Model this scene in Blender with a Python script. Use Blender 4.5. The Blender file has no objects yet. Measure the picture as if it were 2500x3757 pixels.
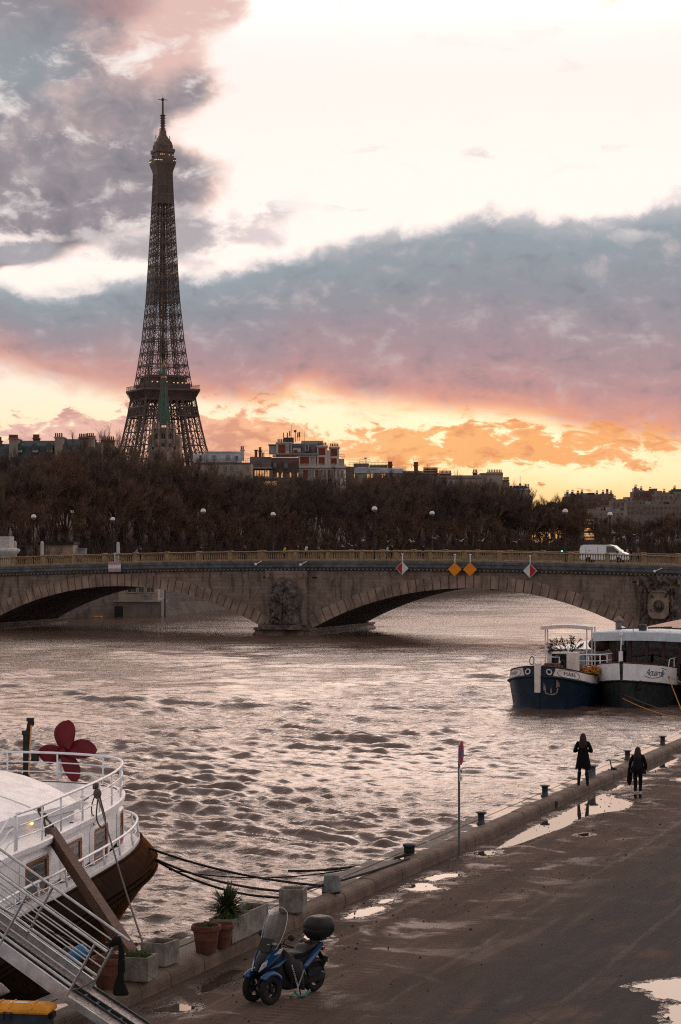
import bpy, math, random
import numpy as np
from mathutils import Vector, Matrix, noise as mnoise

random.seed(7)
SC = bpy.context.scene
COL = SC.collection
PI = math.pi
V3 = Vector

# ---------------------------------------------------------------- frames
F, CX, YH, HC = 7950.0, 1250.0, 1990.0, 8.3      # focal length / optical axis measured in the photograph, eye height
WZ = -2.0                                        # river level (the quay is z = 0)

def at(px, py, d):
    return V3(((px - CX) * d / F, d, HC - (py - YH) * d / F))

def gz(px, py, z=0.0):
    return at(px, py, F * (HC - z) / (py - YH))

A20 = math.radians(20)
TQ = V3((math.sin(A20), math.cos(A20), 0))       # along the quay
NQ = V3((math.cos(A20), -math.sin(A20), 0))      # away from the river
Q0 = V3((-17.9, 0, 0))

def q(t, n, z=0.0):
    return Q0 + TQ * t + NQ * n + V3((0, 0, z))

def qinv(p):
    d = V3((p[0], p[1], 0)) - Q0
    return d.dot(TQ), d.dot(NQ)

# ---------------------------------------------------------------- mesh builder
class MB:
    def __init__(s):
        s.v = []; s.f = []
    def add(s, vs, fs):
        o = len(s.v)
        s.v.extend([V3(p) for p in vs])
        s.f.extend([tuple(i + o for i in f) for f in fs])
        return s
    def box(s, c, d, M=None, taper=1.0):
        x, y, z = d[0] / 2, d[1] / 2, d[2] / 2
        t = taper
        vs = [(-x, -y, -z), (x, -y, -z), (x, y, -z), (-x, y, -z), (-x * t, -y * t, z), (x * t, -y * t, z), (x * t, y * t, z), (-x * t, y * t, z)]
        c = V3(c)
        vs = [(M @ V3(p) if M else V3(p)) + c for p in vs]
        return s.add(vs, [(0, 3, 2, 1), (4, 5, 6, 7), (0, 1, 5, 4), (1, 2, 6, 5), (2, 3, 7, 6), (3, 0, 4, 7)])
    def beam(s, p, r, w, h=None, up=(0, 0, 1)):
        p = V3(p); r = V3(r); h = h or w
        d = (r - p)
        if d.length < 1e-6: return s
        d.normalize(); u = V3(up)
        a = d.cross(u)
        if a.length < 1e-3: a = d.cross(V3((1, 0, 0)))
        a.normalize(); b = a.cross(d)
        a = a * w / 2; b = b * h / 2
        vs = [p - a - b, p + a - b, p + a + b, p - a + b, r - a - b, r + a - b, r + a + b, r - a + b]
        return s.add(vs, [(0, 3, 2, 1), (4, 5, 6, 7), (0, 1, 5, 4), (1, 2, 6, 5), (2, 3, 7, 6), (3, 0, 4, 7)])
    def tube(s, pts, r, n=8, caps=True, close=False):
        pts = [V3(p) for p in pts]
        k = len(pts)
        rs = r if isinstance(r, (list, tuple)) else [r] * k
        o = len(s.v); prev = None
        for i, p in enumerate(pts):
            if close: d = pts[(i + 1) % k] - pts[i - 1]
            elif i == 0: d = pts[1] - pts[0]
            elif i == k - 1: d = pts[-1] - pts[-2]
            else: d = (pts[i + 1] - p).normalized() + (p - pts[i - 1]).normalized()
            if d.length < 1e-9: d = V3((0, 0, 1))
            d.normalize()
            if prev is None:
                a = d.cross(V3((0, 0, 1)))
                if a.length < 1e-3: a = d.cross(V3((1, 0, 0)))
            else:
                a = prev - d * prev.dot(d)
            a.normalize(); prev = a
            b = d.cross(a)
            for j in range(n):
                t = 2 * PI * j / n
                s.v.append(p + (a * math.cos(t) + b * math.sin(t)) * rs[i])
        m = k if close else k - 1
        for i in range(m):
            i2 = (i + 1) % k
            for j in range(n):
                j2 = (j + 1) % n
                s.f.append((o + i * n + j, o + i * n + j2, o + i2 * n + j2, o + i2 * n + j))
        if caps and not close:
            s.f.append(tuple(o + j for j in reversed(range(n))))
            s.f.append(tuple(o + (k - 1) * n + j for j in range(n)))
        return s
    def bar(s, p, r, a, b=None, n=8):
        return s.tube([p, r], [a, a if b is None else b], n)
    def lathe(s, prof, c=(0, 0, 0), n=16, M=None, caps=True):
        o = len(s.v); c = V3(c)
        for r, z in prof:
            for j in range(n):
                t = 2 * PI * j / n
                p = V3((r * math.cos(t), r * math.sin(t), z))
                s.v.append((M @ p if M else p) + c)
        for i in range(len(prof) - 1):
            for j in range(n):
                j2 = (j + 1) % n
                s.f.append((o + i * n + j, o + i * n + j2, o + (i + 1) * n + j2, o + (i + 1) * n + j))
        if caps:
            s.f.append(tuple(o + j for j in reversed(range(n))))
            s.f.append(tuple(o + (len(prof) - 1) * n + j for j in range(n)))
        return s
    def ball(s, c, r, n=12, m=8, M=None):
        if not isinstance(r, (tuple, list)): r = (r, r, r)
        prof = []
        o = len(s.v); c = V3(c)
        for i in range(m + 1):
            a = -PI / 2 + PI * i / m
            for j in range(n):
                t = 2 * PI * j / n
                p = V3((r[0] * math.cos(a) * math.cos(t), r[1] * math.cos(a) * math.sin(t), r[2] * math.sin(a)))
                s.v.append((M @ p if M else p) + c)
        for i in range(m):
            for j in range(n):
                j2 = (j + 1) % n
                s.f.append((o + i * n + j, o + i * n + j2, o + (i + 1) * n + j2, o + (i + 1) * n + j))
        return s
    def loft(s, rings, caps=True, closed=True):
        o = len(s.v); n = len(rings[0])
        for R in rings: s.v.extend([V3(p) for p in R])
        for i in range(len(rings) - 1):
            for j in range(n if closed else n - 1):
                j2 = (j + 1) % n
                s.f.append((o + i * n + j, o + i * n + j2, o + (i + 1) * n + j2, o + (i + 1) * n + j))
        if caps and closed:
            s.f.append(tuple(o + j for j in reversed(range(n))))
            s.f.append(tuple(o + (len(rings) - 1) * n + j for j in range(n)))
        return s
    def prism(s, poly, ext):
        """poly: 3-D points of a planar outline, ext: extrusion vector"""
        e = V3(ext)
        return s.loft([[V3(p) for p in poly], [V3(p) + e for p in poly]])
    def grid(s, P):
        """P[i][j] points"""
        return s.loft(P, caps=False, closed=False)
    def build(s, name, mat, parent=None, world=True, smooth=False, label=None):
        me = bpy.data.meshes.new(name)
        off = V3((0, 0, 0))
        if world:
            p = parent
            while p is not None:
                off = off + p.location; p = p.parent
        me.from_pydata([tuple(p - off) for p in s.v], [], s.f)
        me.validate()
        import bmesh
        bm = bmesh.new(); bm.from_mesh(me)
        bmesh.ops.recalc_face_normals(bm, faces=bm.faces)
        bm.to_mesh(me); bm.free()
        if smooth is True:
            me.polygons.foreach_set('use_smooth', [True] * len(me.polygons))
        elif smooth:
            me.polygons.foreach_set('use_smooth', [True] * len(me.polygons))
            try: me.set_sharp_from_angle(angle=math.radians(smooth))
            except Exception: pass
        for m in (mat if isinstance(mat, (list, tuple)) else [mat]): me.materials.append(m)
        o = bpy.data.objects.new(name, me)
        COL.objects.link(o)
        if parent is not None: o.parent = parent
        if label: o['label'] = label
        return o

def tag(o, label, cat, group=None, kind=None):
    if label: o['label'] = label
    if cat: o['category'] = cat
    if group: o['group'] = group
    if kind: o['kind'] = kind
    return o

def thing(name, label, cat, loc=(0, 0, 0), rz=0.0, group=None):
    o = bpy.data.objects.new(name, None)
    o.empty_display_size = 0.3
    COL.objects.link(o)
    o.location = loc; o.rotation_euler = (0, 0, rz)
    return tag(o, label, cat, group)

def copy_tree(o, parent=None):
    c = o.copy(); COL.objects.link(c); c.parent = parent
    for ch in list(o.children): copy_tree(ch, c)
    return c

def struct(name, mb, mat, **k):
    o = mb.build(name, mat, **k); o['kind'] = 'structure'; return o

def bez(p0, p1, sag, n=14):
    p0 = V3(p0); p1 = V3(p1); out = []
    for i in range(n + 1):
        t = i / n
        p = p0.lerp(p1, t); p.z -= sag * 4 * t * (1 - t); out.append(p)
    return out

def lerp_tab(tab, x):
    if x <= tab[0][0]: return tab[0][1]
    for (a, va), (b, vb) in zip(tab, tab[1:]):
        if x <= b: return va + (vb - va) * (x - a) / (b - a)
    return tab[-1][1]

def smooth_curve(pts, k=6):
    """Catmull-Rom through points"""
    pts = [V3(p) for p in pts]; out = []
    P = [pts[0] * 2 - pts[1]] + pts + [pts[-1] * 2 - pts[-2]]
    for i in range(1, len(P) - 2):
        for j in range(k):
            t = j / k
            a, b, c, d = P[i - 1], P[i], P[i + 1], P[i + 2]
            out.append(0.5 * (2 * b + (c - a) * t + (2 * a - 5 * b + 4 * c - d) * t * t + (3 * b - a - 3 * c + d) * t ** 3))
    out.append(pts[-1])
    return out

# ---------------------------------------------------------------- materials
MATS = {}
def srgb(r, g, b):
    f = lambda c: (c / 255 / 12.92) if c / 255 <= 0.04045 else ((c / 255 + 0.055) / 1.055) ** 2.4
    return (f(r), f(g), f(b))

class NT:
    """tiny wrapper for building node trees"""
    def __init__(s, tree):
        s.t = tree; tree.nodes.clear()
    def n(s, typ, **k):
        nd = s.t.nodes.new(typ)
        for a, b in k.items(): setattr(nd, a, b)
        return nd
    def link(s, a, b): s.t.links.new(a, b)
    def put(s, sock, val):
        if hasattr(val, 'node'): s.link(val, sock)
        elif isinstance(val, (tuple, list)) and len(val) == 3 and sock.type == 'RGBA': sock.default_value = (*val, 1)
        else: sock.default_value = val
    def m(s, op, a, b=None, c=None, clamp=False):
        nd = s.n('ShaderNodeMath', operation=op); nd.use_clamp = clamp
        s.put(nd.inputs[0], a)
        if b is not None: s.put(nd.inputs[1], b)
        if c is not None: s.put(nd.inputs[2], c)
        return nd.outputs[0]
    def mix(s, f, a, b):
        nd = s.n('ShaderNodeMix', data_type='RGBA'); nd.clamp_factor = True
        s.put(nd.inputs[0], f); s.put(nd.inputs[6], a); s.put(nd.inputs[7], b)
        return nd.outputs[2]
    def sstep(s, x, a, b):
        nd = s.n('ShaderNodeMapRange', interpolation_type='SMOOTHSTEP')
        s.put(nd.inputs[0], x); s.put(nd.inputs[1], a); s.put(nd.inputs[2], b)
        return nd.outputs[0]
    def noise(s, vec, scale, detail=4, rough=0.5, dist=0.0, dim='3D'):
        nd = s.n('ShaderNodeTexNoise', noise_dimensions=dim)
        if vec is not None: s.link(vec, nd.inputs['Vector'])
        nd.inputs['Scale'].default_value = scale; nd.inputs['Detail'].default_value = detail
        nd.inputs['Roughness'].default_value = rough; nd.inputs['Distortion'].default_value = dist
        return nd.outputs['Fac']
    def ramp(s, f, stops, interp='LINEAR'):
        nd = s.n('ShaderNodeValToRGB'); cr = nd.color_ramp; cr.interpolation = interp
        while len(cr.elements) < len(stops): cr.elements.new(0.5)
        for e, (p, c) in zip(cr.elements, stops):
            e.position = p; e.color = (*c, 1)
        s.put(nd.inputs[0], f)
        return nd.outputs[0]
    def curve(s, x, pts, x0, x1, y0, y1):
        """piecewise-linear function y(x) by a Float Curve node"""
        nd = s.n('ShaderNodeFloatCurve')
        xn = s.m('DIVIDE', s.m('SUBTRACT', x, x0), x1 - x0, clamp=True)
        cv = nd.mapping.curves[0]
        P = [((a - x0) / (x1 - x0), (b - y0) / (y1 - y0)) for a, b in pts]
        while len(cv.points) < len(P): cv.points.new(0.5, 0.5)
        for p, (a, b) in zip(cv.points, P): p.location = (a, b); p.handle_type = 'AUTO'
        nd.mapping.update()
        s.link(xn, nd.inputs['Value'])
        return s.m('MULTIPLY_ADD', nd.outputs[0], y1 - y0, y0)
    def vec(s, x, y, z=0.0):
        nd = s.n('ShaderNodeCombineXYZ')
        s.put(nd.inputs[0], x); s.put(nd.inputs[1], y); s.put(nd.inputs[2], z)
        return nd.outputs[0]

def mat(name, col, rough=0.7, metal=0.0, var=0.25, scale=2.0, bump=0.15, bscale=25.0, spec=0.2, streak=0.0, dist=0.02, emit=None, estr=0.0, alpha=1.0, coat=0.0):
    if name in MATS: return MATS[name]
    m = bpy.data.materials.new(name); m.use_nodes = True
    t = NT(m.node_tree)
    out = t.n('ShaderNodeOutputMaterial'); b = t.n('ShaderNodeBsdfPrincipled')
    t.link(b.outputs[0], out.inputs[0])
    co = t.n('ShaderNodeTexCoord').outputs['Object']
    f = t.noise(co, scale, 6, 0.62)
    lo = tuple(max(0, c * (1 - var)) for c in col); hi = tuple(min(1, c * (1 + var)) for c in col)
    c = t.mix(t.sstep(f, 0.3, 0.7), lo, hi)
    if streak:
        mp = t.n('ShaderNodeMapping'); t.link(co, mp.inputs[0]); mp.inputs['Scale'].default_value = (scale * 3, scale * 3, scale * 0.25)
        g = t.noise(mp.outputs[0], 1.0, 5, 0.6)
        c = t.mix(t.m('MULTIPLY', t.sstep(g, 0.5, 0.72), streak), c, tuple(x * 0.35 for x in col))
    t.put(b.inputs['Base Color'], c)
    rn = t.m('ADD', t.m('MULTIPLY', t.noise(co, scale * 2.3, 4), 0.3), rough - 0.15, clamp=True)
    t.put(b.inputs['Roughness'], rn)
    b.inputs['Metallic'].default_value = metal
    b.inputs['Specular IOR Level'].default_value = spec
    if coat: b.inputs['Coat Weight'].default_value = coat; b.inputs['Coat Roughness'].default_value = 0.08
    if bump:
        bp = t.n('ShaderNodeBump'); bp.inputs['Strength'].default_value = bump; bp.inputs['Distance'].default_value = dist
        t.link(t.noise(co, bscale, 6, 0.6), bp.inputs['Height']); t.link(bp.outputs[0], b.inputs['Normal'])
    if emit:
        b.inputs['Emission Color'].default_value = (*emit, 1); b.inputs['Emission Strength'].default_value = estr
    b.inputs['Alpha'].default_value = alpha
    MATS[name] = m
    return m

def glass(name, col=(0.9, 0.95, 0.97), mixf=0.25, rough=0.03):
    m = bpy.data.materials.new(name); m.use_nodes = True
    t = NT(m.node_tree); out = t.n('ShaderNodeOutputMaterial')
    tr = t.n('ShaderNodeBsdfTransparent'); tr.inputs[0].default_value = (*col, 1)
    gl = t.n('ShaderNodeBsdfGlossy'); gl.inputs['Roughness'].default_value = rough
    lw = t.n('ShaderNodeLayerWeight'); lw.inputs['Blend'].default_value = mixf
    co = t.n('ShaderNodeTexCoord').outputs['Object']
    f = t.m('ADD', lw.outputs['Fresnel'], t.m('MULTIPLY', t.noise(co, 4, 3), 0.06))
    mx = t.n('ShaderNodeMixShader'); t.link(f, mx.inputs[0]); t.link(tr.outputs[0], mx.inputs[1]); t.link(gl.outputs[0], mx.inputs[2])
    t.link(mx.outputs[0], out.inputs[0]); MATS[name] = m
    return m

# ---------------------------------------------------------------- camera and render settings
cam_d = bpy.data.cameras.new('camera'); cam = bpy.data.objects.new('camera', cam_d); COL.objects.link(cam)
cam.location = (0, 0, HC); cam.rotation_euler = (PI / 2, 0, 0)
cam_d.sensor_width = 36; cam_d.sensor_fit = 'AUTO'; cam_d.lens = F / 3757 * 36
cam_d.shift_y = (YH - 1878.5) / 3757
cam_d.clip_start = 0.5; cam_d.clip_end = 20000
SC.camera = cam
SC.view_settings.view_transform = 'Standard'; SC.view_settings.look = 'None'
SC.view_settings.exposure = 0; SC.view_settings.gamma = 1; SC.view_settings.use_curve_mapping = False
SC.render.engine = 'CYCLES'
SC.cycles.max_bounces = 6; SC.cycles.diffuse_bounces = 2; SC.cycles.glossy_bounces = 3; SC.cycles.transmission_bounces = 4; SC.cycles.transparent_max_bounces = 8
SC.cycles.use_denoising = False; SC.cycles.filter_width = 1.15
SC.cycles.sample_clamp_indirect = 4.0
# ================================================================ SKY (world: Sky Texture plus procedural clouds by direction)
SUN_AZ, SUN_EL = math.radians(4.6), math.radians(3.0)
def build_world():
    w = bpy.data.worlds.new('World'); SC.world = w; w.use_nodes = True
    t = NT(w.node_tree)
    out = t.n('ShaderNodeOutputWorld'); bg = t.n('ShaderNodeBackground'); t.link(bg.outputs[0], out.inputs[0])
    STR = 0.1; bg.inputs['Strength'].default_value = STR
    sky = t.n('ShaderNodeTexSky', sky_type='NISHITA'); sky.sun_disc = False
    sky.sun_elevation = SUN_EL; sky.sun_rotation = SUN_AZ; sky.altitude = 30; sky.air_density = 1.2; sky.dust_density = 2.5
    g = t.n('ShaderNodeTexCoord').outputs['Generated']
    sp = t.n('ShaderNodeSeparateXYZ'); t.link(g, sp.inputs[0])
    az = t.m('ARCTAN2', sp.outputs[0], sp.outputs[1])
    el = t.m('ARCSINE', sp.outputs[2])
    # milliradian-like units: one unit = 1/7950 rad, azimuth grows to the right, V falls with elevation (horizon 1990)
    U = t.m('MULTIPLY_ADD', az, F, CX); V = t.m('MULTIPLY_ADD', el, -F, YH)
    p = t.vec(t.m('MULTIPLY', U, 1 / 500), t.m('MULTIPLY', V, 1 / 380))
    p2 = t.vec(t.m('MULTIPLY', U, 1 / 500), t.m('MULTIPLY', V, 1 / 190), 3.7)
    nb = t.m('SUBTRACT', t.noise(p, 1.0, 9, 0.60, 0.3), 0.5)         # big fbm
    nf = t.m('SUBTRACT', t.noise(p, 3.3, 8, 0.62, 0.4), 0.5)         # fine fbm
    nh = t.m('SUBTRACT', t.noise(p2, 1.6, 8, 0.58, 0.6), 0.5)        # flattened fbm
    nl = t.m('SUBTRACT', t.noise(p, 0.42, 3, 0.5), 0.5)
    S = lambda c: srgb(*c)
    Ub = t.m('ADD', U, t.m('ADD', t.m('MULTIPLY', nb, 260), t.m('MULTIPLY', nf, 150))); Vb = t.m('ADD', V, t.m('ADD', t.m('MULTIPLY', nh, 130), t.m('MULTIPLY', nf, 60)))
    def blob(u, v, ru, rv, amp=1.0):
        a = t.m('DIVIDE', t.m('SUBTRACT', Ub, u), ru); b = t.m('DIVIDE', t.m('SUBTRACT', Vb, v), rv)
        r2 = t.m('ADD', t.m('MULTIPLY', a, a), t.m('MULTIPLY', b, b))
        e = t.m('POWER', 2.718, t.m('MULTIPLY', r2, -1.0))
        return t.m('MULTIPLY', e, amp) if amp != 1.0 else e
    def add(*xs):
        r = xs[0]
        for x in xs[1:]: r = t.m('ADD', r, x)
        return r
    mul = lambda a, b: t.m('MULTIPLY', a, b)
    # ---- clear sky
    vn = t.m('DIVIDE', V, 2000, clamp=True)
    clear = t.ramp(vn, [(0.0, S((255, 240, 236))), (0.12, S((255, 242, 239))), (0.45, S((255, 242, 238))), (0.66, S((255, 245, 235))), (0.735, S((255, 238, 214))), (0.80, S((255, 234, 196))), (0.87, S((255, 226, 172))), (0.93, S((253, 208, 140))), (1.0, S((246, 176, 108)))])
    gain = t.curve(V, [(-500, 3.1), (-260, 3.0), (-120, 2.7), (20, 1.7), (160, 1.14), (700, 1.10), (1000, 1.10), (1350, 1.06), (1550, 1.06), (1750, 1.0), (2000, 0.95)], -500, 2000, 0.5, 3.5)
    sc_ = t.n('ShaderNodeVectorMath', operation='SCALE'); t.link(clear, sc_.inputs[0]); t.link(gain, sc_.inputs['Scale']); clear = sc_.outputs[0]
    glow = add(blob(1890, 1600, 330, 110), blob(1400, 1560, 500, 70, 0.35), blob(2250, 1720, 450, 90, 0.6))
    clear = t.mix(mul(glow, 0.65), clear, (1.25, 1.04, 0.74))
    skyc = t.mix(0.06, mul_col(t, clear, 1 / STR), sky.outputs[0])
    col = skyc
    def over(mask, c): 
        nonlocal col
        col = t.mix(mask, col, mul_col(t, c, 1 / STR))
    # ---- upper left cloud
    UA = t.curve(V, [(-400, 1000), (-100, 980), (0, 955), (90, 930), (150, 840), (190, 800), (260, 815), (340, 880), (385, 860), (430, 770), (480, 715), (520, 700), (570, 770), (630, 840), (710, 850), (770, 800), (820, 700), (870, 520), (920, 380), (965, 240), (1010, 20), (1100, -300)], -400, 1100, -400, 1200)
    dA = add(t.m('SUBTRACT', UA, U), mul(nb, 240), mul(nf, 190))
    mA = t.sstep(dA, -15, 85)
    holes = add(blob(450, 700, 110, 60, 0.45), blob(430, 840, 120, 45, 0.5), blob(90, 890, 260, 35, 0.9), blob(620, 900, 90, 70, 0.5), blob(110, 590, 80, 40, 0.2))
    mA = mul(mA, t.m('SUBTRACT', 1.0, mul(t.sstep(add(holes, mul(nf, 1.5), mul(nb, 0.9)), 0.25, 1.0), 0.8)))
    pinkA = t.sstep(add(blob(640, 170, 300, 170, 1.1), blob(780, 60, 260, 120, 0.6), blob(880, 400, 120, 150, 0.3), blob(330, 480, 260, 180, 0.4), mul(nb, 1.5), mul(nf, 0.5)), 0.1, 1.0)
    cA = t.ramp(add(mul(nf, 0.9), mul(nb, 0.6), 0.5), [(0.15, S((116, 114, 124))), (0.5, S((156, 147, 153))), (0.85, S((214, 200, 199)))])
    cA = t.mix(blob(80, 280, 260, 170, 0.75), cA, S((150, 160, 168)))
    cA = t.mix(pinkA, cA, S((228, 192, 184)))
    cA = t.mix(mul(t.sstep(add(blob(400, 60, 230, 90, 1.0), mul(nf, 1.0)), 0.35, 1.0), 0.7), cA, S((176, 142, 142)))
    cA = t.mix(t.sstep(dA, 130, 15), cA, S((246, 214, 202)))
    over(mA, cA)
    # ---- small grey bank left of the tower, cloudlets, wisps
    mB = t.sstep(add(blob(60, 945, 210, 52, 1.25), mul(nf, 1.0), mul(nh, 0.5)), 0.35, 1.0)
    over(mB, t.mix(t.m('ADD', nf, 0.5), S((150, 152, 160)), S((185, 178, 182))))
    wis = add(blob(1330, 570, 90, 22, 0.9), blob(1760, 595, 130, 24, 0.95), blob(2240, 575, 90, 25, 0.8), blob(1290, 780, 100, 28, 1.0), blob(2110, 290, 110, 45, 0.75), blob(2090, 545, 25, 25, 0.7), blob(1670, 735, 30, 25, 0.7), blob(960, 830, 140, 60, 0.95), blob(880, 870, 90, 36, 1.0), blob(1050, 790, 100, 30, 0.8), blob(1000, 905, 60, 40, 0.8), blob(740, 990, 120, 50, 0.9), blob(690, 880, 60, 70, 0.6), blob(560, 940, 200, 50, 0.8), blob(330, 960, 120, 40, 0.6))
    mW = t.sstep(add(wis, mul(nf, 1.7), mul(nh, 1.3)), 0.62, 1.35)
    over(mul(mW, 0.85), S((214, 202, 203)))
    gq_ = add(blob(730, 880, 150, 75, 1.1), blob(520, 930, 170, 55, 0.95), blob(330, 880, 150, 45, 0.75), blob(640, 800, 140, 70, 0.8), blob(150, 985, 160, 30, 0.5))
    n6 = t.m('SUBTRACT', t.noise(p, 4.4, 8, 0.62, 0.5), 0.5)
    over(mul(t.sstep(add(gq_, mul(n6, 1.6), mul(nh, 0.6)), 0.38, 0.95), 0.9), t.mix(t.sstep(add(gq_, mul(n6, 1.5)), 0.7, 1.3), S((214, 203, 203)), S((166, 160, 166))))
    over(mul(mul(t.sstep(add(nh, mul(nf, 0.7), mul(nb, 0.5)), 0.02, 0.3), t.sstep(V, 1100, 700)), 0.93), S((255, 246, 240)))
    mP = t.sstep(add(blob(2210, 40, 110, 60, 0.9), blob(1500, 5, 260, 28, 1.0), mul(nf, 1.3)), 0.45, 1.1)
    over(mul(mP, 0.9), S((251, 212, 184)))
    # ---- great cloud bank
    T = t.curve(U, [(-900, 1000), (-200, 1040), (0, 1050), (140, 1085), (250, 1075), (330, 1045), (480, 1010), (640, 1000), (760, 1005), (840, 985), (960, 955), (1070, 930), (1180, 895), (1330, 872), (1500, 852), (1640, 822), (1760, 800), (1900, 785), (2050, 792), (2180, 800), (2270, 785), (2380, 765), (2500, 745), (3100, 650)], -900, 3100, 600, 1200)
    B = t.curve(U, [(-900, 1330), (-200, 1345), (0, 1360), (200, 1420), (480, 1465), (700, 1480), (900, 1490), (1030, 1470), (1110, 1430), (1180, 1450), (1300, 1485), (1500, 1500), (1650, 1525), (1900, 1545), (2100, 1590), (2300, 1625), (2500, 1650), (3100, 1720)], -900, 3100, 1300, 1750)
    dT = add(t.m('SUBTRACT', V, T), mul(nb, 120), mul(nf, 150)); dBm = add(t.m('SUBTRACT', B, V), mul(nh, 120), mul(nf, 40))
    mC = mul(t.sstep(dT, -18, 40), t.sstep(dBm, -45, 65))
    rel = t.m('DIVIDE', t.m('SUBTRACT', V, T), t.m('SUBTRACT', B, T))
    rel = add(rel, mul(nh, 0.22), mul(nb, 0.12))
    cC = t.ramp(rel, [(0.0, S((190, 190, 195))), (0.12, S((154, 163, 170))), (0.32, S((150, 152, 160))), (0.52, S((164, 149, 156))), (0.68, S((176, 148, 152))), (0.82, S((198, 151, 148))), (0.93, S((232, 163, 140))), (1.0, S((251, 190, 132)))])
    leftC = t.sstep(U, 900, 100)
    cC = t.mix(mul(leftC, t.sstep(rel, 0.5, 0.95)), cC, S((222, 166, 152)))
    n5 = t.m('SUBTRACT', t.noise(p, 6.0, 6, 0.6, 0.8), 0.5)
    lum = add(mul(nf, 1.1), mul(nh, 0.9), mul(n5, 0.5), 0.5)
    cC = t.mix(mul(t.sstep(lum, 0.5, 0.9), 0.6), cC, S((205, 192, 194)))
    cC = t.mix(mul(t.sstep(lum, 0.5, 0.12), 0.5), cC, S((128, 124, 134)))
    hole2 = t.sstep(add(blob(2300, 880, 200, 45, 0.7), blob(1600, 975, 160, 30, 0.4), mul(nf, 1.2), mul(nh, 0.6)), 0.35, 1.0)
    cC = t.mix(mul(hole2, 0.75), cC, S((232, 220, 216)))
    cC = t.mix(t.sstep(dT, 55, 5), cC, S((226, 218, 218)))
    over(mC, cC)
    # ---- low clouds over the horizon
    cov = add(t.curve(V, [(1380, -0.3), (1450, -0.08), (1520, 0.02), (1580, 0.22), (1650, 0.26), (1710, 0.14), (1760, -0.06), (1840, -0.1), (1990, -0.15)], 1380, 1990, -0.4, 0.4),
              blob(640, 1610, 320, 90, 0.22), blob(250, 1570, 260, 60, 0.1), blob(1750, 1640, 120, 60, 0.22), blob(2000, 1660, 90, 70, 0.22), blob(1450, 1640, 250, 50, 0.18), blob(2220, 1705, 160, 40, 0.15), blob(2200, 1790, 260, 12, 0.35), blob(1480, 1510, 60, 28, -0.1), blob(1130, 1470, 80, 40, -0.1), blob(760, 1500, 330, 60, 0.22), blob(1250, 1540, 120, 25, -0.2))
    n4 = t.m('SUBTRACT', t.noise(p2, 4.5, 6, 0.6, 0.8), 0.5)
    nD = add(mul(nf, 0.9), mul(nh, 0.5), mul(nb, 0.35), mul(n4, 1.0), mul(t.sstep(U, 900, 1500), -0.07))
    mD = t.sstep(add(cov, nD), 0.11, 0.25)
    cD = t.ramp(t.m('DIVIDE', U, 2500, clamp=True), [(0.0, S((232, 188, 180))), (0.18, S((238, 184, 168))), (0.36, S((249, 182, 142))), (0.6, S((250, 180, 112))), (0.8, S((247, 170, 100))), (1.0, S((245, 172, 116)))])
    cD = t.mix(t.sstep(nD, -0.05, 0.24), cD, t.mix(t.sstep(U, 300, 1500), S((202, 148, 146)), S((220, 132, 84))))
    mD = mul(mD, t.sstep(V, 2300, 1900))
    over(mul(mD, 0.9), cD)
    # hot rims under the bank
    rim = mul(t.m('POWER', 2.718, mul(t.m('POWER', t.m('DIVIDE', dBm, 60), 2), -1.0)), t.sstep(add(nf, mul(nh, 0.7)), -0.05, 0.35))
    over(mul(rim, t.m('MULTIPLY_ADD', t.sstep(U, 200, 1300), 0.55, 0.3)), (1.05, 0.50, 0.20))
    # ---- rest of the dome (out of the picture): broken high cloud, bright front band added for the water, dimmer overhead and behind
    q3 = t.n('ShaderNodeMapping'); t.link(g, q3.inputs[0]); q3.inputs['Scale'].default_value = (1, 1, 2.2)
    no = t.noise(q3.outputs[0], 2.6, 7, 0.6, 0.4)
    dome = t.mix(t.sstep(no, 0.40, 0.62), (0.60, 0.55, 0.56), (1.40, 1.26, 1.22))
    fs = t.sstep(sp.outputs[1], 0.45, 0.85)
    dome = t.mix(mul(fs, t.sstep(sp.outputs[2], 0.36, 0.60)), dome, mul_col(t, dome, 0.55))
    frontm = mul(mul(fs, t.sstep(sp.outputs[2], 0.44, 0.27)), t.sstep(no, 0.30, 0.52))
    dome = t.mix(frontm, dome, (3.1, 2.5, 2.3))
    back = t.m('SUBTRACT', 1.0, t.sstep(sp.outputs[1], -0.6, 0.7))
    dome = t.mix(mul(back, 0.85), dome, t.mix(t.sstep(no, 0.4, 0.65), (0.46, 0.40, 0.40), (0.80, 0.70, 0.69)))
    dome = t.mix(t.sstep(sp.outputs[2], 0.45, 0.95), dome, mul_col(t, dome, 0.5))
    domem = t.m('MAXIMUM', t.sstep(V, 60, -700), t.m('MAXIMUM', t.sstep(U, 2900, 6500), t.sstep(U, -500, -4500)))
    col = t.mix(mul(domem, 0.9), col, mul_col(t, dome, 1 / STR))
    t.link(col, bg.inputs[0])
    w.cycles.sampling_method = 'MANUAL'; w.cycles.sample_map_resolution = 512

def mul_col(t, c, k):
    nd = t.n('ShaderNodeVectorMath', operation='SCALE')
    if hasattr(c, 'node'): t.link(c, nd.inputs[0])
    else: nd.inputs[0].default_value = c
    nd.inputs['Scale'].default_value = k
    return nd.outputs[0]
build_world()

sun_d = bpy.data.lights.new('sun', 'SUN'); sun = bpy.data.objects.new('sun', sun_d); COL.objects.link(sun)
sun_d.energy = 0.6; sun_d.angle = math.radians(52); sun_d.color = (1.0, 0.62, 0.40)
sdir = V3((math.sin(SUN_AZ) * math.cos(SUN_EL), math.cos(SUN_AZ) * math.cos(SUN_EL), math.sin(SUN_EL)))
sun.rotation_euler = sdir.to_track_quat('Z', 'Y').to_euler()
sun.location = (20, 60, 60)
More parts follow.
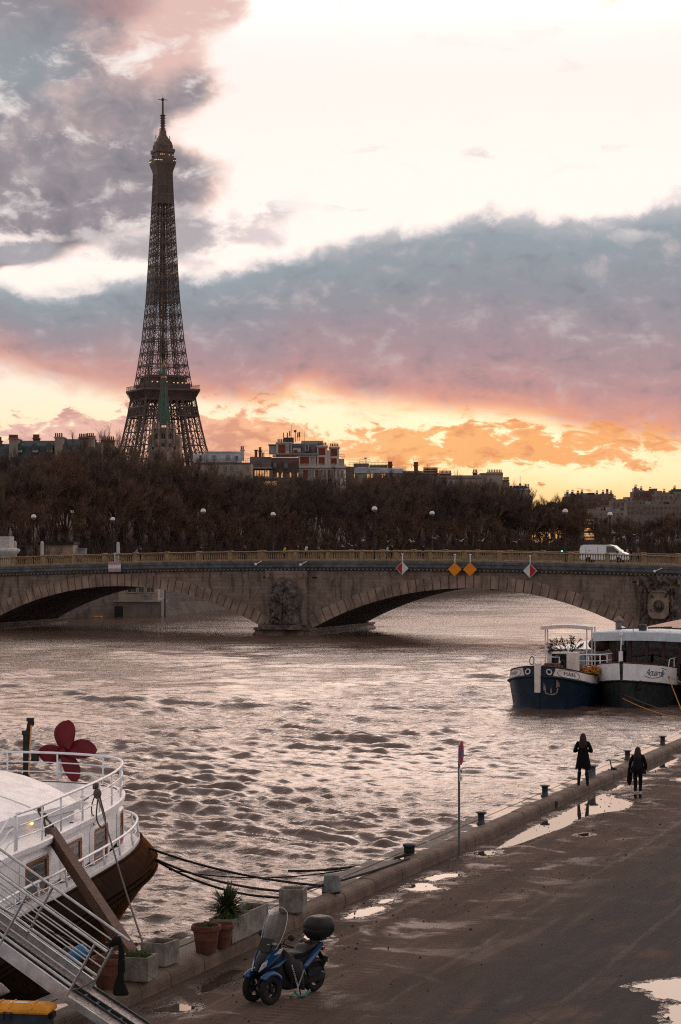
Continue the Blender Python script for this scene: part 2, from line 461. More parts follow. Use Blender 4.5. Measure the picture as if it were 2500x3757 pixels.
# ================================================================ materials used all over
M_STONE = mat('quay_stone', (0.21, 0.165, 0.135), 0.75, var=0.35, scale=1.3, bump=0.35, bscale=14, streak=0.35)
M_CONC = mat('weathered_concrete', (0.17, 0.15, 0.13), 0.85, var=0.35, scale=4, bump=0.3, bscale=40, streak=0.6)
M_TERRA = mat('terracotta', (0.105, 0.041, 0.027), 0.8, var=0.3, scale=5, bump=0.15, streak=0.3)
M_SOIL = mat('soil', (0.045, 0.035, 0.025), 0.95, var=0.4, scale=12, bump=0.8, bscale=30)
M_WHITE = mat('white_boat_paint', (0.74, 0.73, 0.74), 0.38, var=0.07, scale=1.5, bump=0.05, bscale=8, streak=0.22, spec=0.4)
M_WRAIL = mat('white_rail_paint', (0.72, 0.73, 0.76), 0.35, var=0.1, scale=3, bump=0.05, spec=0.5)
def black_hull_sheen():
    m = bpy.data.materials.new('black_hull_sunset_tint'); m.use_nodes = True
    t = NT(m.node_tree); out = t.n('ShaderNodeOutputMaterial'); co = t.n('ShaderNodeTexCoord').outputs['Object']
    d = t.n('ShaderNodeBsdfDiffuse'); g = t.n('ShaderNodeBsdfGlossy'); f = t.noise(co, 2.2, 6, 0.6)
    t.put(d.inputs[0], t.mix(f, (0.008, 0.006, 0.005), (0.022, 0.016, 0.013)))
    t.put(g.inputs[0], t.mix(t.sstep(f, 0.35, 0.65), (0.30, 0.13, 0.045), (0.5, 0.235, 0.08))); g.inputs['Roughness'].default_value = 0.24  # orange gloss tint paints the sunset sheen onto the black hull
    lw = t.n('ShaderNodeLayerWeight'); lw.inputs['Blend'].default_value = 0.09
    bp = t.n('ShaderNodeBump'); bp.inputs['Strength'].default_value = 0.15; bp.inputs['Distance'].default_value = 0.03; t.link(t.noise(co, 5, 5), bp.inputs['Height'])
    for s in (d, g): t.link(bp.outputs[0], s.inputs['Normal'])
    mx = t.n('ShaderNodeMixShader'); t.link(t.m('MULTIPLY', t.m('POWER', lw.outputs['Fresnel'], 1.7), 0.6), mx.inputs[0]); t.link(d.outputs[0], mx.inputs[1]); t.link(g.outputs[0], mx.inputs[2]); t.link(mx.outputs[0], out.inputs[0])
    return m
M_BLACKH = black_hull_sheen()
M_BLACK = mat('black_metal', (0.018, 0.017, 0.017), 0.5, var=0.4, scale=6)
M_DARK = mat('dark_plastic', (0.011, 0.011, 0.012), 0.5, var=0.35, scale=8, bump=0.08)
M_STEEL = mat('galvanised_steel', (0.36, 0.37, 0.38), 0.42, metal=0.75, var=0.25, scale=9, bump=0.1)
M_IRON = mat('dark_iron', (0.045, 0.048, 0.055), 0.55, metal=0.4, var=0.4, scale=8, bump=0.3)
M_WOOD = mat('brown_timber', (0.065, 0.026, 0.013), 0.7, var=0.35, scale=3, bump=0.25, streak=0.5)
M_WFRAME = mat('varnished_wood', (0.22, 0.085, 0.035), 0.5, var=0.25, scale=6, bump=0.05)
M_ROPE = mat('grey_rope', (0.11, 0.085, 0.07), 0.95, var=0.3, scale=30, bump=0.6, bscale=90)
M_ROPEB = mat('black_rope', (0.02, 0.018, 0.018), 0.9, var=0.3, scale=30, bump=0.6, bscale=90)
M_PANE = mat('dark_window_glass', (0.030, 0.032, 0.034), 0.12, var=0.5, scale=2.5, bump=0.02, bscale=3, spec=0.6)
M_LEAF = mat('dark_leaves', (0.035, 0.05, 0.02), 0.6, var=0.5, scale=9, bump=0)
M_GRASS = mat('pot_grass', (0.06, 0.075, 0.025), 0.7, var=0.5, scale=9, bump=0)
M_RED = mat('red_propeller_paint', (0.125, 0.009, 0.016), 0.42, var=0.25, scale=4, bump=0.05)
M_ORANGE_ROPE = mat('orange_rope', (0.45, 0.20, 0.05), 0.85, var=0.25, scale=10)

# ================================================================ WATER
def water_material():
    m = bpy.data.materials.new('river_water'); m.use_nodes = True
    t = NT(m.node_tree); out = t.n('ShaderNodeOutputMaterial'); b = t.n('ShaderNodeBsdfPrincipled'); t.link(b.outputs[0], out.inputs[0])
    co = t.n('ShaderNodeTexCoord').outputs['Object']
    f = t.noise(co, 0.12, 5, 0.6)
    t.put(b.inputs['Base Color'], t.mix(t.sstep(f, 0.35, 0.65), (0.085, 0.050, 0.038), (0.120, 0.074, 0.057)))
    b.inputs['Roughness'].default_value = 0.05; b.inputs['IOR'].default_value = 1.38
    mp = t.n('ShaderNodeMapping'); t.link(co, mp.inputs[0]); mp.inputs['Scale'].default_value = (0.8, 1.15, 1); mp.inputs['Rotation'].default_value = (0, 0, 0.35)
    n1 = t.noise(mp.outputs[0], 1.9, 5, 0.6, 0.6); n2 = t.noise(mp.outputs[0], 6.0, 4, 0.6, 0.4)
    patch = t.sstep(t.noise(co, 0.055, 4, 0.6, 0.6), 0.36, 0.62)
    h = t.m('ADD', t.m('MULTIPLY', n1, 0.085), t.m('MULTIPLY', n2, 0.022))
    spw = t.n('ShaderNodeSeparateXYZ'); t.link(co, spw.inputs[0])
    t.put(b.inputs['Roughness'], t.m('MULTIPLY_ADD', t.sstep(spw.outputs[1], 110, 260), 0.11, 0.05))      # unresolved chop far down river
    lod = t.m('MULTIPLY_ADD', t.sstep(spw.outputs[1], 90, 270), -0.15, 1.0)      # smoother, wider swell down river
    h = t.m('MULTIPLY', t.m('MULTIPLY', h, lod), t.m('MULTIPLY_ADD', patch, 0.9, 0.4))
    bp = t.n('ShaderNodeBump'); bp.inputs['Strength'].default_value = 1.0; bp.inputs['Distance'].default_value = 1.0
    t.link(h, bp.inputs['Height']); t.link(bp.outputs[0], b.inputs['Normal'])
    return m

def build_water():
    rng = np.random.default_rng(3)
    us = np.concatenate([np.linspace(-4200, -420, 30, endpoint=False), np.linspace(-420, 2920, 740, endpoint=False), np.linspace(2920, 6800, 31)])
    Ys = np.concatenate([np.linspace(5200, 3900, 60, endpoint=False), np.linspace(3900, 2150, 1060, endpoint=False), 1990 + 160 * np.linspace(1, 0.10, 40)])
    d = F * (HC - WZ) / (Ys - YH)
    X = (us[None, :] - CX) / F * d[:, None]; Y = np.repeat(d[:, None], len(us), 1)
    Z = np.zeros_like(X)
    dd = np.abs(np.gradient(d))[:, None]
    # slow patches where the current is rougher
    P = np.zeros_like(X)
    for k in range(7):
        a = rng.uniform(0, 2 * PI); lam = rng.uniform(14, 60)
        P += np.sin((X * math.cos(a) + Y * math.sin(a)) * 2 * PI / lam + rng.uniform(0, 6.3))
    P = 1.0 + 0.24 * np.clip(P / 2.2, -1.5, 1.8)
    wx = X + 0.8 * np.sin(Y * 0.31 + 1.0) + 0.25 * np.sin(Y * 0.83 + X * 0.4); wy = Y + 0.7 * np.sin(X * 0.37) + 0.25 * np.sin(X * 0.9 + 2.0)
    for k in range(76):
        lam = math.exp(rng.uniform(math.log(0.45), math.log(6.0)))
        a = rng.normal(1.5, 0.42)                 # wind and current come down the river
        ph = rng.uniform(0, 2 * PI)
        arg = (wx * math.cos(a) + wy * math.sin(a)) * 2 * PI / lam + ph
        s = np.sin(arg)
        amp = (0.088 if lam < 1.4 else (0.036 if lam < 3 else 0.020)) * lam / (2 * PI)
        fade = np.clip((lam / np.maximum(dd, 1e-3) - 2.6) / 3.0, 0.0, 1.0)
        Z += amp * fade * P * (s - 0.30 * np.cos(2 * arg))
    nq_ = (X - Q0.x) * NQ.x + (Y - Q0.y) * NQ.y
    calm = 0.42 + 0.58 * np.clip((-nq_ - 2) / 16.0, 0, 1)
    Z = Z * calm + WZ
    n, mcols = X.shape
    co = np.stack([X, Y, Z], -1).reshape(-1, 3).astype(np.float32)
    i = np.arange(n - 1)[:, None] * mcols + np.arange(mcols - 1)[None, :]
    quads = np.stack([i, i + 1, i + mcols + 1, i + mcols], -1).reshape(-1, 4).astype(np.int32)
    me = bpy.data.meshes.new('water')
    me.vertices.add(len(co)); me.vertices.foreach_set('co', co.ravel())
    me.loops.add(quads.size); me.loops.foreach_set('vertex_index', quads.ravel())
    me.polygons.add(len(quads)); me.polygons.foreach_set('loop_start', np.arange(0, quads.size, 4, dtype=np.int32))
    me.polygons.foreach_set('use_smooth', np.ones(len(quads), dtype=bool))
    me.update(); me.validate()
    me.materials.append(water_material())
    o = bpy.data.objects.new('water', me); COL.objects.link(o); o['kind'] = 'structure'
build_water()

# ================================================================ QUAY
def road_material():
    m = bpy.data.materials.new('dusty_asphalt'); m.use_nodes = True
    t = NT(m.node_tree); out = t.n('ShaderNodeOutputMaterial'); b = t.n('ShaderNodeBsdfPrincipled'); t.link(b.outputs[0], out.inputs[0])
    co = t.n('ShaderNodeTexCoord').outputs['Object']
    sp = t.n('ShaderNodeSeparateXYZ'); t.link(co, sp.inputs[0]); n, tt = sp.outputs[0], sp.outputs[1]
    mp = t.n('ShaderNodeMapping'); t.link(co, mp.inputs[0]); mp.inputs['Scale'].default_value = (1.0, 0.16, 1)
    st = t.noise(mp.outputs[0], 1.0, 7, 0.62, 0.5)           # streaks along the traffic
    st2 = t.noise(mp.outputs[0], 3.2, 6, 0.65, 0.3)
    bl = t.noise(co, 0.33, 6, 0.62, 0.4)                     # blotches
    gr = t.noise(co, 38, 3, 0.7)                             # grain
    sp_ = t.noise(co, 9, 5, 0.7)
    wob = t.m('MULTIPLY', t.m('SUBTRACT', bl, 0.5), 2.2)
    nn = t.m('ADD', n, wob)
    dust = t.m('SUBTRACT', 1.0, t.sstep(nn, 3.6, 6.2))
    dust = t.m('MAXIMUM', dust, t.m('MULTIPLY', t.sstep(t.m('ADD', st, t.m('MULTIPLY', t.m('SUBTRACT', bl, 0.5), 0.8)), 0.5, 0.68), 0.75))
    c_dust = t.ramp(t.m('ADD', t.m('MULTIPLY', bl, 0.6), t.m('MULTIPLY', st2, 0.4)), [(0.34, (0.026, 0.0135, 0.0095)), (0.5, (0.060, 0.0335, 0.0235)), (0.66, (0.122, 0.074, 0.054))])
    c_asph = t.ramp(st2, [(0.3, (0.019, 0.0175, 0.019)), (0.55, (0.029, 0.0265, 0.0275)), (0.75, (0.052, 0.044, 0.040))])
    c = t.mix(dust, c_asph, c_dust)
    # worn pale lane lines
    def line(pos, w, amt, c0, thr=0.46):
        d = t.m('ABSOLUTE', t.m('SUBTRACT', t.m('ADD', n, t.m('MULTIPLY', t.m('SUBTRACT', sp_, 0.5), 0.12)), pos))
        mk = t.m('MULTIPLY', t.sstep(d, w, w * 0.4), t.sstep(t.m('ADD', t.m('MULTIPLY', st2, 0.5), t.m('MULTIPLY', sp_, 0.5)), thr - 0.08, thr + 0.12))
        return t.mix(t.m('MULTIPLY', mk, amt), c, c0)
    c = line(7.22, 0.10, 0.5, (0.15, 0.115, 0.092), 0.47)
    c = line(4.25, 0.09, 0.5, (0.13, 0.092, 0.07), 0.47)
    c = line(4.05, 0.08, 0.6, (0.035, 0.026, 0.022), 0.42)
    c = line(1.35, 0.10, 0.5, (0.19, 0.135, 0.10), 0.44)
    c = line(9.9, 0.25, 0.25, (0.15, 0.12, 0.10), 0.46)
    sk = t.n('ShaderNodeMapping'); t.link(co, sk.inputs[0]); sk.inputs['Rotation'].default_value = (0, 0, 0.42); sk.inputs['Scale'].default_value = (1.5, 0.12, 1)
    skn = t.noise(sk.outputs[0], 1.0, 6, 0.6, 0.6)
    c = t.mix(t.m('MULTIPLY', t.sstep(skn, 0.55, 0.66), 0.55), c, (0.028, 0.018, 0.013)); c = t.mix(t.m('MULTIPLY', t.sstep(skn, 0.43, 0.36), 0.35), c, (0.15, 0.10, 0.072))
    # corrugated tyre marks
    wv = t.n('ShaderNodeTexWave', wave_type='BANDS', bands_direction='Y'); t.link(co, wv.inputs[0]); wv.inputs['Scale'].default_value = 1.25; wv.inputs['Distortion'].default_value = 3.0; wv.inputs['Detail'].default_value = 3
    track = t.m('MULTIPLY', t.sstep(t.noise(mp.outputs[0], 0.6, 3, 0.5), 0.5, 0.62), t.m('SUBTRACT', 1.0, t.sstep(n, 2.5, 4.5)))
    c = t.mix(t.m('MULTIPLY', track, t.m('MULTIPLY', wv.outputs['Fac'], 0.45)), c, (0.16, 0.115, 0.085))
    c = t.mix(t.m('MULTIPLY', gr, 0.5), c, t.mix(gr, (0.03, 0.025, 0.022), (0.17, 0.14, 0.12)))
    crack = t.n('ShaderNodeTexVoronoi', feature='DISTANCE_TO_EDGE'); t.link(co, crack.inputs['Vector']); crack.inputs['Scale'].default_value = 0.23
    cm = t.m('MULTIPLY', t.sstep(t.m('ADD', crack.outputs['Distance'], t.m('MULTIPLY', sp_, 0.02)), 0.022, 0.012), 0.4)
    c = t.mix(t.m('MULTIPLY', cm, t.sstep(bl, 0.45, 0.6)), c, (0.02, 0.018, 0.016))
    t.put(b.inputs['Base Color'], c)
    wet = t.m('MULTIPLY', t.sstep(t.noise(co, 0.55, 7, 0.68, 0.6), 0.49, 0.62), t.m('SUBTRACT', 1.0, t.sstep(n, 2.0, 6.0)))
    t.put(b.inputs['Roughness'], t.m('SUBTRACT', 0.92, t.m('MULTIPLY', wet, 0.52)))
    b.inputs['Specular IOR Level'].default_value = 0.10
    bp = t.n('ShaderNodeBump'); bp.inputs['Strength'].default_value = 0.55; bp.inputs['Distance'].default_value = 0.03
    hh = t.m('ADD', t.m('MULTIPLY', gr, 0.35), t.m('ADD', t.m('MULTIPLY', sp_, 0.7), t.m('MULTIPLY', t.m('MULTIPLY', track, wv.outputs['Fac']), 0.8)))
    t.link(hh, bp.inputs['Height']); t.link(bp.outputs[0], b.inputs['Normal'])
    return m

ARZ = -A20
def quay_obj(name, mb, m, **k):
    """mesh given in (n, t, z) quay coordinates"""
    o = mb.build(name, m, **k); o.location = Q0; o.rotation_euler = (0, 0, ARZ); return o

mb = MB()
tt = [-60, 20, 40, 60, 80, 120, 200, 400, 900]; nn_ = [-0.1, 3, 8, 20, 60, 400]
mb.grid([[(n, t, 0) for n in nn_] for t in tt])
quay_obj('road', mb, road_material())['kind'] = 'structure'

def sett_material():
    m = bpy.data.materials.new('wet_setts'); m.use_nodes = True
    t = NT(m.node_tree); out = t.n('ShaderNodeOutputMaterial'); b = t.n('ShaderNodeBsdfPrincipled'); t.link(b.outputs[0], out.inputs[0])
    co = t.n('ShaderNodeTexCoord').outputs['Object']
    mp = t.n('ShaderNodeMapping'); t.link(co, mp.inputs[0]); mp.inputs['Rotation'].default_value = (0, 0, PI / 2)
    br = t.n('ShaderNodeTexBrick'); t.link(mp.outputs[0], br.inputs[0]); br.inputs['Scale'].default_value = 1.0
    br.inputs['Brick Width'].default_value = 0.30; br.inputs['Row Height'].default_value = 0.17; br.inputs['Mortar Size'].default_value = 0.012
    br.inputs['Color1'].default_value = (0.115, 0.088, 0.070, 1); br.inputs['Color2'].default_value = (0.07, 0.054, 0.045, 1); br.inputs['Mortar'].default_value = (0.04, 0.032, 0.027, 1)
    f = t.noise(co, 1.1, 6, 0.65)
    c = t.mix(t.m('MULTIPLY', f, 0.6), br.outputs['Color'], (0.06, 0.044, 0.034))
    t.put(b.inputs['Base Color'], c)
    sp = t.n('ShaderNodeSeparateXYZ'); t.link(co, sp.inputs[0])
    far = t.sstep(sp.outputs[1], 58, 76)
    wet = t.sstep(t.m('ADD', t.noise(co, 0.8, 6, 0.65, 0.4), t.m('MULTIPLY', far, 0.10)), 0.5, 0.60)
    t.put(b.inputs['Roughness'], t.m('SUBTRACT', 0.72, t.m('MULTIPLY', wet, 0.56)))
    bp = t.n('ShaderNodeBump'); bp.inputs['Strength'].default_value = 0.6; bp.inputs['Distance'].default_value = 0.02
    t.link(t.m('ADD', t.m('MULTIPLY', br.outputs['Fac'], -0.6), t.m('MULTIPLY', t.noise(co, 9, 5), 0.5)), bp.inputs['Height']); t.link(bp.outputs[0], b.inputs['Normal'])
    return m
EDGE = -1.12
mb = MB(); mb.box(((EDGE - 0.42) / 2, 220, -1.32), (-EDGE - 0.42, 520, 3.2))      # top at 0.28
mb.box((EDGE + 0.12, 220, 0.284), (0.30, 520, 0.02))
quay_obj('quay_wall', mb, sett_material())['kind'] = 'structure'

# kerb stones, one by one
M_KERB = mat('kerb_granite', (0.105, 0.072, 0.054), 0.72, var=0.3, scale=1.1, bump=0.35, bscale=18, streak=0.3, spec=0.15)
mb = MB(); tcur = 14.0
prof = [(0.03, -0.3), (0.0, 0.05), (-0.005, 0.17), (-0.025, 0.24), (-0.075, 0.285), (-0.14, 0.302), (-0.30, 0.305), (-0.42, 0.300), (-0.42, -0.3)]
rnd = random.Random(5)
while tcur < 300:
    L = rnd.uniform(1.3, 2.1) if tcur < 120 else 6
    dz = rnd.uniform(-0.008, 0.008); dn = rnd.uniform(-0.008, 0.008)
    R = []
    for u, sh in ((0.008, 0.006), (0.02, 0.0), (L - 0.02, 0.0), (L - 0.008, 0.006)):
        R.append([(n + dn - (sh if n > -0.3 else 0), tcur + u, z + dz - (sh if z > 0.1 else 0)) for n, z in prof])
    mb.loft(R); tcur += L
quay_obj('kerb', mb, M_KERB)['kind'] = 'structure'

# storm drain mouth in the kerb
tq, nq = qinv(gz(2064, 2966))
mb = MB(); M_ = Matrix.Rotation(PI / 2, 3, 'Y')
for r0, r1 in ((0.115, 0.09),):
    mb.lathe([(0.09, -0.10), (0.09, 0.03), (0.118, 0.03), (0.118, -0.10)], (0.0, tq, 0.125), 20, M_, caps=False)
dr = quay_obj('drain_pipe', mb, M_IRON, smooth=40)
tag(dr, 'round dark drain mouth painted black on the kerb face beside the long puddle', 'drain pipe')
mb = MB().lathe([(0.0005, 0.0), (0.091, 0.0)], (0.014, tq, 0.125), 20, M_, caps=False)
o = mb.build('black_hole_disc', mat('hole_shade_black', (0.004, 0.003, 0.003), 0.9, bump=0), None); o.parent = dr  # near-black disc painted for the shade inside the pipe, no real hole

# ---- puddles: thin sheets of standing water on the road
def puddle_material():
    m = bpy.data.materials.new('standing_water'); m.use_nodes = True
    t = NT(m.node_tree); out = t.n('ShaderNodeOutputMaterial'); b = t.n('ShaderNodeBsdfPrincipled'); t.link(b.outputs[0], out.inputs[0])
    co = t.n('ShaderNodeTexCoord').outputs['Object']
    t.put(b.inputs['Base Color'], t.mix(t.noise(co, 3, 4), (0.03, 0.022, 0.017), (0.06, 0.044, 0.034)))
    b.inputs['Roughness'].default_value = 0.025; b.inputs['IOR'].default_value = 1.42
    bp = t.n('ShaderNodeBump'); bp.inputs['Strength'].default_value = 0.05; bp.inputs['Distance'].default_value = 0.02
    t.link(t.noise(co, 2.5, 3), bp.inputs['Height']); t.link(bp.outputs[0], b.inputs['Normal'])
    return m
M_PUD = puddle_material()
def wet_material():
    m = bpy.data.materials.new('wet_ground'); m.use_nodes = True
    t = NT(m.node_tree); out = t.n('ShaderNodeOutputMaterial'); b = t.n('ShaderNodeBsdfPrincipled'); t.link(b.outputs[0], out.inputs[0])
    co = t.n('ShaderNodeTexCoord').outputs['Object']; f = t.noise(co, 4.5, 7, 0.7); g = t.noise(co, 17, 5, 0.7)
    t.put(b.inputs['Base Color'], t.mix(g, (0.018, 0.011, 0.008), (0.05, 0.033, 0.024)))
    t.put(b.inputs['Roughness'], t.mix(t.sstep(g, 0.42, 0.6), (0.18, 0.18, 0.18), (0.6, 0.6, 0.6)))
    t.put(b.inputs['Alpha'], t.m('MULTIPLY', t.sstep(f, 0.40, 0.60), 0.85)); b.inputs['Specular IOR Level'].default_value = 0.5
    bp = t.n('ShaderNodeBump'); bp.inputs['Strength'].default_value = 0.3; bp.inputs['Distance'].default_value = 0.02; t.link(g, bp.inputs['Height']); t.link(bp.outputs[0], b.inputs['Normal'])
    return m
M_WET = wet_material()
def puddle(pix, jit=0.10, z=0.006, rim=True):
    base = [gz(x, y) for x, y in pix]
    P = smooth_curve(base + [base[0]], 22)[:-1]
    cx = sum(p.x for p in P) / len(P); cy = sum(p.y for p in P) / len(P)
    out = []
    for p in P:
        v = mnoise.fractal(V3((p.x * 2.6, p.y * 2.6, 1.7)), 0.7, 2.2, 6) * jit * 1.7
        dv = V3((p.x - cx, p.y - cy, 0)); L = dv.length or 1
        out.append(V3((p.x, p.y, z)) + dv / L * v)
    if rim:
        k_ = [V3((p.x, p.y, 0.003)) + V3((p.x - cx, p.y - cy, 0)).normalized() * (0.16 + 0.3 * abs(mnoise.fractal(V3((p.x * 1.1, p.y * 1.1, 4)), 0.8, 2.0, 4))) for p in out]
        wo = MB().add(k_, [tuple(range(len(k_)))]).build('wet_patch', M_WET); wo['kind'] = 'structure'
    mb = MB(); mb.add(out, [tuple(range(len(out)))])
    o = mb.build('puddle', M_PUD); o['kind'] = 'structure'; return o
puddle([(1825, 3114), (1868, 3084), (1935, 3045), (2005, 3010), (2065, 2984), (2105, 2962), (2150, 2935), (2185, 2918), (2240, 2915), (2262, 2930), (2300, 2938), (2322, 2952), (2290, 2972), (2225, 2981), (2165, 2992), (2120, 3008), (2080, 3032), (2010, 3058), (1950, 3080), (1885, 3102)], 0.13)
puddle([(1738, 3131), (1775, 3124), (1818, 3123), (1812, 3136), (1770, 3140)], 0.06)
puddle([(1545, 3226), (1590, 3212), (1650, 3207), (1690, 3212), (1640, 3222), (1590, 3232)], 0.09)
puddle([(1478, 3263), (1515, 3248), (1560, 3242), (1605, 3258), (1575, 3266), (1520, 3269)], 0.09)
puddle([(1392, 3306), (1425, 3298), (1450, 3301), (1428, 3312), (1395, 3316)], 0.06)
puddle([(1258, 3368), (1305, 3345), (1370, 3328), (1408, 3332), (1372, 3352), (1320, 3366), (1280, 3374)], 0.11)
puddle([(1105, 3452), (1120, 3432), (1165, 3425), (1190, 3430), (1175, 3452), (1140, 3466), (1112, 3464)], 0.06)
puddle([(722, 3636), (770, 3600), (815, 3572), (880, 3556), (925, 3562), (890, 3586), (830, 3606), (780, 3632), (740, 3642)], 0.12)
puddle([(585, 3704), (640, 3688), (690, 3686), (722, 3700), (680, 3714), (610, 3716)], 0.09)
puddle([(2332, 3618), (2380, 3604), (2440, 3596), (2560, 3590), (2640, 3640), (2520, 3676), (2450, 3668), (2395, 3650), (2362, 3632)], 0.10)
puddle([(2440, 3722), (2470, 3690), (2540, 3685), (2640, 3700), (2640, 3850), (2530, 3800), (2480, 3760)], 0.10)
puddle([(2352, 2828), (2385, 2800), (2420, 2785), (2470, 2776), (2484, 2788), (2470, 2806), (2420, 2822), (2380, 2832)], 0.12)
puddle([(2190, 2895), (2230, 2880), (2260, 2878), (2292, 2884), (2270, 2895), (2225, 2902)], 0.08)
puddle([(2305, 2856), (2345, 2852), (2388, 2855), (2360, 2861), (2320, 2862)], 0.07)
puddle([(2468, 2862), (2495, 2856), (2560, 2858), (2560, 2868), (2500, 2868)], 0.06)
puddle([(2160, 3118), (2140, 2935), (2141, 2934), (2161, 3117)][:0] or [(2120, 3064), (2150, 3058), (2170, 3061), (2150, 3068)], 0.04)

# ---- worn parking bay lines
def paint_material():
    m = bpy.data.materials.new('worn_road_paint'); m.use_nodes = True
    t = NT(m.node_tree); out = t.n('ShaderNodeOutputMaterial'); b = t.n('ShaderNodeBsdfPrincipled')
    co = t.n('ShaderNodeTexCoord').outputs['Object']
    f = t.noise(co, 3.0, 7, 0.7)
    t.put(b.inputs['Base Color'], t.mix(f, (0.13, 0.088, 0.064), (0.21, 0.15, 0.115)))
    b.inputs['Roughness'].default_value = 0.75
    tr = t.n('ShaderNodeBsdfTransparent'); mx = t.n('ShaderNodeMixShader')
    t.link(t.m('MULTIPLY', t.sstep(f, 0.36, 0.66), 0.6), mx.inputs[0]); t.link(tr.outputs[0], mx.inputs[1]); t.link(b.outputs[0], mx.inputs[2]); t.link(mx.outputs[0], out.inputs[0])
    return m
M_PAINT = paint_material()
def road_line(pixs, w=0.12):
    P = [gz(*p) for p in pixs]; mb = MB(); L = []
    for i, p in enumerate(P):
        d = (P[min(i + 1, len(P) - 1)] - P[max(i - 1, 0)]).normalized(); s = V3((-d.y, d.x, 0)) * w / 2
        L.append([p + s + V3((0, 0, 0.004)), p - s + V3((0, 0, 0.004))])
    mb.grid(L); mb.build('road_marking', M_PAINT)['kind'] = 'structure'
road_line([(1709, 3160), (1990, 3162), (2272, 3163)], 0.14)
road_line([(2272, 3163), (2390, 3088), (2500, 3015), (2640, 2925)], 0.14)
road_line([(1709, 3160), (1760, 3128)], 0.14)
road_line([(2310, 2950), (2400, 2965), (2520, 2985)], 0.3)
road_line([(2400, 2878), (2520, 2890)], 0.25)
# ================================================================ QUAY FURNITURE
def on_ledge(px, py, z=0.3):
    p = gz(px, py, z); return p
def bollard(px, py, h, r, label, m=M_IRON, group='mooring bollards along the quay edge'):
    p = on_ledge(px, py, 0.28); t = thing('mooring_bollard', label, 'bollard', p, 0, group)
    MB().lathe([(r * 1.35, 0), (r * 1.35, 0.03), (r * 1.0, 0.06), (r * 0.92, h * 0.45), (r * 0.95, h * 0.78), (r * 1.15, h * 0.86)], n=16).build('shaft', m, t, world=False, smooth=50)
    MB().lathe([(r * 1.15, h * 0.86), (r * 1.6, h * 0.90), (r * 1.62, h * 0.96), (r * 1.3, h), (0.01, h * 1.02)], n=16).build('cap', m, t, world=False, smooth=50)
    return t
M_BOLG = mat('blue_grey_iron', (0.10, 0.115, 0.13), 0.6, metal=0.2, var=0.35, scale=7, bump=0.3)
bollard(1766, 3024, 0.36, 0.10, 'small mushroom bollard on the quay edge, first beyond the no parking sign')
bollard(2000, 2922, 0.36, 0.10, 'small mushroom bollard on the quay edge between the sign and the standing woman')
bollard(2303, 2788, 0.36, 0.10, 'small mushroom bollard just left of the walking woman in the short jacket')
bollard(2432, 2733, 0.36, 0.10, 'small mushroom bollard farthest along the quay, right of the walking woman')
bollard(2171, 2851, 0.42, 0.15, 'thick blue grey drum bollard beside the feet of the woman in the long coat', M_BOLG)

p = on_ledge(1502, 3136, 0.28)
t = thing('rope_bollard', 'low dark iron bollard wound with the black mooring ropes on the quay edge', 'bollard', p, 0, 'mooring bollards along the quay edge')
MB().lathe([(0.17, 0), (0.17, 0.03), (0.11, 0.06), (0.10, 0.2), (0.16, 0.22), (0.17, 0.27), (0.13, 0.29), (0.01, 0.3)], n=16).build('shaft', M_IRON, t, world=False, smooth=50)
mb = MB()
for k in range(4): mb.tube([V3((0.125 * math.cos(a), 0.125 * math.sin(a), 0.07 + 0.035 * k + 0.003 * a)) for a in np.linspace(0, 2 * PI, 18)], 0.02, 6)
mb.build('rope_coil', M_ROPEB, t, world=False, smooth=True)

p = on_ledge(2244, 2826, 0.28)
t = thing('iron_crank', 'bent black iron post with a hooked top standing on the quay edge', 'iron post', p)
MB().tube(smooth_curve([(0.02, 0, 0), (0.0, 0, 0.1), (-0.03, 0, 0.25), (-0.045, 0, 0.34), (-0.075, 0, 0.365), (-0.15, 0, 0.345), (-0.18, 0, 0.33)]), 0.022, 8).build('post', M_BLACK, t, world=False, smooth=True)
MB().box((0.03, 0, 0.02), (0.3, 0.2, 0.04)).bar((0.02, 0, 0), (0.015, 0, 0.12), 0.05, 0.035, 10).bar((0.05, 0, 0.08), (0.2, 0.02, 0.03), 0.03, 0.025).build('base', M_BLACK, t, world=False, smooth=40)

# tapered stone mooring block
p = gz(1218, 3268, 0.29)
t = thing('stone_bollard', 'squat tapered grey green stone block on the quay edge past the square planter', 'stone bollard', p)
R = []
for k, (z, r) in enumerate([(0, 0.23), (0.03, 0.235), (0.33, 0.175), (0.37, 0.16), (0.385, 0.12)]):
    R.append([(r * math.copysign(abs(math.cos(a)) ** 0.6, math.cos(a)), r * math.copysign(abs(math.sin(a)) ** 0.6, math.sin(a)), z) for a in np.linspace(0, 2 * PI, 20, endpoint=False)])
MB().loft(R).build('block', mat('green_stone', (0.14, 0.155, 0.15), 0.8, var=0.35, scale=5, bump=0.5, bscale=20, streak=0.4), t, world=False, smooth=45)

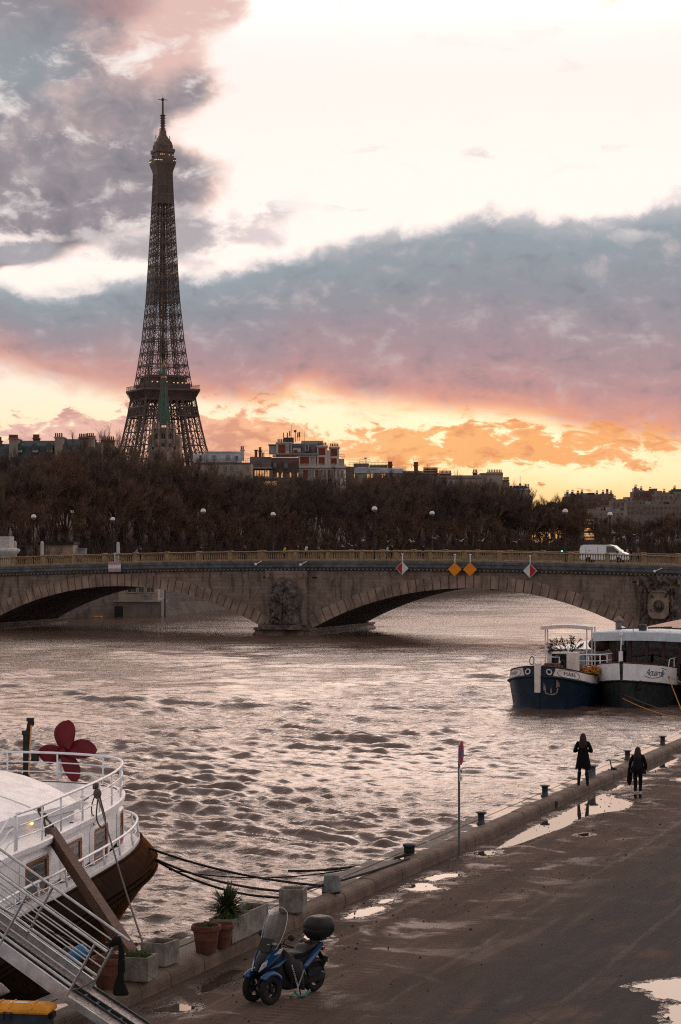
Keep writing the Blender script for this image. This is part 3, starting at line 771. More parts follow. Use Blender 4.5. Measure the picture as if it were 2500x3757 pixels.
# ---- planters
def grass_blades(mb, cx, cy, z, rx, ry, n, h, rnd, w=0.012):
    for _ in range(n):
        x = cx + rnd.uniform(-rx, rx); y = cy + rnd.uniform(-ry, ry); hh = h * rnd.uniform(0.4, 1.0)
        a = rnd.uniform(0, 2 * PI); l = rnd.uniform(0.1, 0.5) * hh
        t1 = V3((x + l * 0.4 * math.cos(a), y + l * 0.4 * math.sin(a), z + hh * 0.6)); t2 = V3((x + l * math.cos(a), y + l * math.sin(a), z + hh))
        s = V3((-math.sin(a), math.cos(a), 0)) * w / 2
        b = V3((x, y, z))
        mb.add([b - s, b + s, t1 + s * 0.8, t1 - s * 0.8, t2], [(0, 1, 2, 3), (3, 2, 4)])
def box_planter(p, rz, L, W, H, label, grass=60, gh=0.14, m=M_CONC, group='concrete planters along the quay edge'):
    t = thing('box_planter', label, 'planter', p, rz, group)
    mb = MB(); th = 0.05
    for sx in (-1, 1): mb.box((sx * (W / 2 - th / 2), 0, H / 2 + 0.02), (th, L, H - 0.04))
    for sy in (-1, 1): mb.box((0, sy * (L / 2 - th / 2), H / 2 + 0.018), (W - 2 * th + 0.004, th - 0.004, H - 0.044))
    mb.box((0, 0, 0.05), (W - 0.03, L - 0.03, 0.06)); 
    for sy in (-1, 1): mb.box((0, sy * (L / 2 - 0.12), 0.012), (W * 0.8, 0.09, 0.026))
    mb.build('trough', m, t, world=False)
    MB().grid([[(x, y, H - 0.09 + 0.03 * mnoise.noise(V3((x * 7, y * 7, L)))) for x in np.linspace(-W / 2 + th, W / 2 - th, 6)] for y in np.linspace(-L / 2 + th, L / 2 - th, 8)]).build('soil', M_SOIL, t, world=False, smooth=True)
    if grass:
        mb = MB(); grass_blades(mb, 0, 0, H - 0.09, W / 2 - 0.08, L / 2 - 0.08, grass, gh, random.Random(int(L * 100 + grass)))
        mb.build('plants', M_GRASS, t, world=False)
    return t
def near_corner_planter(nc, L, W, H, label, **k):
    c = V3(nc) + TQ * (L / 2) - NQ * (W / 2); c.z = 0.3
    return box_planter(c, ARZ, L, W, H, label, **k)
PC = near_corner_planter(gz(853, 3468, 0.3), 1.06, 0.50, 0.50, 'long concrete trough planter holding the spiky yucca', grass=25, gh=0.1)
near_corner_planter(gz(918, 3437, 0.3), 1.0, 0.50, 0.52, 'long concrete trough planter behind the yucca with a few low weeds', grass=170, gh=0.12)
box_planter(gz(1076, 3347, 0.3), math.radians(-9), 0.50, 0.53, 0.53, 'square concrete planter with mossy soil, standing alone before the stone block', grass=80, gh=0.06)
box_planter(gz(507, 3596, 0.3), math.radians(-14), 0.52, 0.58, 0.46, 'square concrete planter full of grassy leaves next to the black cloth', grass=240, gh=0.24)
box_planter(gz(588, 3540, 0.3), math.radians(-24), 0.58, 0.52, 0.46, 'square concrete planter with low mossy growth behind the grassy one', grass=70, gh=0.10)

def pot(p, r, h, label, plant=0):
    t = thing('terracotta_pot', label, 'flower pot', p, 0, 'terracotta pots along the quay edge')
    MB().lathe([(r * 0.66, 0), (r * 0.68, 0.01), (r * 0.80, h * 0.45), (r * 0.82, h * 0.47), (r * 0.81, h * 0.5), (r * 0.9, h * 0.78), (r * 1.0, h * 0.80), (r * 1.03, h * 0.86), (r * 1.02, h * 0.98), (r * 0.98, h), (r * 0.9, h * 0.99), (r * 0.88, h * 0.85)], n=28, caps=False).build('pot', M_TERRA, t, world=False, smooth=35)
    MB().lathe([(0.001, h * 0.88), (r * 0.88, h * 0.86)], n=20, caps=False).build('soil', M_SOIL, t, world=False)
    if plant:
        mb = MB(); rnd = random.Random(plant)
        for k in range(plant):
            a = rnd.uniform(0, 2 * PI); e = rnd.uniform(-0.2, 1.4); c = V3((math.cos(a) * math.cos(e), math.sin(a) * math.cos(e), math.sin(e))) * r * 0.42 * rnd.uniform(0.5, 1) + V3((0, 0, h * 0.9))
            b = V3((rnd.uniform(-1, 1), rnd.uniform(-1, 1), rnd.uniform(-1, 1))) * 0.03; d = V3((rnd.uniform(-1, 1), rnd.uniform(-1, 1), rnd.uniform(-1, 1))) * 0.03
            mb.add([c, c + b, c + b + d, c + d], [(0, 1, 2, 3)])
        mb.build('plant', M_GRASS, t, world=False)
    return t
pot(gz(757, 3494, 0.3), 0.285, 0.54, 'large terracotta pot with a mossy cushion plant left of the yucca', 170)
pot(gz(815, 3474, 0.3), 0.235, 0.46, 'smaller terracotta pot half hidden behind the mossy potted cushion', 0)
pot(gz(397, 3624, 0.3), 0.30, 0.56, 'terracotta pot behind the gangway railing at its foot', 0)

# yucca
c = V3(PC.location) - TQ * 0.18; c.z = 0.3 + 0.42
t = thing('yucca', 'spiky dark yucca plant growing in the long concrete trough', 'yucca', c)
mb = MB(); rnd = random.Random(11)
mb.tube([(0, 0, 0), (0.02, 0, 0.15), (0, 0.01, 0.3)], [0.05, 0.045, 0.035], 8)
mb.build('stem', M_WOOD, t, world=False, smooth=True)
mb = MB()
for k in range(260):
    a = rnd.uniform(0, 2 * PI); e = math.asin(rnd.uniform(-0.72, 0.97)); L = rnd.uniform(0.40, 0.56) * (1.0 if e > 0 else 0.85)
    o = V3((0, 0, rnd.uniform(0.14, 0.36))); d = V3((math.cos(a) * math.cos(e), math.sin(a) * math.cos(e), math.sin(e)))
    s = d.cross(V3((0, 0, 1))); s = s.normalized() * 0.034 if s.length > 1e-3 else V3((0.016, 0, 0))
    n_ = s.cross(d).normalized() * 0.006
    m1 = o + d * L * 0.45 + V3((0, 0, -0.01)); tip = o + d * L + V3((0, 0, -0.05 if e < 0.6 else 0))
    mb.add([o - s * 0.6, o + s * 0.6, m1 + s, m1 + n_, m1 - s, tip], [(0, 1, 2, 3), (0, 3, 4), (3, 2, 5), (4, 3, 5)])
for k in range(22):   # two long flower stalks and stray leaves
    a = rnd.uniform(0, 2 * PI); d = V3((math.cos(a) * 0.25, math.sin(a) * 0.25, 1)).normalized(); o = V3((0, 0, 0.3)); s = V3((0.008, 0, 0))
    mb.add([o - s, o + s, o + d * rnd.uniform(0.32, 0.5)], [(0, 1, 2)])
mb.build('leaves', M_LEAF, t, world=False)

# ---- no parking sign seen almost edge on
M_POLE = mat('grey_pole', (0.10, 0.115, 0.12), 0.5, metal=0.3, var=0.25, scale=5)
M_SRED = mat('sign_red', (0.32, 0.014, 0.016), 0.4, var=0.1, bump=0); M_SBLUE = mat('sign_blue', (0.012, 0.05, 0.20), 0.4, var=0.1, bump=0)
M_SWHITE = mat('sign_white', (0.62, 0.60, 0.58), 0.45, var=0.12, bump=0.02); M_SBLACK = mat('sign_black', (0.012, 0.012, 0.012), 0.5, bump=0)
p = gz(1685, 3147, 0.0)
t = thing('no_parking_sign', 'red and blue no parking disc on a tall grey pole, seen nearly edge on', 'road sign', p, 0)
H = 2.99
MB().bar((0, 0, 0), (0, 0, H), 0.03, n=12).build('pole', M_POLE, t, world=False, smooth=40)
MB().lathe([(0.06, 0), (0.06, 0.02), (0.035, 0.05)], n=12).build('foot', M_POLE, t, world=False, smooth=40)
ang = math.radians(-106)     # plane of the disc, nearly along the line of sight
ux = V3((math.cos(ang), math.sin(ang), 0)) * -1; uy = V3((0, 0, 1)); un = ux.cross(uy)
if un.y > 0: un = -un
def sgn(pts, z, off): return [ux * a + uy * b + un * off + V3((0.012, 0, z)) for a, b in pts]
circ = lambda r, n=36: [(r * math.cos(2 * PI * i / n), r * math.sin(2 * PI * i / n)) for i in range(n)]
zc = 2.76
ds = MB().prism(sgn(circ(0.325), zc, 0.03), un * 0.012).build('disc', M_SWHITE, t, world=False)
MB().prism(sgn(circ(0.315), zc, 0.0425), un * 0.004).build('red_ring', M_SRED, ds, world=False)
MB().prism(sgn(circ(0.232), zc, 0.0470), un * 0.003).build('blue_field', M_SBLUE, ds, world=False)
mb = MB()
for k in (1, -1):
    d = 0.235
    a = PI / 4 * k; w = 0.035
    c_, s_ = math.cos(a), math.sin(a)
    mb.prism(sgn([(c_ * -d + s_ * w, s_ * -d - c_ * w), (c_ * d + s_ * w, s_ * d - c_ * w), (c_ * d - s_ * w, s_ * d + c_ * w), (c_ * -d - s_ * w, s_ * -d + c_ * w)], zc, 0.0505 + 0.002 * k), un * 0.003)
mb.build('red_cross', M_SRED, ds, world=False)
for k, (z0, z1) in enumerate([(2.20, 2.36), (2.02, 2.18)]):
    pl = MB().prism(sgn([(-0.17, z0), (0.17, z0), (0.17, z1), (-0.17, z1)], 0.0, 0.03), un * 0.01).build('plate', M_SWHITE, t, world=False)
    mb = MB(); zm = (z0 + z1) / 2
    if k == 0:
        mb.prism(sgn([(-0.12, zm - 0.01), (-0.02, zm - 0.01), (-0.02, zm + 0.035), (-0.12, zm + 0.035)], 0, 0.0405), un * 0.003)
        mb.prism(sgn([(-0.01, zm - 0.05), (0.11, zm - 0.03), (0.12, zm + 0.03), (0.02, zm + 0.01)], 0, 0.0405), un * 0.003)
    else:
        mb.prism(sgn([(-0.05, zm - 0.008), (0.07, zm - 0.008), (0.07, zm + 0.008), (-0.05, zm + 0.008)], 0, 0.0405), un * 0.003)
        mb.prism(sgn([(-0.10, zm), (-0.05, zm - 0.035), (-0.05, zm + 0.035)], 0, 0.0405), un * 0.003)
    mb.build('pictogram', M_SBLACK, pl, world=False)

# ================================================================ LEFT HOUSEBOAT (real plan curve, metres)
RP = [(-8.5, 36), (-7.75, 41), (-7.3, 44.0), (-6.94, 46.5), (-6.67, 47.75), (-6.31, 50.2), (-5.99, 52.4), (-5.77, 54.3), (-5.69, 56.0), (-5.77, 57.6), (-6.08, 58.7), (-6.8, 59.5), (-7.84, 60.1), (-9.0, 60.4), (-10.5, 60.3), (-11.8, 59.6), (-12.7, 58.2), (-13.2, 56), (-13.8, 52), (-14.4, 48), (-15.3, 42), (-16.2, 36)]
RC = smooth_curve([(x, y, 0) for x, y in RP], 5)
def offs(C, d):
    """offset a plan curve outwards (positive) from the hull"""
    out = []
    dd = d if callable(d) else (lambda s: d)
    for i, p in enumerate(C):
        a = C[min(i + 1, len(C) - 1)] - C[max(i - 1, 0)]; a.normalize()
        out.append(p + V3((a.y, -a.x, 0)) * dd(i / (len(C) - 1)))
    return out
def lift(C, z): return [V3((p.x, p.y, z)) for p in C]
boat = thing('houseboat', 'large white houseboat with a black hull and rounded stern moored at lower left', 'houseboat', (-9, 50, WZ))
def rings_strip(levels):
    return [lift(offs(RC, d), z) for d, z in levels]
stern = lambda s: math.exp(-((s - 0.5) / 0.17) ** 2)
hull_levels = [(lambda s: 0.30 - 2.6 * stern(s) - 0.25, WZ - 0.5), (lambda s: 0.35 - 1.75 * stern(s), WZ + 0.15), (lambda s: 0.55 - 0.9 * stern(s), -1.2), (lambda s: 0.68 - 0.25 * stern(s), -0.62), (lambda s: 0.80, -0.30), (0.86, -0.22), (0.87, -0.12), (0.80, -0.06), (0.86, 0.02), (0.80, 0.16), (0.66, 0.32), (0.54, 0.44), (0.47, 0.47), (0.42, 0.46)]
mb = MB().grid(rings_strip(hull_levels)); mb.build('hull', M_BLACKH, boat, smooth=55)
for z, d, r in ((-0.22, 0.88, 0.035), (0.03, 0.875, 0.03), (0.47, 0.50, 0.035)):
    MB().tube(lift(offs(RC, d), z), r, 6).build('rubbing_strake', M_BLACKH, boat, smooth=True)
# lower side deck and cabin wall
MB().grid(rings_strip([(0.44, 0.462), (0.30, 0.466), (-0.1, 0.47)])).build('side_deck', M_WHITE, boat)
MB().grid(rings_strip([(-0.16, 0.46), (-0.12, 0.52), (-0.055, 0.6), (-0.05, 1.48), (0.0, 1.50), (0.0, 1.53), (0.045, 1.55), (0.05, 1.66), (0.02, 1.685), (-0.12, 1.69)])).build('cabin_wall', M_WHITE, boat, smooth=35)
zdk = 1.66
poly = lift(offs(RC, -0.10), zdk)
MB().add(poly, [tuple(range(len(poly)))]).build('upper_deck', M_WHITE, boat)
# bulwark lip of the lower deck
MB().grid(rings_strip([(0.43, 0.46), (0.43, 0.56), (0.39, 0.565), (0.39, 0.468)])).build('bulwark', M_WHITE, boat)
# railings
def span(C, y0=None, i0=0, i1=None): return C[i0:i1]
up = offs(RC, -0.03)
i0 = next(i for i, p in enumerate(up) if p.y > 46.4)
i1 = len(up) - 1 - next(i for i, p in enumerate(reversed(up)) if p.y > 46)
mb = MB()
ZR = 2.46
rail = lift(up[i0:i1], ZR)
MB().tube(rail, 0.034, 10).build('top_rail', M_WRAIL, boat, smooth=True)
for z in (2.19, 1.93):
    MB().tube(lift(up[i0:i1], z), 0.018, 7).build('rail_wire', M_WRAIL, boat, smooth=True)
# railing going down beside the steps at its near end
e = up[i0]
for z, z2 in ((ZR, 1.55), (2.19, 1.3), (1.93, 1.05)):
    MB().tube([(e.x, e.y, z), (e.x - 0.10, e.y - 0.35, z - 0.06), (e.x - 0.62, e.y - 1.9, z2 - 0.15), (e.x - 0.75, e.y - 2.3, z2 - 0.6)], 0.028 if z == ZR else 0.018, 8).build('stair_rail', M_WRAIL, boat, smooth=True)
acc = 0.0; last = None; mbp = MB()
for i in range(i0, i1):
    p = up[i]
    if last is not None: acc += (p - last).length
    last = p
    if i == i0 or acc > 1.45:
        acc = 0
        MB().bar((p.x, p.y, zdk), (p.x, p.y, ZR), 0.024 if i > i0 else 0.04, n=8).build('rail_post', M_WRAIL, boat, smooth=True)
lo = offs(RC, 0.36)
j0 = next(i for i, p in enumerate(lo) if p.y > 40); j1 = int(len(lo) * 0.72)
MB().tube(lift(lo[j0:j1], 0.98), 0.034, 9).build('lower_rail', M_WRAIL, boat, smooth=True)
MB().tube(lift(lo[j0:j1], 0.76), 0.014, 6).build('rail_wire', M_WRAIL, boat, smooth=True)
acc = 9
for i in range(j0, j1):
    acc += (lo[i] - lo[i - 1]).length
    if acc > 1.55:
        acc = 0; p = lo[i]; g = offs(RC, 0.41)[i]
        MB().bar((g.x, g.y, 0.50), (p.x, p.y, 0.98), 0.028, n=8).build('rail_post', M_WRAIL, boat, smooth=True)
# windows: white rounded surround, varnished frame, dark pane with a blind behind
M_BLIND = mat('grey_blind', (0.10, 0.095, 0.09), 0.4, var=0.2, scale=1.2, bump=0)
near = [p for p in RC if p.x > -9 and p.y < 58.2]
def on_wall(y, d):
    pts = [(p.y, i) for i, p in enumerate(RC) if i < len(RC) * 0.42]
    xs = lerp_tab([(RC[i].y, RC[i].x) for _, i in pts], y)
    k = 0.05; x2 = lerp_tab([(RC[i].y, RC[i].x) for _, i in pts], y + k)
    a = V3((x2 - xs, k, 0)).normalized(); return V3((xs, y, 0)) + V3((a.y, -a.x, 0)) * d
def wpatch(y0, y1, z0, z1, d, cr=0.0, n=14):
    """rounded rectangle outline on the curved wall"""
    out = []
    for cx_, cz_, a0 in ((y1 - cr, z1 - cr * 0.8, 0), (y0 + cr, z1 - cr * 0.8, 90), (y0 + cr, z0 + cr * 0.8, 180), (y1 - cr, z0 + cr * 0.8, 270)):
        for k in range(5):
            a = math.radians(a0 + 22.5 * k)
            p = on_wall(cx_ + cr * math.cos(a), d); out.append(V3((p.x, p.y, cz_ + cr * 0.8 * math.sin(a))))
    return out
def ringmesh(A, B):
    return MB().loft([A, B], caps=False)
for y0, y1 in ((46.95, 48.55), (49.85, 51.35), (52.45, 53.95), (55.75, 56.75)):
    z0, z1 = 0.50, 1.33
    wn = MB(); o1 = wpatch(y0 - 0.16, y1 + 0.22, z0 - 0.02, z1 + 0.09, -0.045, 0.20); o2 = wpatch(y0 - 0.1, y1 + 0.14, z0, z1 + 0.05, 0.025, 0.18); o3 = wpatch(y0, y1, z0, z1, 0.02, 0.12); o4 = wpatch(y0, y1, z0, z1, -0.02, 0.12)
    wo = wn.loft([o1, o2, o3, o4], caps=False).build('window', M_WHITE, boat, smooth=50)
    f1 = wpatch(y0, y1, z0, z1, 0.012, 0.12); f2 = wpatch(y0 + 0.15, y1 - 0.15, z0 + 0.08, z1 - 0.08, 0.012, 0.05); f3 = wpatch(y0 + 0.15, y1 - 0.15, z0 + 0.08, z1 - 0.08, -0.02, 0.05)
    MB().loft([f1, f2, f3], caps=False).build('frame', M_WFRAME, wo)
    pp = wpatch(y0 + 0.13, y1 - 0.13, z0 + 0.06, z1 - 0.06, -0.012, 0.05)
    MB().add(pp, [tuple(range(len(pp)))]).build('pane', M_PANE, wo)
    b0 = [on_wall(y0 + 0.2, -0.004), on_wall(y1 - 0.2, -0.004)]
    MB().add([(b0[0].x, b0[0].y, z0 + 0.14), (b0[1].x, b0[1].y, z0 + 0.14), (b0[1].x, b0[1].y, z0 + 0.42), (b0[0].x, b0[0].y, z0 + 0.42)], [(0, 1, 2, 3)]).build('blind', M_BLIND, wo)
# cambered deckhouse on the upper deck
A = V3((-7.66, 48.7, 0)); Bp = V3((-6.30, 52.5, 0)); axd = (Bp - A).normalized(); cr = V3((-axd.y, axd.x, 0))
Wd = 6.2
def arch(u): return 2.02 + 0.62 * math.sin(PI * min(1, max(0, u))) ** 0.9
sec = [0, 0.015, 0.06, 0.12, 0.2, 0.3, 0.4, 0.5, 0.6, 0.7, 0.8, 0.9, 0.97, 1.0]
rows = []
for s_, lift_ in ((-16, 0), (-6, 0), (0, 0), (3.4, 0), (3.95, -0.012), (4.05, -0.05)):
    rows.append([A + axd * s_ + cr * (u * Wd) + V3((0, 0, arch(u) + lift_)) + axd * (0.9 * math.sin(PI * u) if s_ > 3 else 0) for u in sec])
MB().grid(rows).build('deckhouse_roof', M_WHITE, boat, smooth=50)
for s_ in (-3.2, -0.4, 1.9): MB().tube([A + axd * s_ + cr * (u * Wd) + V3((0, 0, arch(u) + 0.004)) for u in sec], 0.016, 6).build('roof_seam', M_WHITE, boat, smooth=True)
E = rows[-1]
fas = [[p + V3((0, 0, 0.01)) for p in E], [p - V3((0, 0, 0.17)) for p in E]]
side = [A + axd * s_ + V3((0, 0, 2.02)) for s_ in (-16, 0, 4.05)]
mb = MB().grid(fas); mb.grid([[p for p in side], [p - V3((0, 0, 0.17)) for p in side]]); mb.build('roof_fascia', M_WHITE, boat)
wl = [A + axd * s_ + cr * 0.10 for s_ in (-16, 0, 3.9)]
mb = MB().grid([lift(wl, 1.66), lift(wl, 1.88)]); ew = [A + axd * (3.9 + 0.9 * math.sin(PI * u)) + cr * (0.1 + u * (Wd - 0.2)) for u in sec]
mb.grid([lift(ew, 1.66), [V3((p.x, p.y, 2.0 + 0.55 * math.sin(PI * u) - 0.1)) for p, u in zip(ew, sec)]]); mb.build('deckhouse_wall', M_WHITE, boat)
pl_ = A + axd * 1.55 + cr * 0.05; 
o = MB().ball((pl_.x + 0.03, pl_.y, 1.80), 0.045, 12, 8).build('wall_lamp', mat('lit_lamp', (0.9, 0.5, 0.2), 0.4, bump=0, emit=(1.0, 0.45, 0.16), estr=3.0), boat, smooth=True)
MB().prism([gz(296, 2926, 1.75), gz(328, 2928, 1.75), gz(307, 2941, 1.75)], (0, 0, 0.03)).build('painted_hatch_gap', M_BLACK, boat)  # flat black wedge painted in for the dark hatch gap
# flag pole of the propeller
# steps at lower left
MB().box((-7.5, 44.2, 0.95), (0.5, 0.5, 0.9)).build('step_box', M_WHITE, boat)

# red propeller mounted on the stern rail
pc = at(236, 2754, 60.9)
t = thing('ship_propeller', 'dark red four bladed ship propeller mounted as an ornament on the houseboat stern', 'propeller', (pc.x, pc.y, zdk))
MB().bar((pc.x - 0.12, pc.y + 0.05, zdk), (pc.x - 0.12, pc.y + 0.05, 2.50), 0.062, n=14).build('post', M_WRAIL, t, smooth=40)
MB().bar((pc.x - 0.12, pc.y + 0.0, pc.z), (pc.x, pc.y - 0.32, pc.z), 0.13, 0.09, 16).build('hub', M_RED, t, smooth=40)
for ang, Lb, Wb in ((80, 0.84, 0.66), (2, 0.90, 0.56), (184, 0.66, 0.60), (-68, 0.90, 0.46)):
    ca, sa = math.cos(math.radians(ang)), math.sin(math.radians(ang))
    R = []
    for s_ in np.linspace(0.0, 1, 15):
        w = Wb / 2 * (math.sin(PI * min(1, 0.10 + s_ * 0.90) ** 1.12) ** 0.55 if s_ < 0.999 else 0.02)
        row = []
        for v in np.linspace(-1, 1, 9):
            r_ = 0.05 + s_ * Lb; a = r_; b = v * w + 0.10 * math.sin(s_ * PI) * Wb
            tw = (0.55 - 0.35 * s_)
            x = ca * a - sa * b * math.cos(tw); z = sa * a + ca * b * math.cos(tw); yy = b * math.sin(tw) - 0.16
            row.append(V3((pc.x + x, pc.y + yy, pc.z + z)))
        R.append(row)
    mb = MB().grid(R); o = mb.build('blade', M_RED, t, smooth=True)
    so = o.modifiers.new('thick', 'SOLIDIFY'); so.thickness = 0.03
# black davit crane
pb = at(97, 2830, 60.6)
t = thing('davit_crane', 'slim black davit crane standing at the houseboat stern beside the propeller', 'crane', (pb.x, pb.y, 0.5))
MB().box((pb.x, pb.y, 1.75), (0.16, 0.16, 2.5)).box((pb.x, pb.y, 2.98), (0.22, 0.2, 0.12)).build('column', M_BLACK, t)
tp = at(112, 2645, 60.6); b0 = at(100, 2745, 60.6)
mb = MB().beam(b0, tp, 0.10, 0.12); mb.build('arm', M_BLACK, t)
MB().beam(at(106, 2840, 60.5), at(115, 2660, 60.5), 0.035).build('hydraulic_ram', mat('brass', (0.5, 0.28, 0.12), 0.3, metal=0.9), t)
MB().bar(at(86, 2744, 60.6), at(103, 2650, 60.6), 0.012).bar(at(120, 2645, 60.6), at(121, 2660, 60.6), 0.012).box(at(112, 2640, 60.6), (0.2, 0.14, 0.1)).tube(smooth_curve([at(118, 2645, 60.6), at(124, 2650, 60.6), at(122, 2662, 60.6), at(118, 2664, 60.6)]), 0.02, 6).build('hook', M_BLACK, t)
MB().box(at(129, 2776, 60.6), (0.19, 0.2, 0.28)).box(at(137, 2790, 60.6), (0.1, 0.15, 0.06)).build('winch_box', M_BLACK, t)
# ================================================================ timber spacer, ropes
top = at(186, 3052, 49.6); bot = gz(488, 3512, 0.28)
bdir = (bot - top).normalized()
t = thing('timber_beam', 'thick brown timber leaning from the houseboat rail down to the quay edge', 'timber beam', bot)
MB().beam(bot + bdir * 0.1, top - bdir * 0.1, 0.235, 0.235, up=(0.3, 1, 0)).build('timber', M_WOOD, t)
kp = at(139, 2966, 49.0)
mb = MB()
mb.tube(smooth_curve([kp, kp + V3((0.05, -0.05, -0.12)), kp + V3((0.16, -0.05, -0.2)), top + V3((0.05, 0.1, 0.12)), top]), 0.022, 6)
mb.tube(smooth_curve([kp + V3((0.1, -0.06, -0.15)), kp + V3((0.28, -0.08, -0.3)), kp + V3((0.27, -0.08, -0.55)), kp + V3((0.2, -0.06, -0.45)), kp + V3((0.14, -0.06, -0.2))]), 0.02, 6)
mb.tube(smooth_curve([kp + V3((0.12, -0.06, -0.2)), kp + V3((0.19, -0.06, -0.5)), kp + V3((0.16, -0.06, -0.75)), kp + V3((0.17, -0.06, -0.85))]), [0.022] * 18 + [0.035], 6)
for k in range(4): mb.tube([kp + V3((0.02 + 0.03 * k, 0, 0)) + V3((0.0, 0.055 * math.cos(a), 0.055 * math.sin(a))) for a in np.linspace(0, 2 * PI, 12)], 0.022, 6)
mb.ball(kp + V3((0.15, -0.05, -0.17)), (0.09, 0.07, 0.08))
tag(mb.build('hanging_rope', M_ROPE, None, smooth=True), 'grey rope knotted on the white rail and holding the head of the timber', 'rope')

k2 = at(350, 2884, 52.6)
mb = MB()
end = gz(530, 3476, 0.45)
mb.tube([k2 + V3((0.04, -0.06, -0.2))] + bez(k2 + V3((0.1, -0.08, -0.3)), end, 0.10, 16)[1:], 0.020, 6)
mb.tube(smooth_curve([k2 + V3((0.05, -0.05, -0.1)), k2 + V3((-0.08, -0.06, -0.5)), k2 + V3((-0.02, -0.06, -0.95))]), 0.018, 6)
mb.tube(smooth_curve([k2 + V3((0.08, -0.07, -0.2)), k2 + V3((0.04, -0.07, -0.75)), k2 + V3((0.16, -0.07, -1.0)), k2 + V3((0.26, -0.07, -0.85)), k2 + V3((0.12, -0.07, -0.25))]), 0.02, 6)
mb.tube(smooth_curve([at(345, 2990, 52.4), at(330, 3010, 52.2), at(300, 3018, 51.6), at(258, 3018, 51.0)]), 0.018, 6)
for k in range(5): mb.tube([k2 + V3((0.02 * k - 0.03, 0.03 * k - 0.05, 0)) + V3((0.0, 0.06 * math.cos(a), 0.06 * math.sin(a))) for a in np.linspace(0, 2 * PI, 12)], 0.022, 6)
mb.ball(k2 + V3((0.06, -0.06, -0.18)), (0.10, 0.08, 0.13))
tag(mb.build('tied_rope', M_ROPE, None, smooth=True), 'long brown rope tied to the stern rail and running down to the planters', 'rope')

bl = gz(1502, 3136, 0.42)
st = at(528, 3104, 57.0); st2 = at(572, 3152, 56.3)
def quay_rope(a, b, sag, label, r=0.028):
    tag(MB().tube(bez(a, b, sag, 26), r, 6).build('mooring_rope', M_ROPEB, None, smooth=True), label, 'rope', 'black mooring ropes from the houseboat stern')
quay_rope(st, gz(1190, 3250, 0.42), 0.17, 'black mooring rope from the stern rail to the tapered stone block, uppermost of the set', 0.03)
quay_rope(st2, gz(1040, 3270, 0.56), 0.15, 'black mooring rope from the stern tip ending behind the square planter', 0.03)
quay_rope(st2 + V3((0, 0, -0.03)), gz(1245, 3275, 0.36), 0.44, 'lowest hanging black mooring rope from the stern past the yucca', 0.03)
quay_rope(at(620, 3190, 57.5), bl + V3((0, 0, 0)), 0.38, 'thin slack black mooring rope reaching the rope wound bollard', 0.018)
quay_rope(gz(1105, 3266, 0.5), bl + V3((0, 0, -0.1)), 0.05, 'black rope running along the quay from the square planter to the rope wound bollard', 0.028)
quay_rope(at(1060, 3195, 58.5), bl + V3((-0.05, 0.1, -0.02)), 0.12, 'short thick black rope rising from the water to the rope wound bollard', 0.035)

# ================================================================ GANGWAY
nf2 = V3((-4.53, 36.2, 0.80)); ff2 = V3((-4.20, 37.02, 0.80))
gdir = (-NQ * 1.29 + V3((0, 0, 0.75))).normalized()
gl = thing('gangway', 'aluminium gangway with tube railings sloping from the quay up to the houseboat', 'gangway', (-4.5, 36.5, 0))
M_ALU = mat('aluminium', (0.42, 0.43, 0.44), 0.38, metal=0.7, var=0.2, scale=6, bump=0.1)
M_TREAD = mat('tread_plate', (0.34, 0.29, 0.27), 0.40, metal=0.6, var=0.45, scale=16, bump=0.5, bscale=45)
wv = ff2 - nf2
pn = V3((0.0, 0, 1)) - gdir * gdir.z; pn.normalize()
Lg = 5.2
def gp(side, s, h): return (nf2 if side == 0 else ff2) + gdir * s + pn * h
for side in (0, 1):
    sgnv = -1 if side == 0 else 1
    MB().beam(gp(side, -0.02, -0.10), gp(side, Lg, -0.10), 0.035, 0.24, up=pn).build('stringer', M_ALU, gl)
    MB().tube([gp(side, -0.25 if side == 0 else -0.2, 0.96), gp(side, Lg, 0.96)], 0.024, 10).build('handrail', M_ALU, gl, smooth=40)
    MB().tube([gp(side, -0.0, 0.10), gp(side, Lg, 0.10)], 0.026, 10).build('toe_rail', M_ALU, gl, smooth=40)
    for h in (0.28, 0.45, 0.62, 0.79):
        MB().tube([gp(side, 0.0, h), gp(side, Lg, h)], 0.014, 8).build('mid_rail', M_ALU, gl, smooth=40)
    for s_ in (0.0, 1.48, 2.96, 4.44):
        MB().bar(gp(side, s_, -0.1), gp(side, s_, 0.97), 0.024, n=10).build('rail_post', M_STEEL, gl, smooth=40)
iw = wv.normalized()
W_ = wv.length
def gq(u, s, h): return nf2 + wv * u + gdir * s + pn * h
for u0, u1 in ((0.04, 0.40), (0.60, 0.96)):
    MB().prism([gq(u0, -0.05, -0.14), gq(u1, -0.05, -0.14), gq(u1, Lg, -0.14), gq(u0, Lg, -0.14)], pn * 0.02).build('walkway', M_TREAD, gl)
mb = MB()
for k in range(22): mb.beam(gq(0.40, 0.1 + k * 0.24, -0.13), gq(0.60, 0.1 + k * 0.24, -0.13), 0.03)
mb.build('rungs', M_STEEL, gl)
for u0 in (0.40, 0.60): MB().beam(gq(u0, -0.05, -0.12), gq(u0, Lg, -0.12), 0.03, 0.09, up=pn).build('inner_stringer', M_IRON, gl)
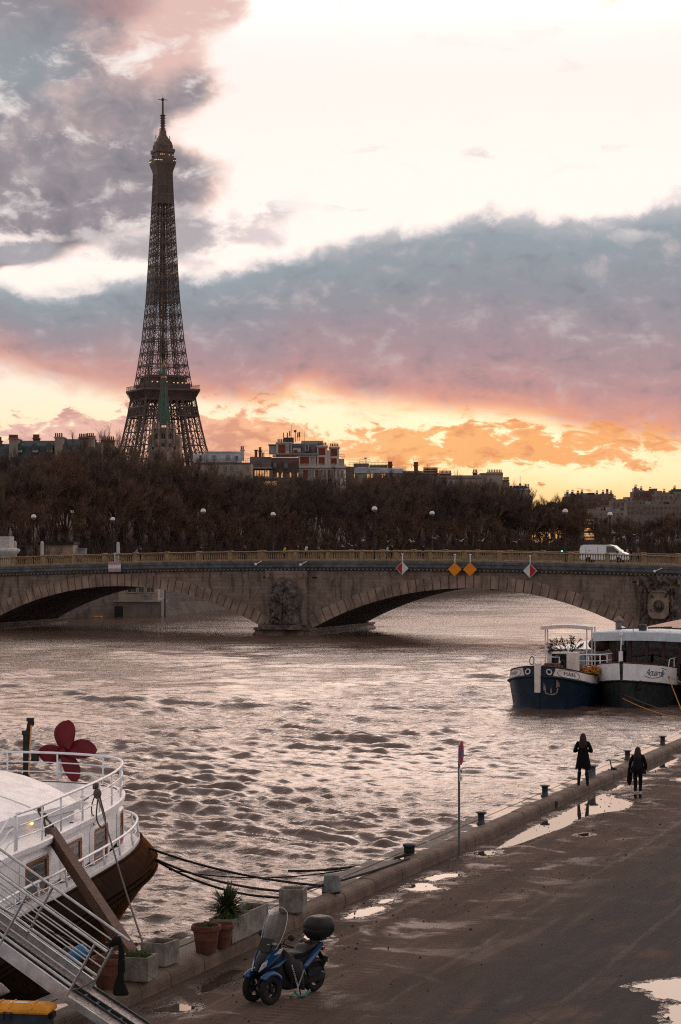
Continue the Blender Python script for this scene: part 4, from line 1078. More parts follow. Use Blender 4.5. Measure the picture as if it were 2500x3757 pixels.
# hinged lower ramp
rdir = (NQ * 1.0 + V3((0, 0, -0.53))).normalized()
def rq(u, s, h): return nf2 + wv * u + rdir * s + V3((0, 0, h - 0.16))
Lr = 1.36
for u0, u1 in ((0.02, 0.40), (0.62, 1.0)):
    MB().prism([rq(u0, -0.06, 0), rq(u1, -0.06, 0), rq(u1, Lr, 0), rq(u0, Lr, 0)], V3((0, 0, 0.025))).build('ramp_plate', M_TREAD, gl)
for u0 in (0.0, 0.41, 0.61, 1.01): MB().beam(rq(u0, -0.06, 0.0), rq(u0, Lr, 0.0), 0.025, 0.13).build('ramp_edge', M_ALU if u0 < 0.1 else M_IRON, gl)
mb = MB()
for k in range(6): mb.beam(rq(0.41, 0.05 + k * 0.25, 0.03), rq(0.61, 0.05 + k * 0.25, 0.03), 0.03)
mb.build('rungs', M_STEEL, gl)
MB().tube(bez(gp(1, 0.2, 0.62), gq(0.9, -1.55, 0.75) , 0.02, 6), 0.008, 5).tube(bez(gp(0, 0.0, 0.02), gp(1, 0, 0.03), 0.03, 6), 0.012, 5).tube(bez(gp(0, 2.0, 0.45), gp(1, 0.45, 0.42), 0.02, 6), 0.008, 5).build('cord', M_ROPE, gl)
# black cloth knotted on the far lower post
tp = gp(1, 0, 0.88)
mb = MB()
mb.ball(tp + V3((-0.02, -0.04, -0.03)), (0.09, 0.07, 0.08), 10, 7)
mb.ball(tp + V3((-0.10, -0.04, -0.08)), (0.07, 0.03, 0.06), 10, 7)
R = []
for k, (z, w, x) in enumerate([(-0.02, 0.05, 0.0), (-0.12, 0.045, 0.05), (-0.35, 0.055, 0.06), (-0.55, 0.06, 0.06), (-0.62, 0.05, 0.05), (-0.75, 0.085, 0.04), (-0.92, 0.13, 0.05), (-0.96, 0.12, 0.05)]):
    R.append([tp + V3((x + w * math.cos(a) * (1 + 0.18 * math.sin(3 * a + k)), -0.04 + 0.04 * math.sin(a), z)) for a in np.linspace(0, 2 * PI, 14, endpoint=False)])
mb.loft(R)
tag(mb.build('black_cloth', mat('black_cloth', (0.010, 0.009, 0.009), 0.9, bump=0.3, spec=0.15), None, smooth=True), 'limp black cloth knotted to the gangway railing post', 'cloth')

# ---- yellow lidded storage box at the bottom left corner
M_YEL = mat('yellow_plastic', (0.56, 0.235, 0.022), 0.55, var=0.18, scale=3, bump=0.12, streak=0.25)
M_BOXD = mat('dark_blue_plastic', (0.028, 0.036, 0.046), 0.55, var=0.25, scale=5, bump=0.1)
bx = gz(95, 3690, 0.62)
t = thing('storage_box', 'dark plastic storage box with a yellow orange lid under the gangway', 'storage box', (bx.x, bx.y, 0.0), math.radians(-9))
MB().box((-0.12, 0, 0.27), (1.02, 0.46, 0.54), taper=1.06).build('body', M_BOXD, t, world=False)
R = []
for z, ex, ey in ((0.54, 0.57, 0.27), (0.57, 0.58, 0.28), (0.61, 0.565, 0.265), (0.66, 0.50, 0.19), (0.68, 0.46, 0.12)):
    R.append([(-0.12 - ex, -ey, z), (-0.12 + ex, -ey, z), (-0.12 + ex, ey, z), (-0.12 - ex, ey, z)])
mb = MB().loft(R)
lid = mb.build('lid', M_YEL, t, world=False)
MB().box((-0.1, -0.05, 0.686), (0.30, 0.10, 0.006)).build('paper_label', M_SWHITE, lid, world=False)
mb = MB()
for x in (-0.42, -0.2, 0.18): mb.tube([(x, -0.262, 0.615), (x, -0.19, 0.668), (x, -0.11, 0.686), (x, 0.11, 0.686), (x, 0.25, 0.62)], 0.014, 6)
mb.build('lid_ribs', M_YEL, lid, world=False, smooth=True)
mb = MB().tube([(-0.28, -0.285, 0.44), (-0.28, -0.30, 0.57), (-0.16, -0.30, 0.57), (-0.16, -0.285, 0.44)], 0.014, 6); mb.build('latch', M_DARK, t, world=False)
MB().box((0.44, 0.0, 0.49), (0.10, 0.2, 0.10)).build('handle', M_DARK, t, world=False)
# black gear under the gangway foot
p = gz(215, 3672, 0.1)
t = thing('hose_reel', 'dark reel and black gear lying under the gangway beside the storage box', 'reel', (p.x, p.y, 0.05))
Mx = Matrix.Rotation(PI / 2, 3, 'Y')
MB().lathe([(0.05, -0.13), (0.19, -0.13), (0.19, -0.10), (0.13, -0.10), (0.13, 0.10), (0.19, 0.10), (0.19, 0.13), (0.05, 0.13)], (0.08, 0, 0.19), 20, Mx).build('reel', M_DARK, t, world=False, smooth=40)
mb = MB()
for k in range(5): mb.tube([V3((-0.01 + 0.04 * k, 0, 0.19)) + V3((0, 0.15 * math.cos(a), 0.15 * math.sin(a))) for a in np.linspace(0, 2 * PI, 20)], 0.024, 6)
mb.build('hose', M_BLACK, t, world=False, smooth=True)
MB().box((-0.1, 0.12, 0.34), (0.26, 0.14, 0.05)).bar((-0.18, 0.15, 0), (-0.2, 0.15, 0.36), 0.025).bar((0.05, 0.18, 0), (0.0, 0.15, 0.36), 0.025).build('stand', M_BLACK, t, world=False)
p = gz(166, 3640, 0.28)
t = thing('black_post', 'stout black post standing on the quay edge under the gangway', 'post', (p.x, p.y, 0.28))
MB().lathe([(0.10, 0), (0.105, 0.3), (0.10, 0.62), (0.085, 0.66), (0.01, 0.68)], n=14).build('post', M_BLACK, t, world=False, smooth=40)
# white fender / upturned dinghy end at the very left edge
p = at(10, 3632, 36.8)
R = []
for s_ in np.linspace(0, 1, 10):
    r = 0.34 * math.sin(PI * (0.5 + 0.5 * s_)) ** 0.5 if s_ < 1 else 0.02
    c = V3((-0.9 + 1.25 * s_, 0, -0.28 * s_))
    R.append([c + V3((0, r * math.cos(a), r * 0.75 * math.sin(a))) for a in np.linspace(0, 2 * PI, 14, endpoint=False)])
t = thing('white_fender', 'pale rounded end of a float lying left of the storage box', 'float', (p.x - 0.25, p.y + 0.15, 0.3))
MB().loft([[V3(v) + V3((0, 0, 0.62)) for v in r] for r in R]).build('float', mat('worn_white', (0.45, 0.40, 0.38), 0.6, var=0.25, streak=0.4), t, world=False, smooth=50)
MB().box((-0.4, 0, 0.2), (0.8, 0.3, 0.4)).build('cradle', M_BLACK, t, world=False)
# blue bundle behind the gangway rails on the quay edge
p = gz(268, 3562, 0.28)
t = thing('blue_barrel', 'blue plastic drum with a dark cap behind the gangway railings', 'drum', (p.x, p.y, 0.28))
Mt = Matrix.Rotation(math.radians(52), 3, 'Y')
MB().lathe([(0.03, -0.30), (0.12, -0.29), (0.135, -0.26), (0.135, -0.1), (0.142, -0.08), (0.135, -0.06), (0.135, 0.14), (0.142, 0.16), (0.135, 0.18), (0.13, 0.26), (0.10, 0.30), (0.03, 0.31)], (0, 0, 0.24), 20, Mt).build('drum', mat('blue_plastic', (0.04, 0.16, 0.33), 0.5, var=0.2), t, world=False, smooth=45)
MB().lathe([(0.10, 0.0), (0.13, 0.02), (0.11, 0.09), (0.05, 0.13), (0.01, 0.135)], (-0.10, 0.12, 0.30), 16).bar((-0.1, 0.12, 0), (-0.1, 0.12, 0.32), 0.05).build('cap', M_BLACK, t, world=False, smooth=45)

# ================================================================ SCOOTER (tilting three wheeler)
M_BLUE = mat('blue_scooter_paint', (0.003, 0.042, 0.135), 0.25, var=0.12, scale=5, bump=0.0, coat=0.6)
M_TYRE = mat('tyre', (0.013, 0.012, 0.012), 0.85, var=0.3, scale=20, bump=0.2)
M_RIM = mat('black_rim', (0.02, 0.02, 0.021), 0.4, metal=0.3)
M_SEAT = mat('black_vinyl', (0.013, 0.012, 0.012), 0.48, var=0.25, scale=8, bump=0.08)
M_APR = mat('black_apron', (0.014, 0.013, 0.015), 0.7, var=0.4, scale=5, bump=0.35, bscale=9)
M_LAMP = mat('headlamp_lens', (0.30, 0.33, 0.34), 0.12, var=0.3, scale=14, bump=0.1, spec=0.8)
M_SGLASS = glass('screen_glass', (0.50, 0.57, 0.60), 0.14)
M_TEAL = mat('teal_lock', (0.02, 0.16, 0.15), 0.3, metal=0.3)
fr = (gz(991, 3685) + gz(926, 3678)) / 2; re = gz(1154, 3636)
ctr = (fr + re) / 2; yaw = math.atan2(fr.y - re.y, fr.x - re.x)
sco = thing('scooter', 'blue and black three wheeled scooter with tall windscreen and top box parked by the kerb', 'scooter', (ctr.x, ctr.y, 0), yaw)
WB = 0.69
def wheel(x, y, R, w, par):
    My = Matrix.Rotation(PI / 2, 3, 'X')
    pr = [(R - 0.115, -w * 0.36), (R - 0.07, -w * 0.5), (R - 0.03, -w * 0.48), (R - 0.006, -w * 0.25), (R, 0), (R - 0.006, w * 0.25), (R - 0.03, w * 0.48), (R - 0.07, w * 0.5), (R - 0.115, w * 0.36)]
    t_ = MB().lathe(pr, (x, y, R), 36, My, caps=False).build('wheel', M_TYRE, par, world=False, smooth=50)
    mb = MB().lathe([(R - 0.13, -w * 0.34), (R - 0.10, -w * 0.36), (R - 0.10, w * 0.36), (R - 0.13, w * 0.34), (R - 0.13, -w * 0.34)], (x, y, R), 36, My, caps=False)
    mb.lathe([(0.001, -w * 0.42), (0.045, -w * 0.42), (0.05, w * 0.42), (0.001, w * 0.42)], (x, y, R), 14, My, caps=False)
    for k in range(5):
        a = 2 * PI * k / 5 + 0.3
        mb.beam((x + 0.04 * math.cos(a), y, R + 0.04 * math.sin(a)), (x + (R - 0.12) * math.cos(a), y, R + (R - 0.12) * math.sin(a)), 0.035, 0.03, up=(0, 1, 0))
    mb.build('rim', M_RIM, t_, world=False, smooth=40)
    MB().lathe([(0.075, w * 0.30), (0.11, w * 0.30), (0.11, w * 0.34), (0.075, w * 0.34)], (x, y, R), 28, My).build('brake_disc', M_STEEL, t_, world=False)
    return t_
RW = 0.275
for y in (0.21, -0.21): wheel(WB, y, RW, 0.10, sco)
wheel(-WB, 0, 0.285, 0.14, sco)
def shell(pts, wf, k=1):
    """side outline (x, z) with half width per vertex -> closed solid with a rounded belly"""
    n = len(pts); cx = sum(p[0] for p in pts) / n; cz = sum(p[1] for p in pts) / n
    R = []
    for s_, sc in ((-1.0, 0.80), (-0.85, 0.95), (-0.4, 1.0), (0.4, 1.0), (0.85, 0.95), (1.0, 0.80)):
        R.append([(cx + (x - cx) * sc, w * s_ * k, cz + (z - cz) * sc) for (x, z), w in zip(pts, wf)])
    return MB().loft(R)
def fender(x, y, R, a0, a1, w, m, name):
    rows = []
    for a in np.linspace(math.radians(a0), math.radians(a1), 12):
        rows.append([(x + (R + h) * math.cos(a), y + v, RW + (R + h) * math.sin(a)) for v, h in ((-w, -0.05), (-w * 0.9, 0.0), (-w * 0.4, 0.03), (0, 0.04), (w * 0.4, 0.03), (w * 0.9, 0.0), (w, -0.05))])
    o = MB().grid(rows).build(name, m, sco, world=False, smooth=True)
    md = o.modifiers.new('thick', 'SOLIDIFY'); md.thickness = 0.012
for y in (0.21, -0.21):
    fender(WB, y, RW + 0.025, 42, 150, 0.075, M_BLUE, 'front_fender')
    MB().bar((WB - 0.02, y * 0.55, RW), (WB - 0.16, y * 0.5, 0.66), 0.03, n=10).bar((WB, y * 0.62, RW), (WB - 0.02, y * 0.55, RW + 0.02), 0.03).build('fork_leg', M_DARK, sco, world=False, smooth=40)
MB().beam((WB - 0.12, -0.16, 0.52), (WB - 0.12, 0.16, 0.52), 0.06, 0.05).beam((WB - 0.14, -0.15, 0.62), (WB - 0.14, 0.15, 0.62), 0.05).bar((WB - 0.05, 0.06, 0.45), (WB - 0.12, 0.05, 0.6), 0.018).bar((WB - 0.05, -0.06, 0.45), (WB - 0.12, -0.05, 0.6), 0.018).build('tilt_linkage', M_STEEL, sco, world=False)
fender(-WB, 0, 0.32, 20, 130, 0.09, M_DARK, 'rear_fender')
# front fairing: black nose and blue side panels
shell([(0.86, 0.60), (0.84, 0.70), (0.74, 0.84), (0.58, 0.97), (0.44, 1.00), (0.36, 0.90), (0.36, 0.60), (0.50, 0.50), (0.72, 0.50)], [0.05, 0.07, 0.13, 0.19, 0.20, 0.22, 0.22, 0.19, 0.12], 0.95).build('front_fairing', M_DARK, sco, world=False, smooth=45)
for s_ in (1, -1):
    def W(x, z): return s_ * (lerp_tab([(0.30, 0.245), (0.5, 0.215), (0.7, 0.15), (0.86, 0.07)], x))
    def pan(P, th=0.02):
        a = [V3((x, W(x, z), z)) for x, z in P]; return MB().prism(a, (0, s_ * th, 0))
    pan([(0.86, 0.615), (0.70, 0.86), (0.56, 0.965), (0.40, 0.97), (0.46, 0.86), (0.70, 0.68)]).build('blue_panel', M_BLUE, sco, world=False)
    pan([(0.66, 0.64), (0.36, 0.79), (0.30, 0.78), (0.48, 0.66)]).build('blue_panel', M_BLUE, sco, world=False)
    pan([(0.60, 0.875), (0.46, 0.975), (0.415, 0.965), (0.47, 0.90)], 0.035).build('turn_signal', M_LAMP, sco, world=False)
    pan([(0.865, 0.60), (0.80, 0.73), (0.72, 0.80), (0.74, 0.70)], 0.03).build('headlight', M_LAMP, sco, world=False)
# windscreen
rows = []
for z, x, w in ((0.93, 0.66, 0.17), (1.0, 0.61, 0.21), (1.15, 0.53, 0.25), (1.32, 0.45, 0.265), (1.5, 0.375, 0.25), (1.60, 0.34, 0.21), (1.655, 0.325, 0.13), (1.67, 0.32, 0.05)):
    rows.append([(x - 0.09 * (v * v), v * w, z) for v in np.linspace(-1, 1, 11)])
ws = MB().grid(rows).build('windscreen', M_SGLASS, sco, world=False, smooth=True)
edge = [r[0] for r in rows] + [r[-1] for r in reversed(rows)]
MB().tube(edge, 0.006, 5).build('screen_edge', mat('clear_edge', (0.5, 0.42, 0.38), 0.3, bump=0), ws, world=False, smooth=True)
rows2 = [[(x + 0.012, v * 0.15, z) for v in (-1, -0.5, 0, 0.5, 1)] for z, x in ((0.93, 0.655), (1.05, 0.59), (1.15, 0.53))]
MB().grid(rows2).build('dash_cover', M_DARK, sco, world=False, smooth=True)
MB().box((0.60, 0.07, 1.03), (0.006, 0.06, 0.06)).build('sticker', mat('sticker', (0.45, 0.55, 0.4), 0.5), ws, world=False)
# handlebar, mirrors
MB().tube(smooth_curve([(0.30, 0.36, 1.00), (0.34, 0.2, 1.04), (0.40, 0.06, 1.02), (0.40, -0.06, 1.02), (0.34, -0.2, 1.04), (0.30, -0.36, 1.00)]), 0.016, 8).build('handlebar', M_BLACK, sco, world=False, smooth=True)
for s_ in (1, -1):
    MB().bar((0.305, s_ * 0.24, 1.025), (0.285, s_ * 0.40, 0.99), 0.022, n=10).bar((0.37, s_ * 0.22, 1.0), (0.34, s_ * 0.37, 0.985), 0.008).build('grip', M_DARK, sco, world=False, smooth=40)
    mo = MB().tube(smooth_curve([(0.34, s_ * 0.2, 1.04), (0.36, s_ * 0.25, 1.12), (0.33, s_ * 0.32, 1.155)]), 0.009, 6).build('mirror', M_BLACK, sco, world=False, smooth=True)
    MB().ball((0.32, s_ * 0.37, 1.17), (0.025, 0.085, 0.06), 14, 8).build('mirror_head', M_BLACK, mo, world=False, smooth=True)
MB().box((0.42, 0, 1.0), (0.16, 0.3, 0.07)).build('dashboard', M_DARK, sco, world=False)
# body, floor, apron over the leg space
shell([(0.40, 0.95), (0.30, 0.95), (0.14, 0.60), (0.10, 0.30), (0.16, 0.20), (0.42, 0.24), (0.52, 0.5)], [0.21, 0.20, 0.20, 0.22, 0.22, 0.20, 0.18], 1.0).build('leg_shield', M_DARK, sco, world=False, smooth=45)
shell([(0.2, 0.31), (-0.45, 0.34), (-0.62, 0.42), (-0.5, 0.22), (-0.1, 0.17), (0.2, 0.18)], [0.23, 0.2, 0.13, 0.13, 0.2, 0.23]).build('floor_body', M_DARK, sco, world=False, smooth=45)
R = []
for x, z, w in ((0.36, 0.98, 0.23), (0.27, 0.92, 0.265), (0.12, 0.80, 0.28), (-0.02, 0.70, 0.29), (-0.12, 0.69, 0.27)):
    row = [(x, -w, z - 0.55 * (1 if x < 0.3 else 0.8)), (x, -w, z - 0.25), (x, -w * 0.95, z - 0.05), (x, -w * 0.6, z), (x, 0, z + 0.01), (x, w * 0.6, z), (x, w * 0.95, z - 0.05), (x, w, z - 0.25), (x - 0.05, w, z - 0.55 * (1 if x < 0.3 else 0.8))]
    R.append([(a + 0.02 * mnoise.noise(V3((a * 9, b * 9, c * 9))), b + 0.015 * mnoise.noise(V3((a * 8, c * 8, 3))), c + 0.02 * mnoise.noise(V3((b * 9, a * 9, 7)))) for a, b, c in row])
ap = MB().grid(R).build('leg_apron', M_APR, sco, world=False, smooth=True)
md = ap.modifiers.new('thick', 'SOLIDIFY'); md.thickness = 0.015
MB().beam((-0.12, 0.285, 0.52), (0.08, 0.29, 0.19), 0.03, 0.012).beam((-0.12, 0.285, 0.52), (-0.19, 0.27, 0.42), 0.012, 0.012).build('grey_strap', mat('grey_strap', (0.26, 0.25, 0.25), 0.6), ap, world=False)
# seat and tail
shell([(0.02, 0.72), (-0.06, 0.80), (-0.22, 0.80), (-0.33, 0.84), (-0.40, 0.90), (-0.66, 0.93), (-0.76, 0.90), (-0.72, 0.80), (-0.4, 0.70), (-0.1, 0.66)], [0.11, 0.14, 0.165, 0.165, 0.15, 0.13, 0.10, 0.12, 0.15, 0.14]).build('seat', M_SEAT, sco, world=False, smooth=60)
shell([(0.0, 0.68), (-0.3, 0.72), (-0.7, 0.86), (-0.86, 0.90), (-0.84, 0.80), (-0.6, 0.60), (-0.4, 0.45), (-0.1, 0.40)], [0.15, 0.16, 0.13, 0.08, 0.08, 0.14, 0.17, 0.17]).build('tail_body', M_DARK, sco, world=False, smooth=45)
for s_ in (1, -1):
    P = [(-0.80, 0.93), (-0.84, 0.86), (-0.60, 0.70), (-0.30, 0.54), (-0.14, 0.45), (-0.10, 0.47), (-0.2, 0.58), (-0.45, 0.78), (-0.62, 0.87)]
    a = [V3((x, s_ * lerp_tab([(-0.86, 0.10), (-0.6, 0.165), (-0.3, 0.19), (0, 0.185)], x), z)) for x, z in P]
    MB().prism(a, (0, s_ * 0.018, 0)).build('blue_panel', M_BLUE, sco, world=False)
MB().box((-0.87, 0, 0.78), (0.05, 0.2, 0.07)).build('tail_light', M_SRED, sco, world=False)
MB().beam((-0.82, 0, 0.72), (-0.98, 0, 0.52), 0.12, 0.02).build('plate_holder', M_DARK, sco, world=False)
MB().prism([(-0.955, -0.1, 0.64), (-0.955, 0.1, 0.64), (-1.01, 0.1, 0.50), (-1.01, -0.1, 0.50)], (-0.008, 0, 0)).build('licence_plate', M_SWHITE, sco, world=False)
# engine, exhaust, stand
MB().bar((-0.35, -0.19, 0.30), (-0.86, -0.2, 0.44), 0.055, 0.075, 14).build('exhaust', M_DARK, sco, world=False, smooth=40)
shell([(-0.25, 0.42), (-0.72, 0.42), (-0.86, 0.36), (-0.84, 0.24), (-0.6, 0.2), (-0.28, 0.22)], [0.16] * 6).build('engine_case', M_BLACK, sco, world=False, smooth=45)
MB().beam((-0.76, 0.12, 0.44), (-0.93, 0.10, 0.62), 0.1, 0.025).box((-0.52, 0.17, 0.42), (0.36, 0.05, 0.14)).build('air_box', M_DARK, sco, world=False)
MB().tube(smooth_curve([(0.05, 0.20, 0.14), (0.0, 0.27, 0.06), (-0.1, 0.28, 0.05), (-0.22, 0.27, 0.07), (-0.32, 0.24, 0.12)]), 0.022, 7).build('chain_lock', M_TEAL, sco, world=False, smooth=True)
MB().bar((-0.12, 0.16, 0.2), (-0.14, 0.2, 0.0), 0.014).beam((-0.14, 0.2, 0.01), (-0.2, 0.2, 0.01), 0.05, 0.015).build('side_stand', M_BLACK, sco, world=False)
# top box
tb = shell([(-0.60, 1.08), (-0.62, 1.18), (-0.66, 1.22), (-1.02, 1.22), (-1.07, 1.18), (-1.08, 1.10), (-1.0, 0.98), (-0.68, 0.96)], [0.22, 0.225, 0.215, 0.215, 0.22, 0.22, 0.17, 0.17]).build('top_box', M_DARK, sco, world=False, smooth=50)
R = []
for z, s_ in ((1.165, 1.03), (1.20, 1.04), (1.27, 1.0), (1.33, 0.9), (1.365, 0.72), (1.375, 0.4)):
    R.append([(-0.84 + 0.245 * s_ * math.copysign(abs(math.cos(a)) ** 0.55, math.cos(a)) - (0.02 if z > 1.3 else 0), 0.235 * s_ * math.copysign(abs(math.sin(a)) ** 0.55, math.sin(a)), z) for a in np.linspace(0, 2 * PI, 28, endpoint=False)])
MB().loft(R).build('lid', M_SEAT, tb, world=False, smooth=50)
MB().beam((-0.55, 0, 0.93), (-0.95, 0, 0.95), 0.2, 0.025).beam((-0.70, 0.08, 0.9), (-0.72, 0.08, 0.97), 0.03).beam((-0.70, -0.08, 0.9), (-0.72, -0.08, 0.97), 0.03).build('rack', M_BLACK, sco, world=False)

def text_mesh(s, size, depth=0.0, shear=0.0, spacing=1.0):
    cu = bpy.data.curves.new('lettering', 'FONT'); cu.body = s; cu.size = size; cu.extrude = depth; cu.align_x = 'CENTER'; cu.align_y = 'CENTER'; cu.shear = shear; cu.space_character = spacing
    cu.resolution_u = 4
    ob = bpy.data.objects.new('lettering', cu); COL.objects.link(ob)
    dg = bpy.context.evaluated_depsgraph_get(); dg.update()
    me = bpy.data.meshes.new_from_object(ob.evaluated_get(dg))
    vs = [v.co.copy() for v in me.vertices]; fs = [tuple(p.vertices) for p in me.polygons]
    bpy.data.objects.remove(ob); bpy.data.curves.remove(cu); bpy.data.meshes.remove(me)
    return vs, fs
def put_text(s, size, fn, name, m, parent, world=False, shear=0.0, spacing=1.0):
    vs, fs = text_mesh(s, size, 0.0, shear, spacing)
    mb = MB(); mb.v = [V3(fn(v.x, v.y)) for v in vs]; mb.f = fs
    return mb.build(name, m, parent, world=world)
put_text('SCOOTER', 0.075, lambda a, b: (0.15 + 0.10 * (a / 0.2) - b * 0.6, 0.302, 0.46 + a * 1.25 + b * 0.2), 'lettering', M_SWHITE, ap)

# ================================================================ PEOPLE
SKIN = mat('skin', (0.30, 0.17, 0.12), 0.6, var=0.1, bump=0)
def cloth(name, c, rough=0.85): return mat('cloth_' + name, c, rough, var=0.35, scale=7, bump=0.25, bscale=30, spec=0.06)
def skin_obj(name, J, E, m, parent, root=0, sub=1):
    me = bpy.data.meshes.new(name); me.from_pydata([tuple(j[0]) for j in J], E, []); me.materials.append(m)
    o = bpy.data.objects.new(name, me); COL.objects.link(o); o.parent = parent
    md = o.modifiers.new('skin', 'SKIN'); md.use_smooth_shade = True
    lay = me.skin_vertices[0].data
    for i, (p, r) in enumerate(J):
        lay[i].radius = r if isinstance(r, tuple) else (r, r)
        lay[i].use_root = (i == root)
    sb = o.modifiers.new('sub', 'SUBSURF'); sb.levels = sub; sb.render_levels = sub
    return o
def person(label, loc, rz, H=1.68, hair=(0.02, 0.014, 0.012), jacket=(0.01, 0.01, 0.011), trousers=(0.012, 0.011, 0.012), shoes=(0.012, 0.011, 0.011), socks=None, coat_len=0.0, stance=0.10, stride=0.0, arms='down', longhair=True, group=None, bag=None, skinleg=False, lean=0.0):
    """local frame: +y is where the figure looks, z up"""
    t = thing('person', label, 'person', loc, rz, group); k = H / 1.70
    def P(x, y, z): return V3((x * k, (y + lean * max(0, z - 0.9)) * k, z * k))
    hip = 0.90
    J = [(P(0, 0, 0.97), (0.135 * k, 0.10 * k)), (P(0, 0.0, 1.12), (0.12 * k, 0.09 * k)), (P(0, -0.01, 1.32), (0.14 * k, 0.10 * k)), (P(0, 0, 1.44), (0.075 * k, 0.06 * k)), (P(0, 0.015, 1.50), 0.052 * k), (P(0, 0.03, 1.60), (0.078 * k, 0.092 * k)), (P(0, 0.025, 1.68), (0.055 * k, 0.065 * k))]
    E = [(0, 1), (1, 2), (2, 3), (3, 4), (4, 5), (5, 6)]
    JK = [(P(0, 0, 0.92), (0.17 * k, 0.125 * k)), (P(0, 0.0, 1.10), (0.150 * k, 0.115 * k)), (P(0, -0.01, 1.30), (0.165 * k, 0.12 * k)), (P(0, 0, 1.43), (0.10 * k, 0.08 * k)), (P(0, 0.01, 1.475), (0.07 * k, 0.065 * k))]
    EK = [(0, 1), (1, 2), (2, 3), (3, 4)]
    TR = [(P(0, 0, 0.98), (0.15 * k, 0.11 * k)), (P(0, 0, 0.90), (0.15 * k, 0.115 * k))]; ET = [(0, 1)]
    for s_ in (-1, 1):
        if arms == 'front': el = P(s_ * 0.29, 0.03, 1.10); wr = P(s_ * 0.13, 0.24, 1.16); hd = P(s_ * 0.06, 0.27, 1.19)
        elif arms == 'up': el = P(s_ * 0.26, 0.12, 1.16); wr = P(s_ * 0.12, 0.28, 1.36); hd = P(s_ * 0.06, 0.28, 1.44)
        else: el = P(s_ * 0.265, -0.03 + 0.02 * s_, 1.13); wr = P(s_ * 0.255, 0.08 + 0.03 * s_, 0.92); hd = P(s_ * 0.245, 0.10 + 0.03 * s_, 0.84)
        sh = P(s_ * 0.165, 0, 1.40)
        i = len(J); J += [(sh, 0.052 * k), (el, 0.040 * k), (wr, 0.027 * k), (hd, (0.034 * k, 0.02 * k))]; E += [(3, i), (i, i + 1), (i + 1, i + 2), (i + 2, i + 3)]
        d = (hd - wr).normalized(); sd = d.cross(V3((0, 1, 0.3))).normalized()
        for f_ in range(5):
            i2 = len(J); off = sd * (f_ - 1.5) * 0.016 * k if f_ < 4 else sd * -0.035 * k - d * 0.02 * k
            L = (0.055, 0.065, 0.06, 0.045, 0.04)[f_] * k
            J += [(hd + off + d * 0.03 * k * (f_ < 4), 0.0085 * k), (hd + off + d * L * 0.7 + V3((0, 0.01 * k, 0)), 0.008 * k), (hd + off + d * L + V3((0, 0.025 * k, -0.0)), 0.007 * k)]
            E += [(i + 3, i2), (i2, i2 + 1), (i2 + 1, i2 + 2)]
        i = len(JK); JK += [(P(s_ * 0.17, 0, 1.395), 0.078 * k), (el, 0.062 * k), (wr.lerp(el, 0.08), 0.05 * k)]; EK += [(2, i), (i, i + 1), (i + 1, i + 2)]
        fx = s_ * stance; fy = s_ * stride
        hp = P(s_ * 0.085, 0, 0.90); kn = P(s_ * (0.085 + (stance - 0.085) * 0.5), fy * 0.5 + 0.03 * (s_ > 0) * (stride != 0), 0.50); an = P(fx, fy - 0.02, 0.09)
        i = len(J); J += [(hp, 0.085 * k), (kn, 0.055 * k), (an.lerp(kn, 0.6), 0.052 * k), (an, 0.034 * k), (P(fx, fy + 0.05, 0.05), 0.032 * k)]; E += [(0, i), (i, i + 1), (i + 1, i + 2), (i + 2, i + 3), (i + 3, i + 4)]
        if not skinleg:
            i = len(TR); TR += [(hp, 0.098 * k), (kn, 0.066 * k), (an.lerp(kn, 0.62), 0.060 * k), (an.lerp(kn, 0.10 if not socks else 0.28), 0.045 * k)]; ET += [(1, i), (i, i + 1), (i + 1, i + 2), (i + 2, i + 3)]
        R = []
        for yy, w, h in ((-0.085, 0.025, 0.05), (-0.07, 0.038, 0.075), (-0.02, 0.04, 0.095), (0.04, 0.043, 0.07), (0.11, 0.046, 0.05), (0.155, 0.034, 0.04), (0.17, 0.015, 0.03)):
            R.append([P(fx + w * math.cos(a), fy + yy, max(0.0, h * 0.5 + h * 0.5 * math.sin(a))) for a in np.linspace(0, 2 * PI, 12, endpoint=False)])
        mbs = MB().loft(R); mbs.lathe([(0.045 * k, 0.05 * k), (0.047 * k, 0.13 * k), (0.043 * k, 0.14 * k)], P(fx, fy - 0.02, 0), 12, caps=False)
        mbs.build('shoe', cloth('shoe%g' % shoes[0], shoes, 0.6), t, world=False, smooth=50)
        if socks:
            MB().tube([an.lerp(kn, 0.02), an.lerp(kn, 0.32)], [0.045 * k, 0.05 * k], 12).build('sock', cloth('sock', socks), t, world=False, smooth=50)
        if skinleg:
            MB().tube([an, an.lerp(kn, 0.4), an.lerp(kn, 0.72), an.lerp(kn, 0.86)], [0.045 * k, 0.058 * k, 0.066 * k, 0.064 * k], 14).build('boot', cloth('boot', (0.012, 0.011, 0.012), 0.6), t, world=False, smooth=50)
    body = skin_obj('body', J, E, SKIN if not skinleg else mat('dark_tights', (0.045, 0.030, 0.026), 0.7), t)
    jm = cloth('j%.3f%.3f' % jacket[:2], jacket)
    skin_obj('jacket', JK, EK, jm, t)
    if not skinleg: skin_obj('trousers', TR, ET, cloth('t%.3f' % trousers[0], trousers), t)
